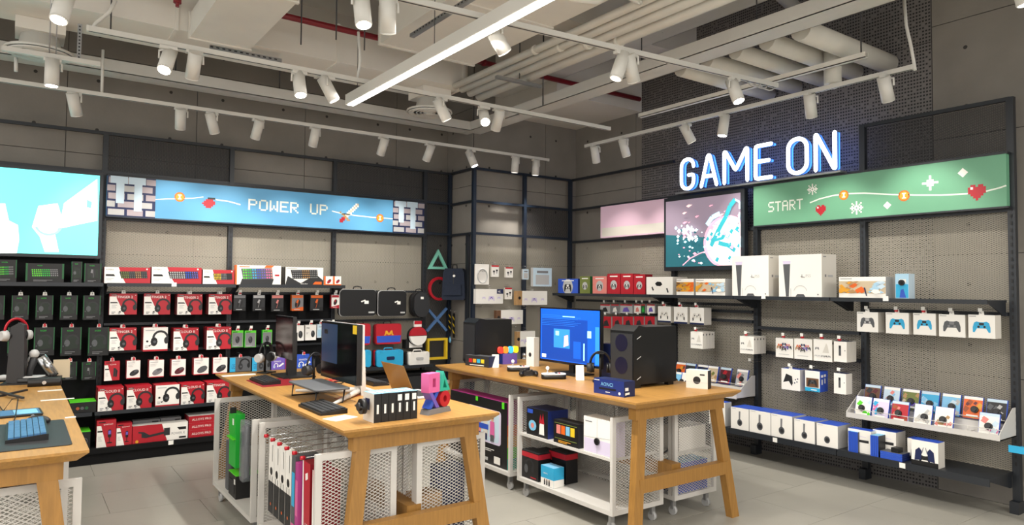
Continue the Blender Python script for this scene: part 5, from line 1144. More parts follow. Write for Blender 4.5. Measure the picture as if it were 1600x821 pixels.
# near the corner: red and blue console boxes (upper shelf of the inner bay) and small hanging cards
for i, (l, r, t_, c, s_) in enumerate(((872, 903, 436, 'blue', 'deepblue'), (906, 922, 432, 'olive', 'darkgreen'), (926, 948, 432, 'salmon', 'darkred'), (949, 969, 428, 'red', 'darkred'), (970, 989, 428, 'red', 'darkred'), (990, 1008, 429, 'red', 'darkred'))):
    def D_(mb, w, h, d, c=c, s_=s_, i=i):
        mb.box(-w/2, w/2, -d, 0, 0, h, c, side=s_); mb.disc(0, h*.45, w*.26, -d, 'lightgrey', n=10); mb.rect(-w*.3, w*.3, h*.84, h*.9, -d, 'label'); ic_pad(mb, 0, h*.4, w*.36, -d, 'charcoal', 'label')
    carton('B', (l, t_, r, 461), .30, .12, D_, 'console_box', ['blue console box in the inner corner of the upper shelf', 'olive box between the blue and red console boxes', 'salmon console box on the shelf near the room corner', 'first of three red console boxes near the corner', 'second of three red console boxes near the corner', 'third of three red console boxes, beside the goggles box'][i], 'box', GB, z0=SB+.001)
def D_card(mb, w, h, d, c='card', c2='charcoal'):
    mb.box(-w/2, w/2, -d, 0, 0, h, c, side='lightgrey'); mb.rect(-w/2, w/2, h*.86, h, -d, 'tagred'); mb.pr([(-w*.3, h*.15), (w*.3, h*.2), (w*.1, h*.7), (-w*.2, h*.6)], -d, c2)
for i, (l, r, c, c2) in enumerate(((938, 953, 'lightgrey', 'charcoal'), (955, 967, 'grey', 'label'), (969, 988, 'lightgrey', 'purple'), (991, 1001, 'card', 'salmon'), (1002, 1008, 'darkgreen', 'green'), (1011, 1023, 'card', 'purple'))):
    carton('B', (l, 476, r, 490), .16, .03, D_card, 'accessory_pack', '%s small card pack from the left in the upper row by the corner' % ORD[i], 'package', GB, hang=True, kw=dict(c=c, c2=c2), tabs=False)
for i, l in enumerate((940, 957, 974, 991, 1008)):
    carton('B', (l, 495, l+15, 513), .16, .04, D_card, 'accessory_pack', '%s red-topped pack from the left in the lower row by the corner' % ORD[i], 'package', GB, hang=True, kw=dict(c='red', c2='charcoal'), tabs=False)
# white controller boxes by the wall screen
for i, bx in enumerate(((1028, 479, 1048, 504), (1053, 480, 1074, 506), (1078, 481, 1100, 507.5))):
    carton('B', bx, .22, .12, D_padwhite, 'controller_box', '%s white controller box from the left under the wall screen shelf' % ORD[i], 'box', GB, hang=True, tagm=True)
for (bx, lb, sh) in (((1079, 519, 1098, 545), 'front white stand box of the pile hanging left of the rack post', 'stand boxes left of the post'), ((1156, 526, 1178, 553), 'front white stand box of the pile hanging at the rack post', 'stand boxes at the post')):
    BEHIND[lb] = 'front one of the white '+sh
    carton('B', bx, .30, .045, D_stand, 'stand_box', lb, 'box', GB, hang=True, tagm=True, behind=3, tabs=False)
for i, (bx, dz, beh) in enumerate((((1212, 529, 1239, 559), D_padgroup, 0), ((1241, 530, 1269, 562), D_padgroup, 0), ((1271, 531, 1300, 565), D_stand, 0), ((1303, 534, 1323, 566), D_remote, 2))):
    lb = ['left white box with many coloured controllers, middle row', 'right white box with many coloured controllers, middle row', 'white stand box beside the coloured controller boxes', 'white remote control box, front of its pile, middle row'][i]; BEHIND[lb] = 'middle-row white remote control box'
    carton('B', bx, .24, .06 if i < 3 else .05, dz, 'accessory_box', lb, 'box', GB, hang=True, tagm=True, behind=beh, tabs=False)
for i, (bx, dz, d_) in enumerate((((1221, 577, 1250, 610), D_padtilt, .12), ((1258, 580, 1281, 612), D_padwindow, .13), ((1303, 584, 1322, 616), D_remote, .10))):
    carton('B', bx, .26, d_, dz, 'accessory_box', ['white box with tilted black controller and blue top', 'blue boxed controller with a clear window', 'white remote control box in the lower row'][i], 'box', GB, hang=True, tabs=i < 1)
pq = onB(1178, 566, .1); hook(rb, pq[0], pq[1], .16)
for i, (bx, pm, p2) in enumerate((((1339, 488, 1372, 519), 'midgrey', 'lightgrey'), ((1384, 489, 1420, 522), 'cyan', 'charcoal'), ((1427, 490, 1462, 524), 'cyan', 'charcoal'), ((1467, 492, 1508, 527), 'midgrey', 'grey'), ((1513, 492.5, 1555, 529), 'cyan', 'charcoal'))):
    carton('B', bx, .20, .11, D_pad, 'controller_box', ['leftmost controller box of the right row, grey camouflage controller', 'second controller box of the right row, light blue controller', 'third controller box of the right row, light blue controller', 'fourth controller box of the right row, grey camouflage controller', 'last controller box of the right row, large blue controller'][i], 'box', GB, hang=True, tagm=i in (1, 2), kw=dict(pm=pm, p2=p2))
# bottom shelf
for i, (bx, bd) in enumerate((((1108, 628, 1133, 660), True), ((1142, 638, 1170, 675), True), ((1171, 643, 1204, 681), True), ((1205, 649, 1238, 690), True), ((1241, 657, 1273, 697), True), ((1276, 664, 1309, 705), False))):
    carton('B', bx, .41, .22 if i else .10, D_phones, 'headphone_box', '%s white headphone box with blue lid from the left, bottom shelf' % ORD[i], 'box', GB, z0=ZB0+.001, kw=dict(band=bd))
for i, (bx, dz, d_, off) in enumerate((((1325, 672, 1361, 705), D_line, .10, .38), ((1364, 674, 1400, 704), D_line, .16, .30))):
    carton('B', bx, off, d_, dz, 'product_box', ['white box with blue top right after the headphone boxes', 'white box with blue top behind the stacked game cases'][i], 'box', GB, z0=ZB0+.001)
for i, (bx, off) in enumerate((((1424, 690, 1466, 729), .41), ((1418, 688, 1458, 724), .29))):
    carton('B', bx, off, .11, D_grips, 'controller_box', ['front white box with a navy controller pair, bottom shelf', 'white box directly behind the navy controller pair box'][i], 'box', GB, z0=ZB0+.001)
# ---------------------------------------------------------------- game trays
def game_tray(y0, y1, label):
    t = tag(empty('game_tray', (XB, 0, .57), RB), label, 'display tray')
    a, b = -y0, -y1
    for x in (a, b-.006): MB().prism([(-.30, 0), (0, 0), (0, .215), (-.05, .215), (-.30, .05)], 'x', x, x+.006, 'steel_white').build('side_panel', t)
    MB().box(a, b, -.30, -.0, 0, .008, 'steel_white').build('floor_panel', t); MB().box(a, b, -.305, -.30, 0, .042, 'steel_white').build('front_lip', t)
    MB().prism([(-.165, .008), (-.155, .008), (-.14, .10), (-.15, .10)], 'x', a+.006, b-.006, 'steel_white').build('middle_step', t); MB().prism([(-.15, .092), (-.03, .092), (-.03, .10), (-.15, .10)], 'x', a+.006, b-.006, 'steel_white').build('upper_deck', t)
    for yy, zz in ((-.285, .075), (-.165, .13)):
        MB().tube([(a, yy, zz), (b, yy, zz)], .003, 'steel_white', n=5).build('wire_rail', t)
    for k in range(8):
        x = a+(b-a)*(k+.5)/8; MB().tube([(x, -.17, .03), (x, -.285, .03), (x, -.29, .075)], .0028, 'steel_white', n=5).build('wire_divider', t)
    return t
game_tray(3.20, 2.055, 'white stepped tray of game cases on the right of the rack')
game_tray(5.38, 4.315, 'white stepped tray of game cases behind the white-faced box')
def game_case(wall_y, off, z, cols, label, puck=True, tilt=.26, w=.135, h=.17, d=.016, group='game cases in the white trays', seed=0):
    mb = MB(); rr = random.Random(seed)
    mb.box(-w/2, w/2, -d, 0, 0, h, cols[0], side='blue', top='blue', back='blue'); y = -d
    mb.rect(-w*.48, w*.48, h*.86, h*.99, y, 'label' if seed % 3 else 'paleblue'); mb.rect(-w*.48, w*.48, h*.01, h*.86, y, cols[1])
    for k in range(9):
        x, zz, s = rr.uniform(-.4, .4)*w, rr.uniform(.1, .78)*h, rr.uniform(.1, .22)*w; mb.pr([(max(-w*.48, min(w*.48, x+a*s)), max(.002, min(h*.86, zz+b*s))) for a, b in ((-1, -.4), (.2, -1), (1, .3), (-.1, .9))], y, cols[1+k % (len(cols)-1)])
    mb.rect(-w*.3, w*.3, h*.1, h*.17, y, 'label')
    o = mb.build('game_case', None, (XB-off, wall_y, z), RB); o.rotation_euler = (-tilt, 0, RB)
    tag(o, label, 'game case', group)
    if puck:
        q = MB().cyl((0, -.014, 0), (0, 0, 0), .026, 'black', n=14).cyl((0, -.022, 0), (0, -.014, 0), .016, 'charcoal', n=10).build('security_puck', o, (rr.uniform(-.01, .02), -d-.003, h*.42))
    return o
SC = [('blue', 'brown', 'maroon', 'charcoal'), ('blue', 'paleblue', 'salmon', 'sky'), ('blue', 'olive', 'tan', 'purple', 'beige'), ('blue', 'cyan', 'sky', 'lightblue'), ('blue', 'sky', 'paleblue', 'lightgrey'), ('blue', 'orange', 'gold', 'rust', 'maroon'), ('blue', 'charcoal', 'lightgrey', 'midgrey')]
for i, px in enumerate((1362, 1392, 1422, 1452, 1485, 1519, 1556)):
    y_ = onX(px, 640, XB-.12).y
    game_case(y_, .115, .674, SC[i], '%s game case from the left in the back row of the right tray' % ORD[i], seed=i)
for i, (px, cs) in enumerate(((1349, ('blue', 'card', 'lime', 'paleblue')), (1376, ('blue', 'lilac', 'pink', 'cyan')), (1406, ('blue', 'red', 'salmon', 'rust')), (1442, ('blue', 'card', 'lightgrey', 'offwhite')), (1475, ('blue', 'card', 'salmon', 'tan')), (1545, ('blue', 'card', 'salmon', 'paleblue', 'pink')))):
    y_ = onX(px, 655, XB-.24).y
    game_case(y_, .245, .583, cs, '%s game case from the left in the front row of the right tray' % ORD[i], seed=10+i)
LC = [('blue', 'orange', 'gold', 'brown'), ('blue', 'charcoal', 'midgrey', 'black'), ('blue', 'navy', 'charcoal', 'deepblue'), ('blue', 'beige', 'olive', 'tan'), ('blue', 'maroon', 'red', 'charcoal'), ('blue', 'lightgrey', 'salmon', 'grey')]
for i, px in enumerate((1062, 1077, 1096, 1112, 1132, 1158)):
    y_ = onX(px, 590, XB-.12).y
    game_case(y_, .115, .674, LC[i], '%s game case from the left in the back row of the left tray' % ORD[i], seed=20+i, puck=i in (0, 4, 5))
    if 0 < i: MB_b = None
game_case(onX(1056, 600, XB-.24).y, .245, .583, ('blue', 'sky', 'card', 'paleblue'), 'pale blue game case in front beside the black tower', seed=31)
game_case(onX(1066, 605, XB-.24).y, .235, .583, ('blue', 'card', 'charcoal', 'red'), 'white and red game case in front beside the white-faced box', seed=32)
# stacked blue game cases on the bottom shelf
for k in range(5):
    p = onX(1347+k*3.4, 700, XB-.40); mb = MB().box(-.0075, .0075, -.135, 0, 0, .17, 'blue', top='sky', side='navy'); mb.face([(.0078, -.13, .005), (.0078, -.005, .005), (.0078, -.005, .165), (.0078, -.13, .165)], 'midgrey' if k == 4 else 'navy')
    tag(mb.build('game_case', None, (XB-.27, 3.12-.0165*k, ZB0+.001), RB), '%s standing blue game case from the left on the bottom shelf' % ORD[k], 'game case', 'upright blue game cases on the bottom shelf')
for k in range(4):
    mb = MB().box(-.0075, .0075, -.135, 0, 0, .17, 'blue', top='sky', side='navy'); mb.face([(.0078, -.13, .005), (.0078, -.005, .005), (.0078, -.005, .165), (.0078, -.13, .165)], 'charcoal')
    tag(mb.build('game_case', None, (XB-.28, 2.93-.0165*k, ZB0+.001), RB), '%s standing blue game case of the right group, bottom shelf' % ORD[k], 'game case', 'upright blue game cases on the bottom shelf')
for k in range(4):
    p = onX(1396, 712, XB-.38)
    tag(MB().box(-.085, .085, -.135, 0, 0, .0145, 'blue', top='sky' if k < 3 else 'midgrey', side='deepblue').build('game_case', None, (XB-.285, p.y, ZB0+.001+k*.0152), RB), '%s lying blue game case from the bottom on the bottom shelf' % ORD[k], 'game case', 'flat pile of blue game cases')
tag(MB().box(-.03, .03, -.07, 0, 0, .035, 'black').build('security_keeper', None, (XB-.33, onX(1400, 700, XB-.38).y, ZB0+.063), RB), 'black security keeper on the flat pile of blue cases', 'security keeper')
# price labels on shelf edges
for k, (px, py, off, wall) in enumerate(((1193, 464, .365, 'B'), (1384, 467, .365, 'B'), (1211, 688, .435, 'B'), (1410, 728, .435, 'B'), (272, 445, .335, 'A'), (267, 692, .375, 'A'))):
    x_, z_ = (onB if wall == 'B' else onA)(px, py, off); o = MB().box(-.022, .022, -.003, 0, -.02, .02, 'label').build('price_label', None, (XB-off, -x_, z_) if wall == 'B' else (x_, YA-off, z_), RB if wall == 'B' else 0)
    tag(o, ['white price label below the left console box', 'white price label below the right picture box', 'white price label on the bottom shelf under headphone boxes', 'white price label on the bottom shelf under stacked cases', 'white price label on the upper shelf of the back rack', 'white price label on the back plinth shelf'][k], 'price label')
# ================================================================ tables
TT = .92
def table(x0, x1, y0, y1, label, ins=.12):
    cx, cy = (x0+x1)/2, (y0+y1)/2; hx, hy = (x1-x0)/2, (y1-y0)/2
    t = tag(empty('display_table', (cx, cy, 0)), label, 'table', 'oak trestle display tables')
    mb = MB(); b = .045; zt, zb = TT, TT-.05
    top = [(-hx, -hy, zt), (hx, -hy, zt), (hx, hy, zt), (-hx, hy, zt)]; mid = [(p[0], p[1], zt-.012) for p in top]; bot = [(-hx+b, -hy+b, zb), (hx-b, -hy+b, zb), (hx-b, hy-b, zb), (-hx+b, hy-b, zb)]
    mb.mesh(top+mid+bot, [(0, 1, 2, 3), (11, 10, 9, 8)]+[(i+4, (i+1) % 4+4, (i+1) % 4, i) for i in range(4)]+[(i+8, (i+1) % 4+8, (i+1) % 4+4, i+4) for i in range(4)], 'wood')
    mb.build('tabletop', t)
    sx, sy = .12, .07; lw, ld = .08, .055
    for ey in (-1, 1):
        yt = ey*(hy-ins)
        MB().box(-hx+ins-.03, hx-ins+.03, yt-.035, yt+.035, zb-.085, zb, 'wood_leg').build('end_beam', t)
        for ex in (-1, 1):
            xt = ex*(hx-ins-lw/2); xo, yo = xt+ex*sx, yt+ey*sy
            q = [(xt-lw/2, yt-ld/2, zb), (xt+lw/2, yt-ld/2, zb), (xt+lw/2, yt+ld/2, zb), (xt-lw/2, yt+ld/2, zb), (xo-lw/2, yo-ld/2, 0), (xo+lw/2, yo-ld/2, 0), (xo+lw/2, yo+ld/2, 0), (xo-lw/2, yo+ld/2, 0)]
            MB().mesh(q, [(0, 1, 2, 3), (7, 6, 5, 4), (4, 5, 1, 0), (5, 6, 2, 1), (6, 7, 3, 2), (7, 4, 0, 3)], 'wood_leg').build('leg', t)
        zc = .36; k = 1-(zc/zb); xc = hx-ins-lw/2+sx*k; yc = yt+ey*sy*k
        MB().box(-xc, xc, yc-.03, yc+.03, zc-.045, zc+.045, 'wood_leg').build('cross_bar', t)
    MB().box(-.045, .045, -hy+ins+.02, hy-ins-.02, .34, .43, 'wood_leg').build('stretcher', t)
    return t
T2 = (1.372, 2.335, 3.375, 6.15); T3 = (3.255, 4.345, 3.17, 5.78); T1 = (-.80, .285, 3.60, 6.42)
table(*T2, 'middle oak trestle table with monitors, laptop and game boxes')
table(*T3, 'right oak trestle table with blue monitor and black towers')
table(*T1, 'left oak trestle table cut by the picture edge')
# ---------------------------------------------------------------- white wheeled cages below
def cage(x0, x1, y0, y1, label, face=-1, shelves=(), z0=.12, z1=.78, back=True):
    """an open-fronted trolley; face -1 opens towards -x"""
    t = tag(empty('mesh_trolley', ((x0+x1)/2, (y0+y1)/2, 0)), label, 'trolley', 'white mesh trolleys under the tables'); hx, hy = (x1-x0)/2, (y1-y0)/2; b = .034
    for ey in (-1, 1):
        y = ey*(hy-.012); ya, yb = y-.012, y+.012
        f = MB().box(-hx, -hx+b, ya, yb, z0, z1, 'steel_white').box(hx-b, hx, ya, yb, z0, z1, 'steel_white').box(-hx+b, hx-b, ya, yb, z1-b, z1, 'steel_white').box(-hx+b, hx-b, ya, yb, z0, z0+b, 'steel_white').build('end_frame', t)
        m = lattice(2*hx-2*b, z1-z0-2*b, .034, .019, .0040, 'mesh_white', seg=5).build('end_mesh', f, (-hx+b, y, z0+b)); m['kind'] = 'stuff'
    MB().box(-hx, hx, -hy+.024, hy-.024, z0, z0+.03, 'steel_white').build('base_deck', t)
    for z in shelves: MB().box(-hx+.01, hx-.04, -hy+.024, hy-.024, z-.02, z, 'steel_white').build('shelf_board', t)
    xb = -face*(hx-.02)
    if back:
        MB().box(xb-.012, xb+.012, -hy+.02, hy-.02, z1-.03, z1, 'steel_white').build('back_rail', t)
        m = lattice(2*hy-.06, z1-z0-.08, .034, .019, .0040, 'mesh_white', seg=5).build('back_mesh', t, (xb, hy-.03, z0+.04), -PI/2); m['kind'] = 'stuff'
        for yy in (-hy+.05, hy-.05): MB().box(xb-.015, xb+.015, yy-.018, yy+.018, z0, z1, 'steel_white').build('slot_upright', t)
    for ex in (-1, 1):
        for ey in (-1, 1):
            w = MB().cyl((-.012, 0, .033), (.012, 0, .033), .033, 'lightgrey', n=14).build('caster_wheel', t, (ex*(hx-.05), ey*(hy-.06), 0)); MB().box(-.018, .018, -.012, .012, .045, z0, 'galv').build('caster_fork', w)
    return t
C2a = (1.275, 1.74, 4.66, 5.72); C2b = (1.285, 1.745, 3.52, 4.55); C2c = (1.87, 2.33, 3.52, 4.55); C2d = (1.87, 2.33, 4.66, 5.72)
C3a = (3.30, 3.80, 4.62, 5.72); C3b = (3.30, 3.80, 3.43, 4.52); C3c = (3.92, 4.39, 3.43, 4.52)
cage(*C2a, 'white mesh trolley with green boxes under the middle table'); cage(*C2b, 'white mesh trolley with hanging cards under the middle table'); cage(*C2c, 'white mesh trolley facing away, near end of the middle table', face=1); cage(*C2d, 'white mesh trolley facing away, far end of the middle table', face=1)
cage(*C3a, 'white mesh trolley holding the large black photo box'); S3 = .50
cage(*C3b, 'white mesh trolley with boxed goods on two levels under the right table', shelves=(S3,)); cage(*C3c, 'white mesh trolley behind, under the right end of the right table', face=1, shelves=(.46,))
cage(-.45, .275, 3.79, 4.75, 'white mesh trolley under the left table', face=1, z1=.755)
# ---------------------------------------------------------------- things on tables
def at(px, py, z=TT): return onZ(px, py, z)
def box_thing(name, label, loc, rz, draw, w, d, h, cat='box', group=None, **kw):
    mb = MB(); draw(mb, w, h, d, **kw); o = mb.build(name, None, loc, rz); return tag(o, label, cat, group)
def monitor(loc, rz, w, h, z0, label, draw=None, white=False, base=(.24, .2), bez=.012, pole=True, th=.03, fo=.02):
    """screen looks towards local -y; origin under the stand"""
    t = tag(empty('monitor', loc, rz), label, 'monitor'); m = 'steel_white' if white else 'black'
    MB().box(-w/2, w/2, -fo-th, -fo, z0, z0+h, 'blackgloss', back=m, side='black', top='black').build('panel', t)
    s = MB(); s.rect(-w/2+bez, w/2-bez, z0+bez+.008, z0+h-bez, -fo-th, 'glass_dark')
    if draw: draw(s, w, h, z0, -fo-th)
    s.build('screen', t)
    if pole:
        MB().box(-.03, .03, -fo, .02, .012, z0+h*.6, m).build('stand_pole', t); MB().box(-base[0]/2, base[0]/2, -base[1]/2, base[1]/2, 0, .012, m).build('stand_base', t)
    return t
mat('glass_dark', srgb('#0b0c10'), .08)
mat('red_reflection', srgb('#2a1418'), .12)  # reddish reflection painted onto the slim far monitor's screen
def keyboard(loc, rz, w, d, label, km='charcoal', bm='black', nx=15, nz=5):
    t = tag(empty('keyboard', loc, rz), label, 'keyboard')
    MB().prism([(-d/2, 0), (d/2, 0), (d/2, .028), (-d/2, .014)], 'x', -w/2, w/2, bm).build('case', t)
    mb = MB(); pw, pd = (w-.016)/nx, (d-.016)/nz
    for j in range(nz):
        for i in range(nx):
            if j == 0 and 3 < i < 9 and i != 4: continue
            x = -w/2+.008+i*pw; y = -d/2+.008+j*pd; ww = pw*5 if (j == 0 and i == 4) else pw; zz = .014+.014*(y+d/2)/d
            mb.box(x+.0015, x+ww-.0015, y+.0015, y+pd-.0015, zz, zz+.009, km)
    o = mb.build('keys', t); o['kind'] = 'stuff'
    return t
def headset(t, c, R, m='black', cup='charcoal', ax='x', pad='black'):
    """headband arch over two cups; parts of t; ax is the ear-to-ear axis"""
    c = Vector(c); e = Vector((1, 0, 0)) if ax == 'x' else Vector((0, 1, 0))
    pts = [c+e*(R*math.cos(a))+Vector((0, 0, R*1.15*math.sin(a))) for a in [PI*i/14 for i in range(15)]]
    MB().tube(pts, .012, m, n=8, flat=.6).build('headband', t)
    for s in (-1, 1):
        p = c+e*(R*s)+Vector((0, 0, -.035)); MB().cyl(p-e*(.012*s), p+e*(.028*s), .042, cup, r1=.034, n=16).build('ear_cup', t); MB().cyl(p-e*(.03*s), p-e*(.012*s), .038, pad, n=16).build('ear_pad', t)
def headset_stand(loc, rz, label, m='black', cup='charcoal', H=.22, ax='x'):
    t = tag(empty('headset_stand', loc, rz), label, 'headset'); MB().box(-.06, .06, -.05, .05, 0, .01, 'black').build('stand_base', t); MB().cyl((0, .02, .01), (0, .02, H), .010, 'black').build('stand_pole', t); MB().box(-.03, .03, -.02, .04, H-.012, H, 'black').build('stand_rest', t)
    headset(t, (0, .01, H-.085), .078, m, cup, ax); return t
# ---- middle table
p = at(468, 590); WM = -PI/2
mo = monitor((1.86, 5.66, TT), WM, .44, .34, .15, 'slim far monitor with pole stand on the middle table', base=(.34, .26), fo=.05, draw=lambda s, w, h, z0, y: s.rect(-w*.47, w*.47, z0+.02, z0+h-.015, y, 'red_reflection'))
tag(MB().prism([(-.22, -.15), (.22, -.15), (.22, .15), (-.22, .15)], 'z', 0, .003, 'darkred').build('mouse_pad', None, (1.62, 5.36, TT), WM), 'dark red desk mat under the far keyboard, middle table', 'mouse pad')
keyboard((1.56, 5.40, TT+.003), WM, .36, .13, 'black keyboard on the dark red mat, middle table')
o = at(422, 585); headset_stand((o.x, o.y+.1, TT), .6, 'headset with white cups on a stand beside the slim far monitor', cup='lightgrey', H=.25)
tag(MB().rbox(-.13, .13, -.03, .03, 0, .006, .01, 'card', axis='z').build('card_strip', None, (1.50, 5.92, TT), .0), 'white card strip at the far end of the middle table', 'card')
p = at(512, 604)
def draw_dark(s, w, h, z0, y):
    s.rect(-w*.48, -w*.02, z0+h*.28, z0+h*.965, y, 'blue_reflection'); s.rect(-w*.40, -w*.30, z0+h*.78, z0+h*.86, y, 'black')
mat('blue_reflection', srgb('#2d4468'), .15)  # bluish reflection painted as a patch on the big dark screen
mo = monitor((1.93, 4.46, TT), WM, .63, .385, .105, 'large dark monitor with a white back and feet on the middle table', draw=draw_dark, white=True, pole=False, th=.035, fo=.13)
MB().box(-.325, .325, -.1295, -.118, .105, .49, 'steel_white').build('back_shell', mo)
MB().box(.06, .36, -.053, -.0535-.004, .525, .565, 'yellow').build('energy_sticker', mo) if False else None
MB().prism([(-.06, .0), (.06, 0), (.03, .30), (-.03, .30)], 'y', -.02, .015, 'steel_white').build('stand_pole', mo)
for s_ in (-1, 1): MB().tube([(0, .0, .03), (s_*.34, -.33, .008)], [.022, .010], 'steel_white', n=6).build('foot', mo)
MB().box(-.03, .03, -.125, -.015, .22, .28, 'steel_white').build('neck', mo)
MB().tube([(0, .03, .03), (0, .12, .006)], [.02, .010], 'steel_white', n=6).build('foot', mo)
MB().box(.25, .31, -.168, -.1655, .43, .485, 'yellow').build('energy_sticker', mo)
o = at(493, 596); headset_stand((o.x, o.y, TT), .4, 'black headset on a stand at the edge of the big dark monitor', H=.21)
ls = tag(empty('laptop_stand', (1.62, 4.42, TT)), 'dark grey flat laptop stand in front of the big dark monitor', 'laptop stand')
MB().rbox(-.115, .115, -.26, .26, .085, .097, .02, 'midgrey', axis='z').build('plate', ls)
for s_ in (-1, 1): MB().tube([(-.09, s_*.22, .085), (-.10, s_*.22, .004), (.08, s_*.22, .004), (.09, s_*.22, .085)], .006, 'black', n=6).build('leg', ls)
keyboard((1.50, 4.02, TT), WM, .38, .16, 'black mechanical keyboard near the front of the middle table')
tag(MB().prism([(-.08, -.055), (.08, -.055), (.08, .055), (-.08, .055)], 'z', 0, .002, 'card').build('paper_card', None, tuple(at(532, 654))[:2]+(TT,), .35), 'white paper card on the front of the middle table', 'card')
kb = keyboard((2.22, 4.95, TT), WM+PI, .4, .13, 'black keyboard right of the big dark monitor')
tag(MB().box(-.13, .13, -.03, .03, 0, .004, 'rust').build('cable_mat', None, tuple(at(548, 620))[:2]+(TT,), .5), 'reddish strip lying under the white monitor feet', 'mat')
for k, (px, py) in enumerate(((522, 600), (530, 602), (516, 598))):
    q = at(px, py); tag(MB().tube([(.02*math.cos(i*.9)*(1+.1*i), .02*math.sin(i*.9)*(1+.1*i), .006+.002*i) for i in range(14)], .0035, ('red', 'black', 'rust')[k], n=5).build('cable', None, (q.x, q.y, TT)), ['red loose cable coil behind the laptop stand', 'black loose cable coil behind the laptop stand', 'rust-coloured loose cable coil behind the laptop stand'][k], 'cable')
# laptop, lid back to the left
lp = tag(empty('laptop', (2.245, 4.21, TT), -PI/2+PI), 'open laptop seen from its golden-brown lid back', 'laptop')
mat('laptop_gold', srgb('#8d6f45'), .35, metal=.5)
MB().rbox(-.165, .165, -.085, .115, 0, .015, .012, 'lightgrey', axis='z').build('base', lp)
lid = MB().prism([(.108, .012), (.114, .012), (.206, .225), (.200, .225)], 'x', -.165, .165, 'laptop_gold').build('lid', lp)
MB().box(-.13, .13, -.05, .07, .015, .0175, 'charcoal').build('keys', lp)
# six game boxes in a row
q0 = at(583, 662); 
def D_spine(mb, w, h, d, k=0):
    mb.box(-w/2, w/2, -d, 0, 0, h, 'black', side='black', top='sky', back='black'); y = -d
    mb.rect(-w*.12, w*.16, h*.3, h*.62, y, 'label')
    if k > 2: mb.rect(-w*.3, w*.3, h*.70, h*.92, y, 'label')
    mb.face([(-w*.3, -d*.7, h+.0006), (w*.3, -d*.7, h+.0006), (w*.3, -d*.3, h+.0006), (-w*.3, -d*.3, h+.0006)], 'label')
    if k == 0:
        X_ = -w/2-.0008; mb.face([(X_, 0, 0), (X_, -d, 0), (X_, -d, h), (X_, 0, h)], 'offwhite'); mb.face([(X_-.0004, -d*.2, h*.4), (X_-.0004, -d*.62, h*.4), (X_-.0004, -d*.62, h*.8), (X_-.0004, -d*.2, h*.8)], 'navy')
bw = (at(645, 652).x-q0.x)/6
for k in range(6):
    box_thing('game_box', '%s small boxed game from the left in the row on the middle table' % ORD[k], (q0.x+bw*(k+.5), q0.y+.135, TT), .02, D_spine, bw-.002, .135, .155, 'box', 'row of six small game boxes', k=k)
wh = tag(empty('alarm_reel', (q0.x-.03, q0.y+.06, TT+.085), 0), 'round black security reel on the front of the game boxes', 'security reel')
MB().cyl((-.02, 0, 0), (.005, 0, 0), .042, 'black', n=16).build('reel', wh); MB().cyl((-.035, 0, 0), (-.02, 0, 0), .022, 'charcoal', n=12).build('hub', wh); MB().tube([(-.025, -.05, 0), (-.025, .05, 0)], .006, 'black', n=6).build('bar', wh)
# button-symbol lamp
q = at(677, 648)
sl = tag(empty('symbol_lamp', (q.x+.04, q.y+.045, TT), .35), 'desk lamp of stacked pink, green, blue and red button symbols', 'lamp')
MB().prism([(-.10, 0), (.10, 0), (.085, .03), (-.085, .03)], 'y', -.035, .035, 'grey').build('base', sl)
k_ = .095
def fr(o, i, y0, y1, m): return frame_poly(o, i, y0, y1, m)(MB())
fr([(-.095, .125), (.0, .125), (.0, .235), (-.095, .235)], [(-.062, .155), (-.035, .155), (-.035, .205), (-.062, .205)], -.03, .03, 'pink').build('square_symbol', sl)
fr([(.002, .125), (.095, .125), (.035, .24)], [(.03, .142), (.066, .142), (.043, .195)], -.03, .03, 'teal').build('triangle_symbol', sl)
mb = MB(); 
for sg in (1, -1): mb.prism([(-.09, .08-sg*.045-.0), (-.065, .08-sg*.048), (-.0, .08+sg*.045), (-.028, .08+sg*.046)], 'y', -.028+.002*sg, .028, 'blue' if sg > 0 else 'purple')
mb.build('cross_symbol', sl)
fr([(.05+.047*math.cos(2*PI*i/20), .078+.047*math.sin(2*PI*i/20)) for i in range(20)], [(.05+.016*math.cos(2*PI*i/20), .078+.02*math.sin(2*PI*i/20)) for i in range(20)], -.03, .03, 'red').build('ring_symbol', sl)
# ---- right table
def tower(loc, rz, w, d, h, label, lit=False):
    """front looks towards local -y"""
    t = tag(empty('pc_tower', loc, rz), label, 'computer tower')
    MB().prism([(-d, .025), (0, .025), (0, h), (-d+.12, h), (-d+.05, h+.012), (-d+.0, h-.03)], 'x', -w/2, w/2, 'case_black').build('case', t)
    MB().box(-w/2+.012, w/2-.012, -d-.006, -d, .05, h-.05, 'charcoal').build('front_mesh', t)
    for s_ in (-1, 1):
        for yy in (-d+.05, -.05): MB().box(s_*(w/2-.03)-.02, s_*(w/2-.03)+.02, yy-.03, yy+.03, 0, .025, 'black').build('foot', t)
    if lit:
        for zz in (.16, .33):
            MB().cyl((0, -d-.008, zz), (0, -d-.006, zz), .065, 'fan_glow', n=16).build('fan', t)
        for zz in (.06, .21, .36): MB().prism([(-d+.03, zz), (-d+.07, zz+.02), (-d+.07, zz+.026), (-d+.03, zz+.006)], 'x', w/2, w/2+.002, 'lightgrey').build('side_accent', t)
    return t
mat('case_black', srgb('#0f1012'), .35); mat('fan_glow', srgb('#101018'), .3, emit=.05, ecol=srgb('#4a45a8'))
q = at(992, 607); tower((3.712+.46, 3.76, TT), -PI/2, .25, .46, .45, 'tall black computer tower with faint purple fans on the right table', lit=True)
q = at(740, 566); tower((3.54+.42, 5.64, TT), -PI/2, .22, .42, .43, 'plain black computer tower at the far end of the right table')
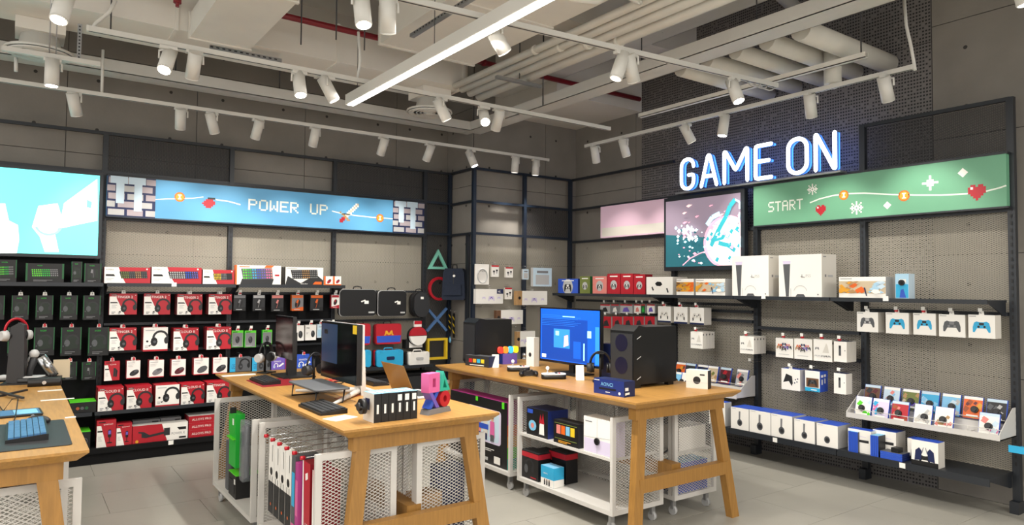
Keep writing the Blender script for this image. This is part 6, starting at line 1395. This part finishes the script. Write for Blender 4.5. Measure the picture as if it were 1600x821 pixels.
def draw_blue(s, w, h, z0, y):
    s.rect(-w/2+.012, w/2-.012, z0+.02, z0+h-.012, y, 'scr_blue')
    s.rect(-w*.46, w*.3, z0+h*.06, z0+h*.8, y, 'scr_blue3'); s.rect(-w*.25, w*.02, z0+h*.28, z0+h*.62, y, 'scr_blue2'); s.rect(-w*.22, -w*.16, z0+h*.5, z0+h*.58, y, 'scr_pale'); s.pr([(-w*.08, z0+h*.3), (-.0, z0+h*.34), (-w*.01, z0+h*.52), (-w*.07, z0+h*.5)], y, 'scr_pink')
    s.rect(-w*.1, w*.1, z0+h*.84, z0+h*.855, y, 'scr_pale'); s.rect(w*.3, w*.36, z0+h*.5, z0+h*.62, y, 'scr_pale'); s.rect(w*.42, w*.48, z0+h*.06, z0+h*.7, y, 'scr_blue2'); s.rect(w*.08, w*.2, z0+h*.12, z0+h*.42, y, 'scr_blue'); s.rect(w*.24, w*.26, z0+h*.1, z0+h*.4, y, 'scr_pale')
    for k in range(7): s.rect(-w*.46, w*(.1+.05*(k % 3)), z0+h*(.68+.03*k), z0+h*(.684+.03*k), y, 'scr_blue2')
    s.rect(-w*.45, -w*.38, z0+h*.08, z0+h*.14, y, 'scr_white')
monitor((3.90, 4.54, TT), -PI/2, .80, .48, .085, 'large monitor with a glowing blue screen on the right table', draw=draw_blue, base=(.3, .22))
def D_plain(mb, w, h, d, c='card', side='offwhite', top=None): mb.box(-w/2, w/2, -d, 0, 0, h, c, side=side, top=top)
def D_whiteport(mb, w, h, d): mb.box(-w/2, w/2, -d, 0, 0, h, 'card', side='offwhite'); mb.disc(0, h*.4, w*.18, -d, 'charcoal', n=10)
box_thing('accessory_box', 'white upright box behind the left edge of the blue monitor', tuple(at(836, 572).xy)+(TT,), -PI/2, D_whiteport, .12, .06, .27)
def D_xbox(mb, w, h, d):
    mb.box(-w/2, w/2, -d, 0, 0, h, 'offwhite', side='black', top='paleblue'); y = -d
    mb.disc(0, h*.45, h*.21, y, 'black', n=18); mb.rect(w*.14, w*.36, h*.72, h*.80, y, 'charcoal'); mb.line([(-w/2, h*.35), (w/2, h*.33)], .0015, y, 'lightgrey')
q = at(1072, 606); q2 = at(1106, 609)
box_thing('console_box', 'white-faced box with a large black disc at the right table end', ((q.x+q2.x)/2+.08*.93, (q.y+q2.y)/2+.08*.36, TT), math.atan2(q2.y-q.y, q2.x-q.x), D_xbox, (q2-q).length, .08, .135)
MBX = None
def D_bluebox(mb, w, h, d):
    mb.box(-w/2, w/2, -d, 0, 0, h, 'deepblue', side='navy', top='navy'); y = -d
    mb.text('AONCI', -w*.26, h*.56, h*.24, y, 'sky', wmax=w*.5); mb.rect(-w*.32, w*.24, h*.32, h*.44, y, 'black'); mb.rect(-w*.1, w*.05, h*.16, h*.2, y, 'label'); mb.disc(w*.36, h*.2, h*.10, y, 'label', n=10); mb.rect(-w*.48, -w*.3, h*.88, h*.93, y, 'label')
    X_ = w/2+.0008; mb.face([(X_, -d*.9, h*.4), (X_, -d*.6, h*.4), (X_, -d*.6, h*.6), (X_, -d*.9, h*.6)], 'label'); mb.face([(X_, -d*.9, h*.12), (X_, -d*.5, h*.16), (X_, -d*.5, h*.3), (X_, -d*.9, h*.26)], 'label')
q = at(945, 614); q2 = at(993, 622)
box_thing('headset_box', 'long dark blue box lying at the front corner of the right table', ((q.x+q2.x)/2+.045, (q.y+q2.y)/2+.05, TT), math.atan2(q2.y-q.y, q2.x-q.x), D_bluebox, (q2-q).length, .11, .105)
q = at(938, 597); headset_stand((q.x, q.y, TT), -.7, 'black headset on a stand between blue monitor and tower', H=.23)
box_thing('product_box', 'navy box standing behind the black headset stand', (4.05, 4.20, TT), -PI/2, D_plain, .15, .08, .28, c='navy', side='deepblue')
def price_card(px, py, label, rz=-.6):
    q = at(px, py); t = tag(MB().prism([(-.03, 0), (-.027, 0), (.012, .115), (.009, .115)], 'x', -.032, .032, 'card').prism([(.03, 0), (.033, 0), (.012, .115), (.009, .115)], 'x', -.032, .032, 'card').build('price_card', None, (q.x, q.y, TT), rz), label, 'price card')
price_card(906, 594, 'white tent price card in front of the blue monitor'); price_card(774, 574, 'white tent price card by the far black tower')
def D_arcade(mb, w, h, d):
    mb.box(-w/2, w/2, -d, 0, 0, h, 'charcoal', side='navy', top='midgrey'); y = -d
    for k, c in enumerate(('red', 'gold', 'cyan', 'yellow')): mb.rect(-w*.34+k*w*.17, -w*.2+k*w*.17, h*.35, h*.7, y, c)
    mb.rect(-w*.3, w*.3, h*.1, h*.16, y, 'label')
q = at(741, 571); q2 = at(778, 575)
box_thing('lamp_box', 'dark box with four coloured squares at the far end of the right table', ((q.x+q2.x)/2+.02, (q.y+q2.y)/2+.06, TT), math.atan2(q2.y-q.y, q2.x-q.x), D_arcade, (q2-q).length, .10, .10)
q = at(790, 569); box_thing('product_box', 'purple-blue box beside the dark box with coloured squares', (q.x+.03, q.y+.07, TT), 0, D_plain, .17, .10, .10, c='purple', side='deepblue', top='deepblue')
il = tag(empty('block_lamp', (q.x+.02, q.y+.02, TT+.101)), 'row of four glowing rounded blocks on the purple-blue box', 'lamp')
for k, c in enumerate(('#e2382c', '#f0862a', '#3fb4e4', '#f5d422')):
    mm = 'glow%d' % k; mat(mm, srgb(c), .4, emit=.7, ecol=srgb(c)); MB().rbox(-.10+k*.06, -.047+k*.06, -.02, .02, 0, .065, .022, mm).build('block', il)
# little pads, controllers
def gamepad(loc, rz, label, m='black'):
    t = tag(empty('game_controller', loc, rz), label, 'controller')
    MB().prism([(a*.15, b*.15) for a, b in ((-.5, -.36), (-.40, -.38), (-.26, -.12), (.26, -.12), (.40, -.38), (.5, -.36), (.5, -.05), (.42, .24), (.28, .32), (-.28, .32), (-.42, .24), (-.5, -.05))], 'z', .008, .042, m).build('body', t)
    for s_ in (-1, 1):
        MB().sph((s_*.062, -.035, .022), .026, m, n=10, sc=(.8, 1.2, .8)).build('grip', t); MB().cyl((s_*.028, -.005, .042), (s_*.028, -.005, .055), .010, 'charcoal', n=10).build('thumb_stick', t)
    return t
q = at(825, 588); gamepad((q.x, q.y, TT), -.5, 'black game controller lying in front of the blue monitor')
def pad_box(px, py, label):
    q = at(px, py); t = tag(empty('arcade_pad', (q.x, q.y, TT), -.5), label, 'arcade pad')
    MB().rbox(-.10, .10, -.06, .06, 0, .035, .04, 'black', axis='z').build('base', t); MB().rbox(-.098, .098, -.058, .058, .035, .042, .04, 'card', axis='z').build('top_plate', t)
    MB().cyl((-.05, 0, .042), (-.05, 0, .075), .006, 'chrome').build('stick', t); MB().sph((-.05, 0, .085), .016, 'card').build('stick_ball', t)
    for k in range(4): MB().cyl((.02+.025*(k % 2), -.015+.028*(k//2), .042), (.02+.025*(k % 2), -.015+.028*(k//2), .048), .009, ('charcoal', 'red', 'charcoal', 'grey')[k], n=10).build('button', t)
pad_box(810, 580, 'white-topped arcade pad left of the black controller'); pad_box(865, 592, 'white-topped arcade pad right of the black controller')
for k, (px, py) in enumerate(((803, 567), (819, 562))): q = at(px, py); tag(MB().lathe([(.02, 0), (.02, .012), (.01, .02), (.008, .03)], (0, 0, 0), 'lightgrey', n=14).sph((0, 0, .045), .024, 'chrome').build('alarm_sensor', None, (q.x, q.y, TT)), ['small chrome alarm sensor left of the white upright box', 'small chrome alarm sensor nearest the white upright box'][k], 'alarm sensor')
# ---- left table
tag(MB().rbox(-.37, .23, -.18, .54, 0, .004, .02, 'charcoal', axis='z').build('mouse_pad', None, (.0, 3.93, TT)), 'dark mouse pad on the front of the left table', 'mouse pad')
mat('key_blue', srgb('#3f6f9c'), .35)
q = at(42, 680); keyboard((.062, 4.17, TT+.004), WM, .50, .165, 'blue-lit keyboard on the dark mouse pad, left table', km='key_blue', nx=15, nz=6)
q = at(60, 662); mo = tag(empty('computer_mouse', (q.x, q.y, TT+.004), 1.0), 'dark silver mouse behind the blue-lit keyboard', 'mouse')
MB().sph((0, 0, .012), .032, 'charcoal', n=14, sc=(1.05, 1.9, .8)).build('shell', mo); MB().cyl((-.004, .03, .034), (.004, .03, .034), .008, 'grey').build('wheel', mo)
q = at(28, 648); tb = tag(empty('tablet', (q.x-.05, q.y, TT), .05), 'flat tablet with a blue screen on the left table', 'tablet'); MB().rbox(-.16, .16, -.11, .11, 0, .012, .01, 'black', axis='z').build('body', tb)
mb = MB(); mb.face([(-.15, -.10, .0125), (.15, -.10, .0125), (.15, .10, .0125), (-.15, .10, .0125)], 'key_blue'); mb.face([(.03, -.08, .013), (.14, -.08, .013), (.14, .08, .013), (.03, .08, .013)], 'sky'); mb.build('screen', tb)
for k, (a, b) in enumerate((((-6, 622), (42, 611)), ((-6, 616), (36, 627)))):
    A_, B_ = at(*a), at(*b); d_ = B_-A_
    tag(MB().box(0, d_.length, -.008, .008, 0, .012, 'charcoal').build('folding_stand', None, (A_.x, A_.y, TT+.0125*k), math.atan2(d_.y, d_.x)), ['dark folding stand arm on the left table, pointing up', 'dark folding stand arm on the left table, pointing down'][k], 'stand')
for k, (px, py, L) in enumerate(((78, 611, .14), (90, 625, .18), (110, 653, .05))):
    q = at(px, py); tag(MB().box(-L/2, L/2, -.015, .015, 0, .003, 'card').build('price_strip', None, (q.x, q.y, TT)), ['white price strip under the black control box, left table', 'longest white price strip on the left table', 'short white price strip at the left table edge'][k], 'price strip')
q = at(30, 600); tw = tag(empty('monitor', (q.x-.02, q.y, TT), -PI/2-.2), 'dark slab monitor seen edge-on on the left table', 'monitor')
MB().prism([(-.05, .02), (.06, .0), (.05, .43), (.02, .45), (-.03, .42)], 'x', -.06, .06, 'charcoal').build('body', tw); MB().box(-.08, .08, -.08, .1, 0, .012, 'black').build('foot', tw)
hs = tag(empty('headset', (q.x-.03, q.y-.0, TT+.45), .5), 'red and silver headset hung over the dark slab monitor', 'headset')
headset(hs, (0, 0, -.06), .075, 'red', 'lightgrey', 'x', 'black')
q = at(50, 600)
fs = tag(empty('flight_stick', (q.x, q.y+.02, TT), -.4), 'silver and black flight stick on the left table', 'joystick')
MB().rbox(-.08, .08, -.07, .07, 0, .045, .02, 'black', axis='z').build('base', fs); MB().rbox(-.07, .07, -.06, .06, .045, .055, .02, 'lightgrey', axis='z').build('top_plate', fs)
MB().tube([(-.02, 0, .055), (-.015, 0, .10), (0, .01, .16), (.0, .02, .2)], [.02, .022, .026, .02], 'charcoal', n=10).build('grip', fs); MB().sph((0, .02, .215), .034, 'lightgrey', n=12).build('head', fs); MB().tube([(-.06, .05, .05), (-.065, .06, .15), (-.03, .05, .2)], .010, 'lightgrey', n=8).build('throttle_arm', fs)
q = at(70, 603); cbx = tag(empty('control_box', (q.x, q.y, TT), -.1), 'black control box with a silver knob on the left table', 'control box'); MB().rbox(-.10, .10, -.05, .05, 0, .055, .008, 'black', axis='z').build('body', cbx); MB().cyl((0, -.058, .028), (0, -.05, .028), .013, 'chrome', n=14).build('knob', cbx)
q = at(80, 594); tag(MB().cyl((0, 0, .03), (-.09, .0, .17), .034, 'chrome', r1=.040, n=16).cyl((.01, 0, .018), (0, 0, .03), .028, 'black', n=12).box(-.03, .05, -.04, .04, 0, .02, 'black').build('camera_lens', None, (q.x+.02, q.y+.08, TT), -.2), 'tilted silver cylinder beside the black control box', 'device')
q = at(90, 594); box_thing('product_box', 'small cream box behind the tilted silver cylinder', (q.x+.03, q.y+.16, TT), 0, D_plain, .11, .03, .14, c='beige')
q = at(6, 595); tag(MB().sph((0, 0, .022), .04, 'lightgrey', n=12, sc=(1.2, .8, .55)).build('computer_mouse', None, (q.x, q.y, TT)), 'light grey mouse at the left picture edge', 'mouse')
tag(MB().tube([tuple(at(*p_)-at(20, 640))[:2]+(.008+.05*(k in (2, 3)),) for k, p_ in enumerate(((-5, 632), (5, 645), (18, 640), (28, 638), (24, 655), (20, 664)))], .003, 'black', n=5).build('cable', None, tuple(at(20, 640).xy)+(TT,)), 'black cable curling over the tablet on the left table', 'cable')
# ---------------------------------------------------------------- goods in the trolleys
def D_ship(mb, w, h, d):
    mb.box(-w/2, w/2, -d, 0, 0, h, 'black', side='deepblue', top='navy'); y = -d
    mb.disc(-w*.22, h*.36, h*.2, y, 'sky', n=10, sx=1.2); mb.disc(-w*.22, h*.36, h*.1, y, 'salmon', n=8); mb.pr([(w*.1, h*.1), (w*.34, h*.1), (w*.32, h*.5), (w*.2, h*.62), (w*.12, h*.45)], y, 'card'); mb.pr([(w*.1, h*.5), (w*.16, h*.85), (w*.22, h*.6), (w*.28, h*.9), (w*.34, h*.5)], y, 'red'); mb.rect(-w*.46, -w*.2, h*.8, h*.95, y, 'blue')
def D_blocks(mb, w, h, d):
    mb.box(-w/2, w/2, -d, 0, 0, h, 'black', side='charcoal', top='charcoal'); y = -d
    for k, c in enumerate(('salmon', 'orange', 'sky', 'yellow')): mb.rect(-w*.38+k*w*.19, -w*.22+k*w*.19, h*.42, h*.8, y, c)
    mb.rect(-w*.44, w*.44, h*.86, h*.89, y, 'olive'); mb.rect(-w*.44, w*.44, h*.2, h*.23, y, 'olive'); ic_lines(mb, -w*.3, h*.14, w*.5, 2, y, 'gold', t=h*.03, g=h*.06)
def D_whitepuck(mb, w, h, d):
    mb.box(-w/2, w/2, -d, 0, 0, h, 'card', side='lilac', top='card'); y = -d; mb.rect(-w*.48, w*.48, 0.004, h*.4, y, 'lilac'); mb.line([(-w*.02, 0), (-w*.02, h)], .003, y, 'lightgrey'); mb.line([(-w*.5, h*.42), (w*.5, h*.5)], .003, y, 'lightgrey'); mb.rect(-w*.44, -w*.2, h*.86, h*.89, y, 'grey')
def D_redblack(mb, w, h, d):
    mb.box(-w/2, w/2, -d, 0, 0, h, 'black', side='black', top='charcoal'); y = -d; mb.rect(-w/2, w/2, h*.78, h*.96, y, 'red'); X_ = w/2+.0008; mb.face([(X_, -d, h*.78), (X_, 0, h*.78), (X_, 0, h*.96), (X_, -d, h*.96)], 'red'); ic_headset(mb, 0, h*.42, w*.5, y, 'charcoal', 'midgrey', False); mb.rect(w*.1, w*.4, h*.06, h*.1, y, 'red')
def D_cyan(mb, w, h, d):
    mb.box(-w/2, w/2, -d, 0, 0, h, 'cyan', side='cyan', top='sky'); mb.rect(-w/2, w/2, 0, h*.38, -d, 'card'); X_ = w/2+.0008; mb.face([(X_, -d, 0), (X_, 0, 0), (X_, 0, h*.38), (X_, -d, h*.38)], 'card'); mb.text('CREATE', -w*.3, h*.6, h*.07, -d, 'label', wmax=w*.5)
    for k in range(3): mb.rect(-w*.25+k*w*.18, -w*.14+k*w*.18, h*.04, h*.26, -d, 'charcoal'); mb.disc(-w*.195+k*w*.18, h*.30, w*.05, -d, 'brown', n=8)
WX = -PI/2
xs = C3b[0]
def cg(px, py, off): return onX(px, py, xs+off)
def onshelf(name, label, l, r, t_, pyb, z, off, d, draw, side_l=None, group='boxed goods in the right table trolley', **kw):
    y0, y1 = cg(l, pyb, off).y, cg(r, pyb, off).y; h = cg((l+r)/2, t_, off).z-z
    mb = MB(); draw(mb, y0-y1, h, d, **kw); o = mb.build(name, None, (xs+off+d, (y0+y1)/2, z+.001), WX); return tag(o, label, 'box', group)
onshelf('toy_box', 'dark blue box with red and white picture on the trolley shelf', 823, 856, 640, 672, S3, .03, .2, D_ship)
onshelf('toy_box', 'black box with four pastel squares on the trolley shelf', 865, 904, 660, 684, S3, .02, .10, D_blocks)
o = onshelf('product_box', 'white and lilac box with black puck on the trolley shelf', 912, 957, 655, 695, S3, .02, .12, D_whitepuck); inst(PK, 'security_puck', o, (0, -.123, .09))
for k, (l, r, off) in enumerate(((812, 841, .03), (835, 862, .16), (858, 884, .16))):
    onshelf('headset_box', ['front black box with red band on the trolley floor', 'middle black box with red band on the trolley floor', 'rear black box with red band on the trolley floor'][k], l, r, 706, 745, .151, off, .12, D_redblack)
onshelf('product_box', 'small cyan and white box on the trolley floor', 845, 865, 730, 762, .151, .02, .10, D_cyan)
# large black photo box in the far trolley
xs = C3a[0]
def D_photo(mb, w, h, d):
    mb.box(-w/2, w/2, -d, 0, 0, h, 'black', side='magenta', top='magenta'); y = -d
    mb.rbox(-w*.16, w*.40, y-.0016, y-.001, h*.32, h*.84, .03, 'lilac', axis='y'); mb.rbox(-w*.13, w*.37, y-.0022, y-.0017, h*.35, h*.8, .03, 'paleblue', axis='y')
    y2 = y-.002
    for k in range(4):
        x = -w*.08+k*w*.115; mb.disc(x, h*.70, w*.024, y2, 'skin', n=10); mb.disc(x, h*.725, w*.026, y2, 'brown', n=10, sz=.6); mb.pr([(x-w*.04, h*.42), (x+w*.04, h*.42), (x+w*.035, h*.665), (x-w*.035, h*.665)], y2, ('lightgrey', 'salmon', 'offwhite', 'pink')[k]); mb.rect(x-w*.03, x+w*.03, h*.36, h*.46, y2, ('navy', 'deepblue', 'navy', 'midgrey')[k])
    mb.rect(0, w*.2, h*.52, h*.6, y2, 'blue')
    for k in range(3): mb.rect(-w*.42+k*w*.1, -w*.36+k*w*.1, h*.44, h*.62, y, ('grey', 'cyan', 'lightgrey')[k])
    ic_lines(mb, -w*.1, h*.26, w*.16, 3, y, 'label', t=.006, g=.014); ic_lines(mb, w*.14, h*.24, w*.16, 2, y, 'label', t=.006, g=.014); mb.rect(w*.3, w*.4, h*.04, h*.15, y, 'label'); mb.rect(w*.0, w*.2, h*.05, h*.1, y, 'lightgrey'); mb.rect(-w*.02, w*.02, h*.93, h, y, 'lime'); mb.rect(w*.42, w*.46, h*.9, h, y, 'lime')
    X_ = w/2+.0008; N = 6
    for k, c in enumerate(('teal', 'lime', 'gold', 'orange', 'magenta', 'magenta')): mb.face([(X_, -d, h*k/N), (X_, 0, h*k/N), (X_, 0, h*(k+1)/N), (X_, -d, h*(k+1)/N)], c)
y0, y1 = 5.62, 4.70
mb = MB(); D_photo(mb, y0-y1, .55, .16); tag(mb.build('board_box', None, (xs+.03+.16, (y0+y1)/2, .151), WX), 'large black box with a family photo and rainbow edge', 'box')
# things in the rear trolley of the right table
box_thing('device_box', 'white router box on the upper level behind the table leg', (4.15, 3.62, .461), 0, D_plain, .30, .16, .17, c='card', side='offwhite', top='lightgrey')
box_thing('device_box', 'blue-topped box low in the rear trolley', (4.15, 3.62, .151), 0, D_plain, .34, .16, .22, c='blue', side='deepblue', top='sky')
rt = tag(empty('network_switch', (4.15, 3.70, .782)), 'grey network switch lying on the rear trolley', 'device'); MB().box(-.17, .17, -.12, .12, 0, .045, 'lightgrey').build('case', rt)
for k in range(6): MB().box(-.15+k*.03, -.13+k*.03, -.122, -.12, .012, .03, 'charcoal').build('port', rt)
tag(MB().tube([(0, 0, .0), (.05, -.03, .02), (.06, -.08, -.08), (.07, -.10, -.22), (.02, -.10, -.32), (-.08, -.09, -.36)], .006, 'black', n=6).build('cable', None, (3.93, 3.60, .80)), 'thick black cable looping down beside the right table leg', 'cable')
# green goods in the far middle trolley
xs = C2a[0]
gr = tag(empty('green_pack', (xs+.03, 5.28, .151), WX), 'tall bright green hanging pack in the middle table trolley', 'package')
MB().box(-.09, .09, -.0, .06, .20, .58, 'green').build('upper_card', gr); MB().box(-.085, .085, -.02, .06, .40, .41, 'lime').build('fold', gr); MB().box(-.09, .09, -.006, .0, .44, .58, 'green').build('header', gr); MB().box(.02, .05, -.008, -.006, .50, .545, 'label').build('price_sticker', gr); MB().box(-.012, .012, -.02, .02, .58, .62, 'black').build('hang_loop', gr)
gb = tag(empty('green_box', (xs+.02, 5.22, .151), WX), 'black box with a bright green top below the green pack', 'box')
MB().box(-.10, .10, 0, .17, 0, .16, 'black').build('body', gb); MB().box(-.10, .10, -.002, .17, .16, .168, 'lime').build('lid', gb); MB().box(-.07, .06, -.003, -.001, .03, .12, 'charcoal').build('window', gb); MB().box(.06, .09, -.004, -.002, .1, .135, 'label').build('price_sticker', gb)
tag(MB().rbox(-.06, .06, 0, .05, 0, .42, .03, 'clear_dark').rbox(-.05, .05, .01, .04, .02, .38, .03, 'grey').build('blister_pack', None, (xs+.03, 5.02, .30), WX), 'grey clear blister pack right of the green pack', 'package')
tag(MB().rbox(-.04, .04, 0, .05, 0, .36, .02, 'midgrey').build('blister_pack', None, (xs+.03, 5.42, .151), WX), 'slim dark grey pack left of the green pack', 'package')
# hanging cards in the near middle trolley
xs = C2b[0]
def D_strap(mb, w, h, d):
    mb.box(-w/2, w/2, -d, 0, 0, h, 'card', side='offwhite'); y = -d; mb.rect(-w/2, w/2, 0, h*.42, y, 'charcoal'); mb.disc(0, h*.56, w*.24, y, 'black', n=10); mb.line([(-w*.2, h*.5), (-w*.26, h*.12)], .008, y, 'black'); mb.line([(w*.2, h*.5), (w*.26, h*.12)], .008, y, 'black'); mb.disc(0, h*.12, w*.10, y, 'orange', n=6); mb.line([(w*.2, h*.7), (w*.2, h*.92)], .006, y, 'charcoal')
TIP = MB().cyl((0, -.018, 0), (0, .006, 0), .011, 'tagred', n=8).data('hook_tip')
for k in range(6):
    y_ = 4.44-.135*k; 
    hk = tag(MB().tube([(.02, 0, 0), (.40, 0, 0)], .0035, 'chrome', n=6).build('display_hook', None, (xs, y_, .715)), '%s chrome display hook from the left in the near middle trolley' % ORD[k], 'hook', 'chrome hooks with red tips in the trolley'); tp = inst(TIP, 'hook_tip', hk, (.02, 0, 0), WX)
for k in range(4):
    mb = MB(); D_strap(mb, .105, .46, .02); o = tag(mb.build('strap_pack', None, (xs+.05+.02, 4.44-.11*k, .235), WX), '%s white hanging strap pack from the left in the trolley' % ORD[k], 'package', 'white strap packs in the trolley')
def D_tall(mb, w, h, d, c='red', t='FURY S'):
    mb.box(-w/2, w/2, -d, 0, 0, h, c, side='darkred' if c == 'red' else c, top='darkred' if c == 'red' else c); y = -d; mb.pr([(-w/2, 0), (-w*.2, 0), (-w*.38, h), (-w/2, h)], y, 'card'); mb.pr([(-w*.1, h*.80), (w*.22, h*.83), (w*.2, h*.9), (-w*.12, h*.87)], y, 'label')
    vv, ff, W, Ht = text_mesh(t); k = h*.34/W; e = y-mb.lift(); mb.mesh([(w*.28-b*k, e, h*.02+a*k) for a, b in vv], ff, 'label')
for k, (y_, c, z0_, h_, w_, lb) in enumerate(((3.99, 'midgrey', .20, .48, .06, 'slim grey-blue box hanging beside the strap packs'), (3.93, 'magenta', .152, .50, .05, 'slim magenta box between grey and red ones'), (3.83, 'red', .152, .52, .12, 'tall red box with upright white lettering in the near middle trolley'), (3.68, 'red', .152, .50, .10, 'second tall red box behind the near end mesh'))):
    mb = MB()
    if c == 'red': D_tall(mb, w_, h_, .12)
    else: mb.box(-w_/2, w_/2, -.14, 0, 0, h_, c); mb.rect(-w_*.4, w_*.4, h_*.4, h_*.8, -.14, 'cyan' if k == 0 else 'pink'); mb.rect(-w_*.5, w_*.5, h_*.1, h_*.2, -.14, 'pink')
    tag(mb.build('keyboard_box', None, (xs+.05+.13, y_, z0_), WX), lb, 'box')
# oddments on the third trolley and its boxes seen through the mesh
box_thing('cardboard_box', 'brown cardboard box inside the near right trolley of the middle table', (1.98, 3.72, .151), .1, D_plain, .16, .14, .30, c='tan', side='tan')
box_thing('product_box', 'navy box inside the near right trolley of the middle table', (2.18, 3.78, .151), 0, D_plain, .16, .14, .42, c='navy', side='deepblue')
for k, (x_, y_, m_) in enumerate(((1.96, 3.62, 'black'), (2.05, 3.66, 'charcoal'), (2.15, 3.6, 'navy'), (2.24, 3.68, 'black'))):
    t = tag(empty('cable_bundle', (x_, y_, .78), .4*k), '%s dark cable bundle from the left lying on the near right trolley' % ORD[k], 'cable'); MB().tube([(.035*math.cos(i*.8), .06*math.sin(i*.8), .012+.003*(i % 4)) for i in range(18)], .009, m_, n=6).build('coil', t); MB().box(-.02, .02, -.012, .012, .012, .034, m_).build('plug', t)
# left table trolley goods
box_thing('product_box', 'cyan and purple box under the left table edge', (.10, 3.90, .757), 0, D_art, .16, .06, .12, cols=('cyan', 'sky', 'purple', 'lilac'), vr=False)
tag(MB().box(0, .5, -.2, .2, 0, .03, 'black').build('tablet_case', None, (-.35, 4.15, .757)), 'black flat case on the trolley under the left table', 'case')

q = onX(1596, 705, 5.95)
rt2 = tag(empty('blue_tray', (5.95, q.y-.12, q.z)), 'bright blue tray just cut by the right picture edge', 'tray')
MB().box(-.12, .12, -.16, .16, 0, .012, 'cyan').build('base', rt2); MB().box(-.12, -.112, -.16, .16, .012, .05, 'cyan').build('rim', rt2); MB().box(-.02, .02, -.02, .02, -q.z, 0, 'steel_black').build('leg', rt2)
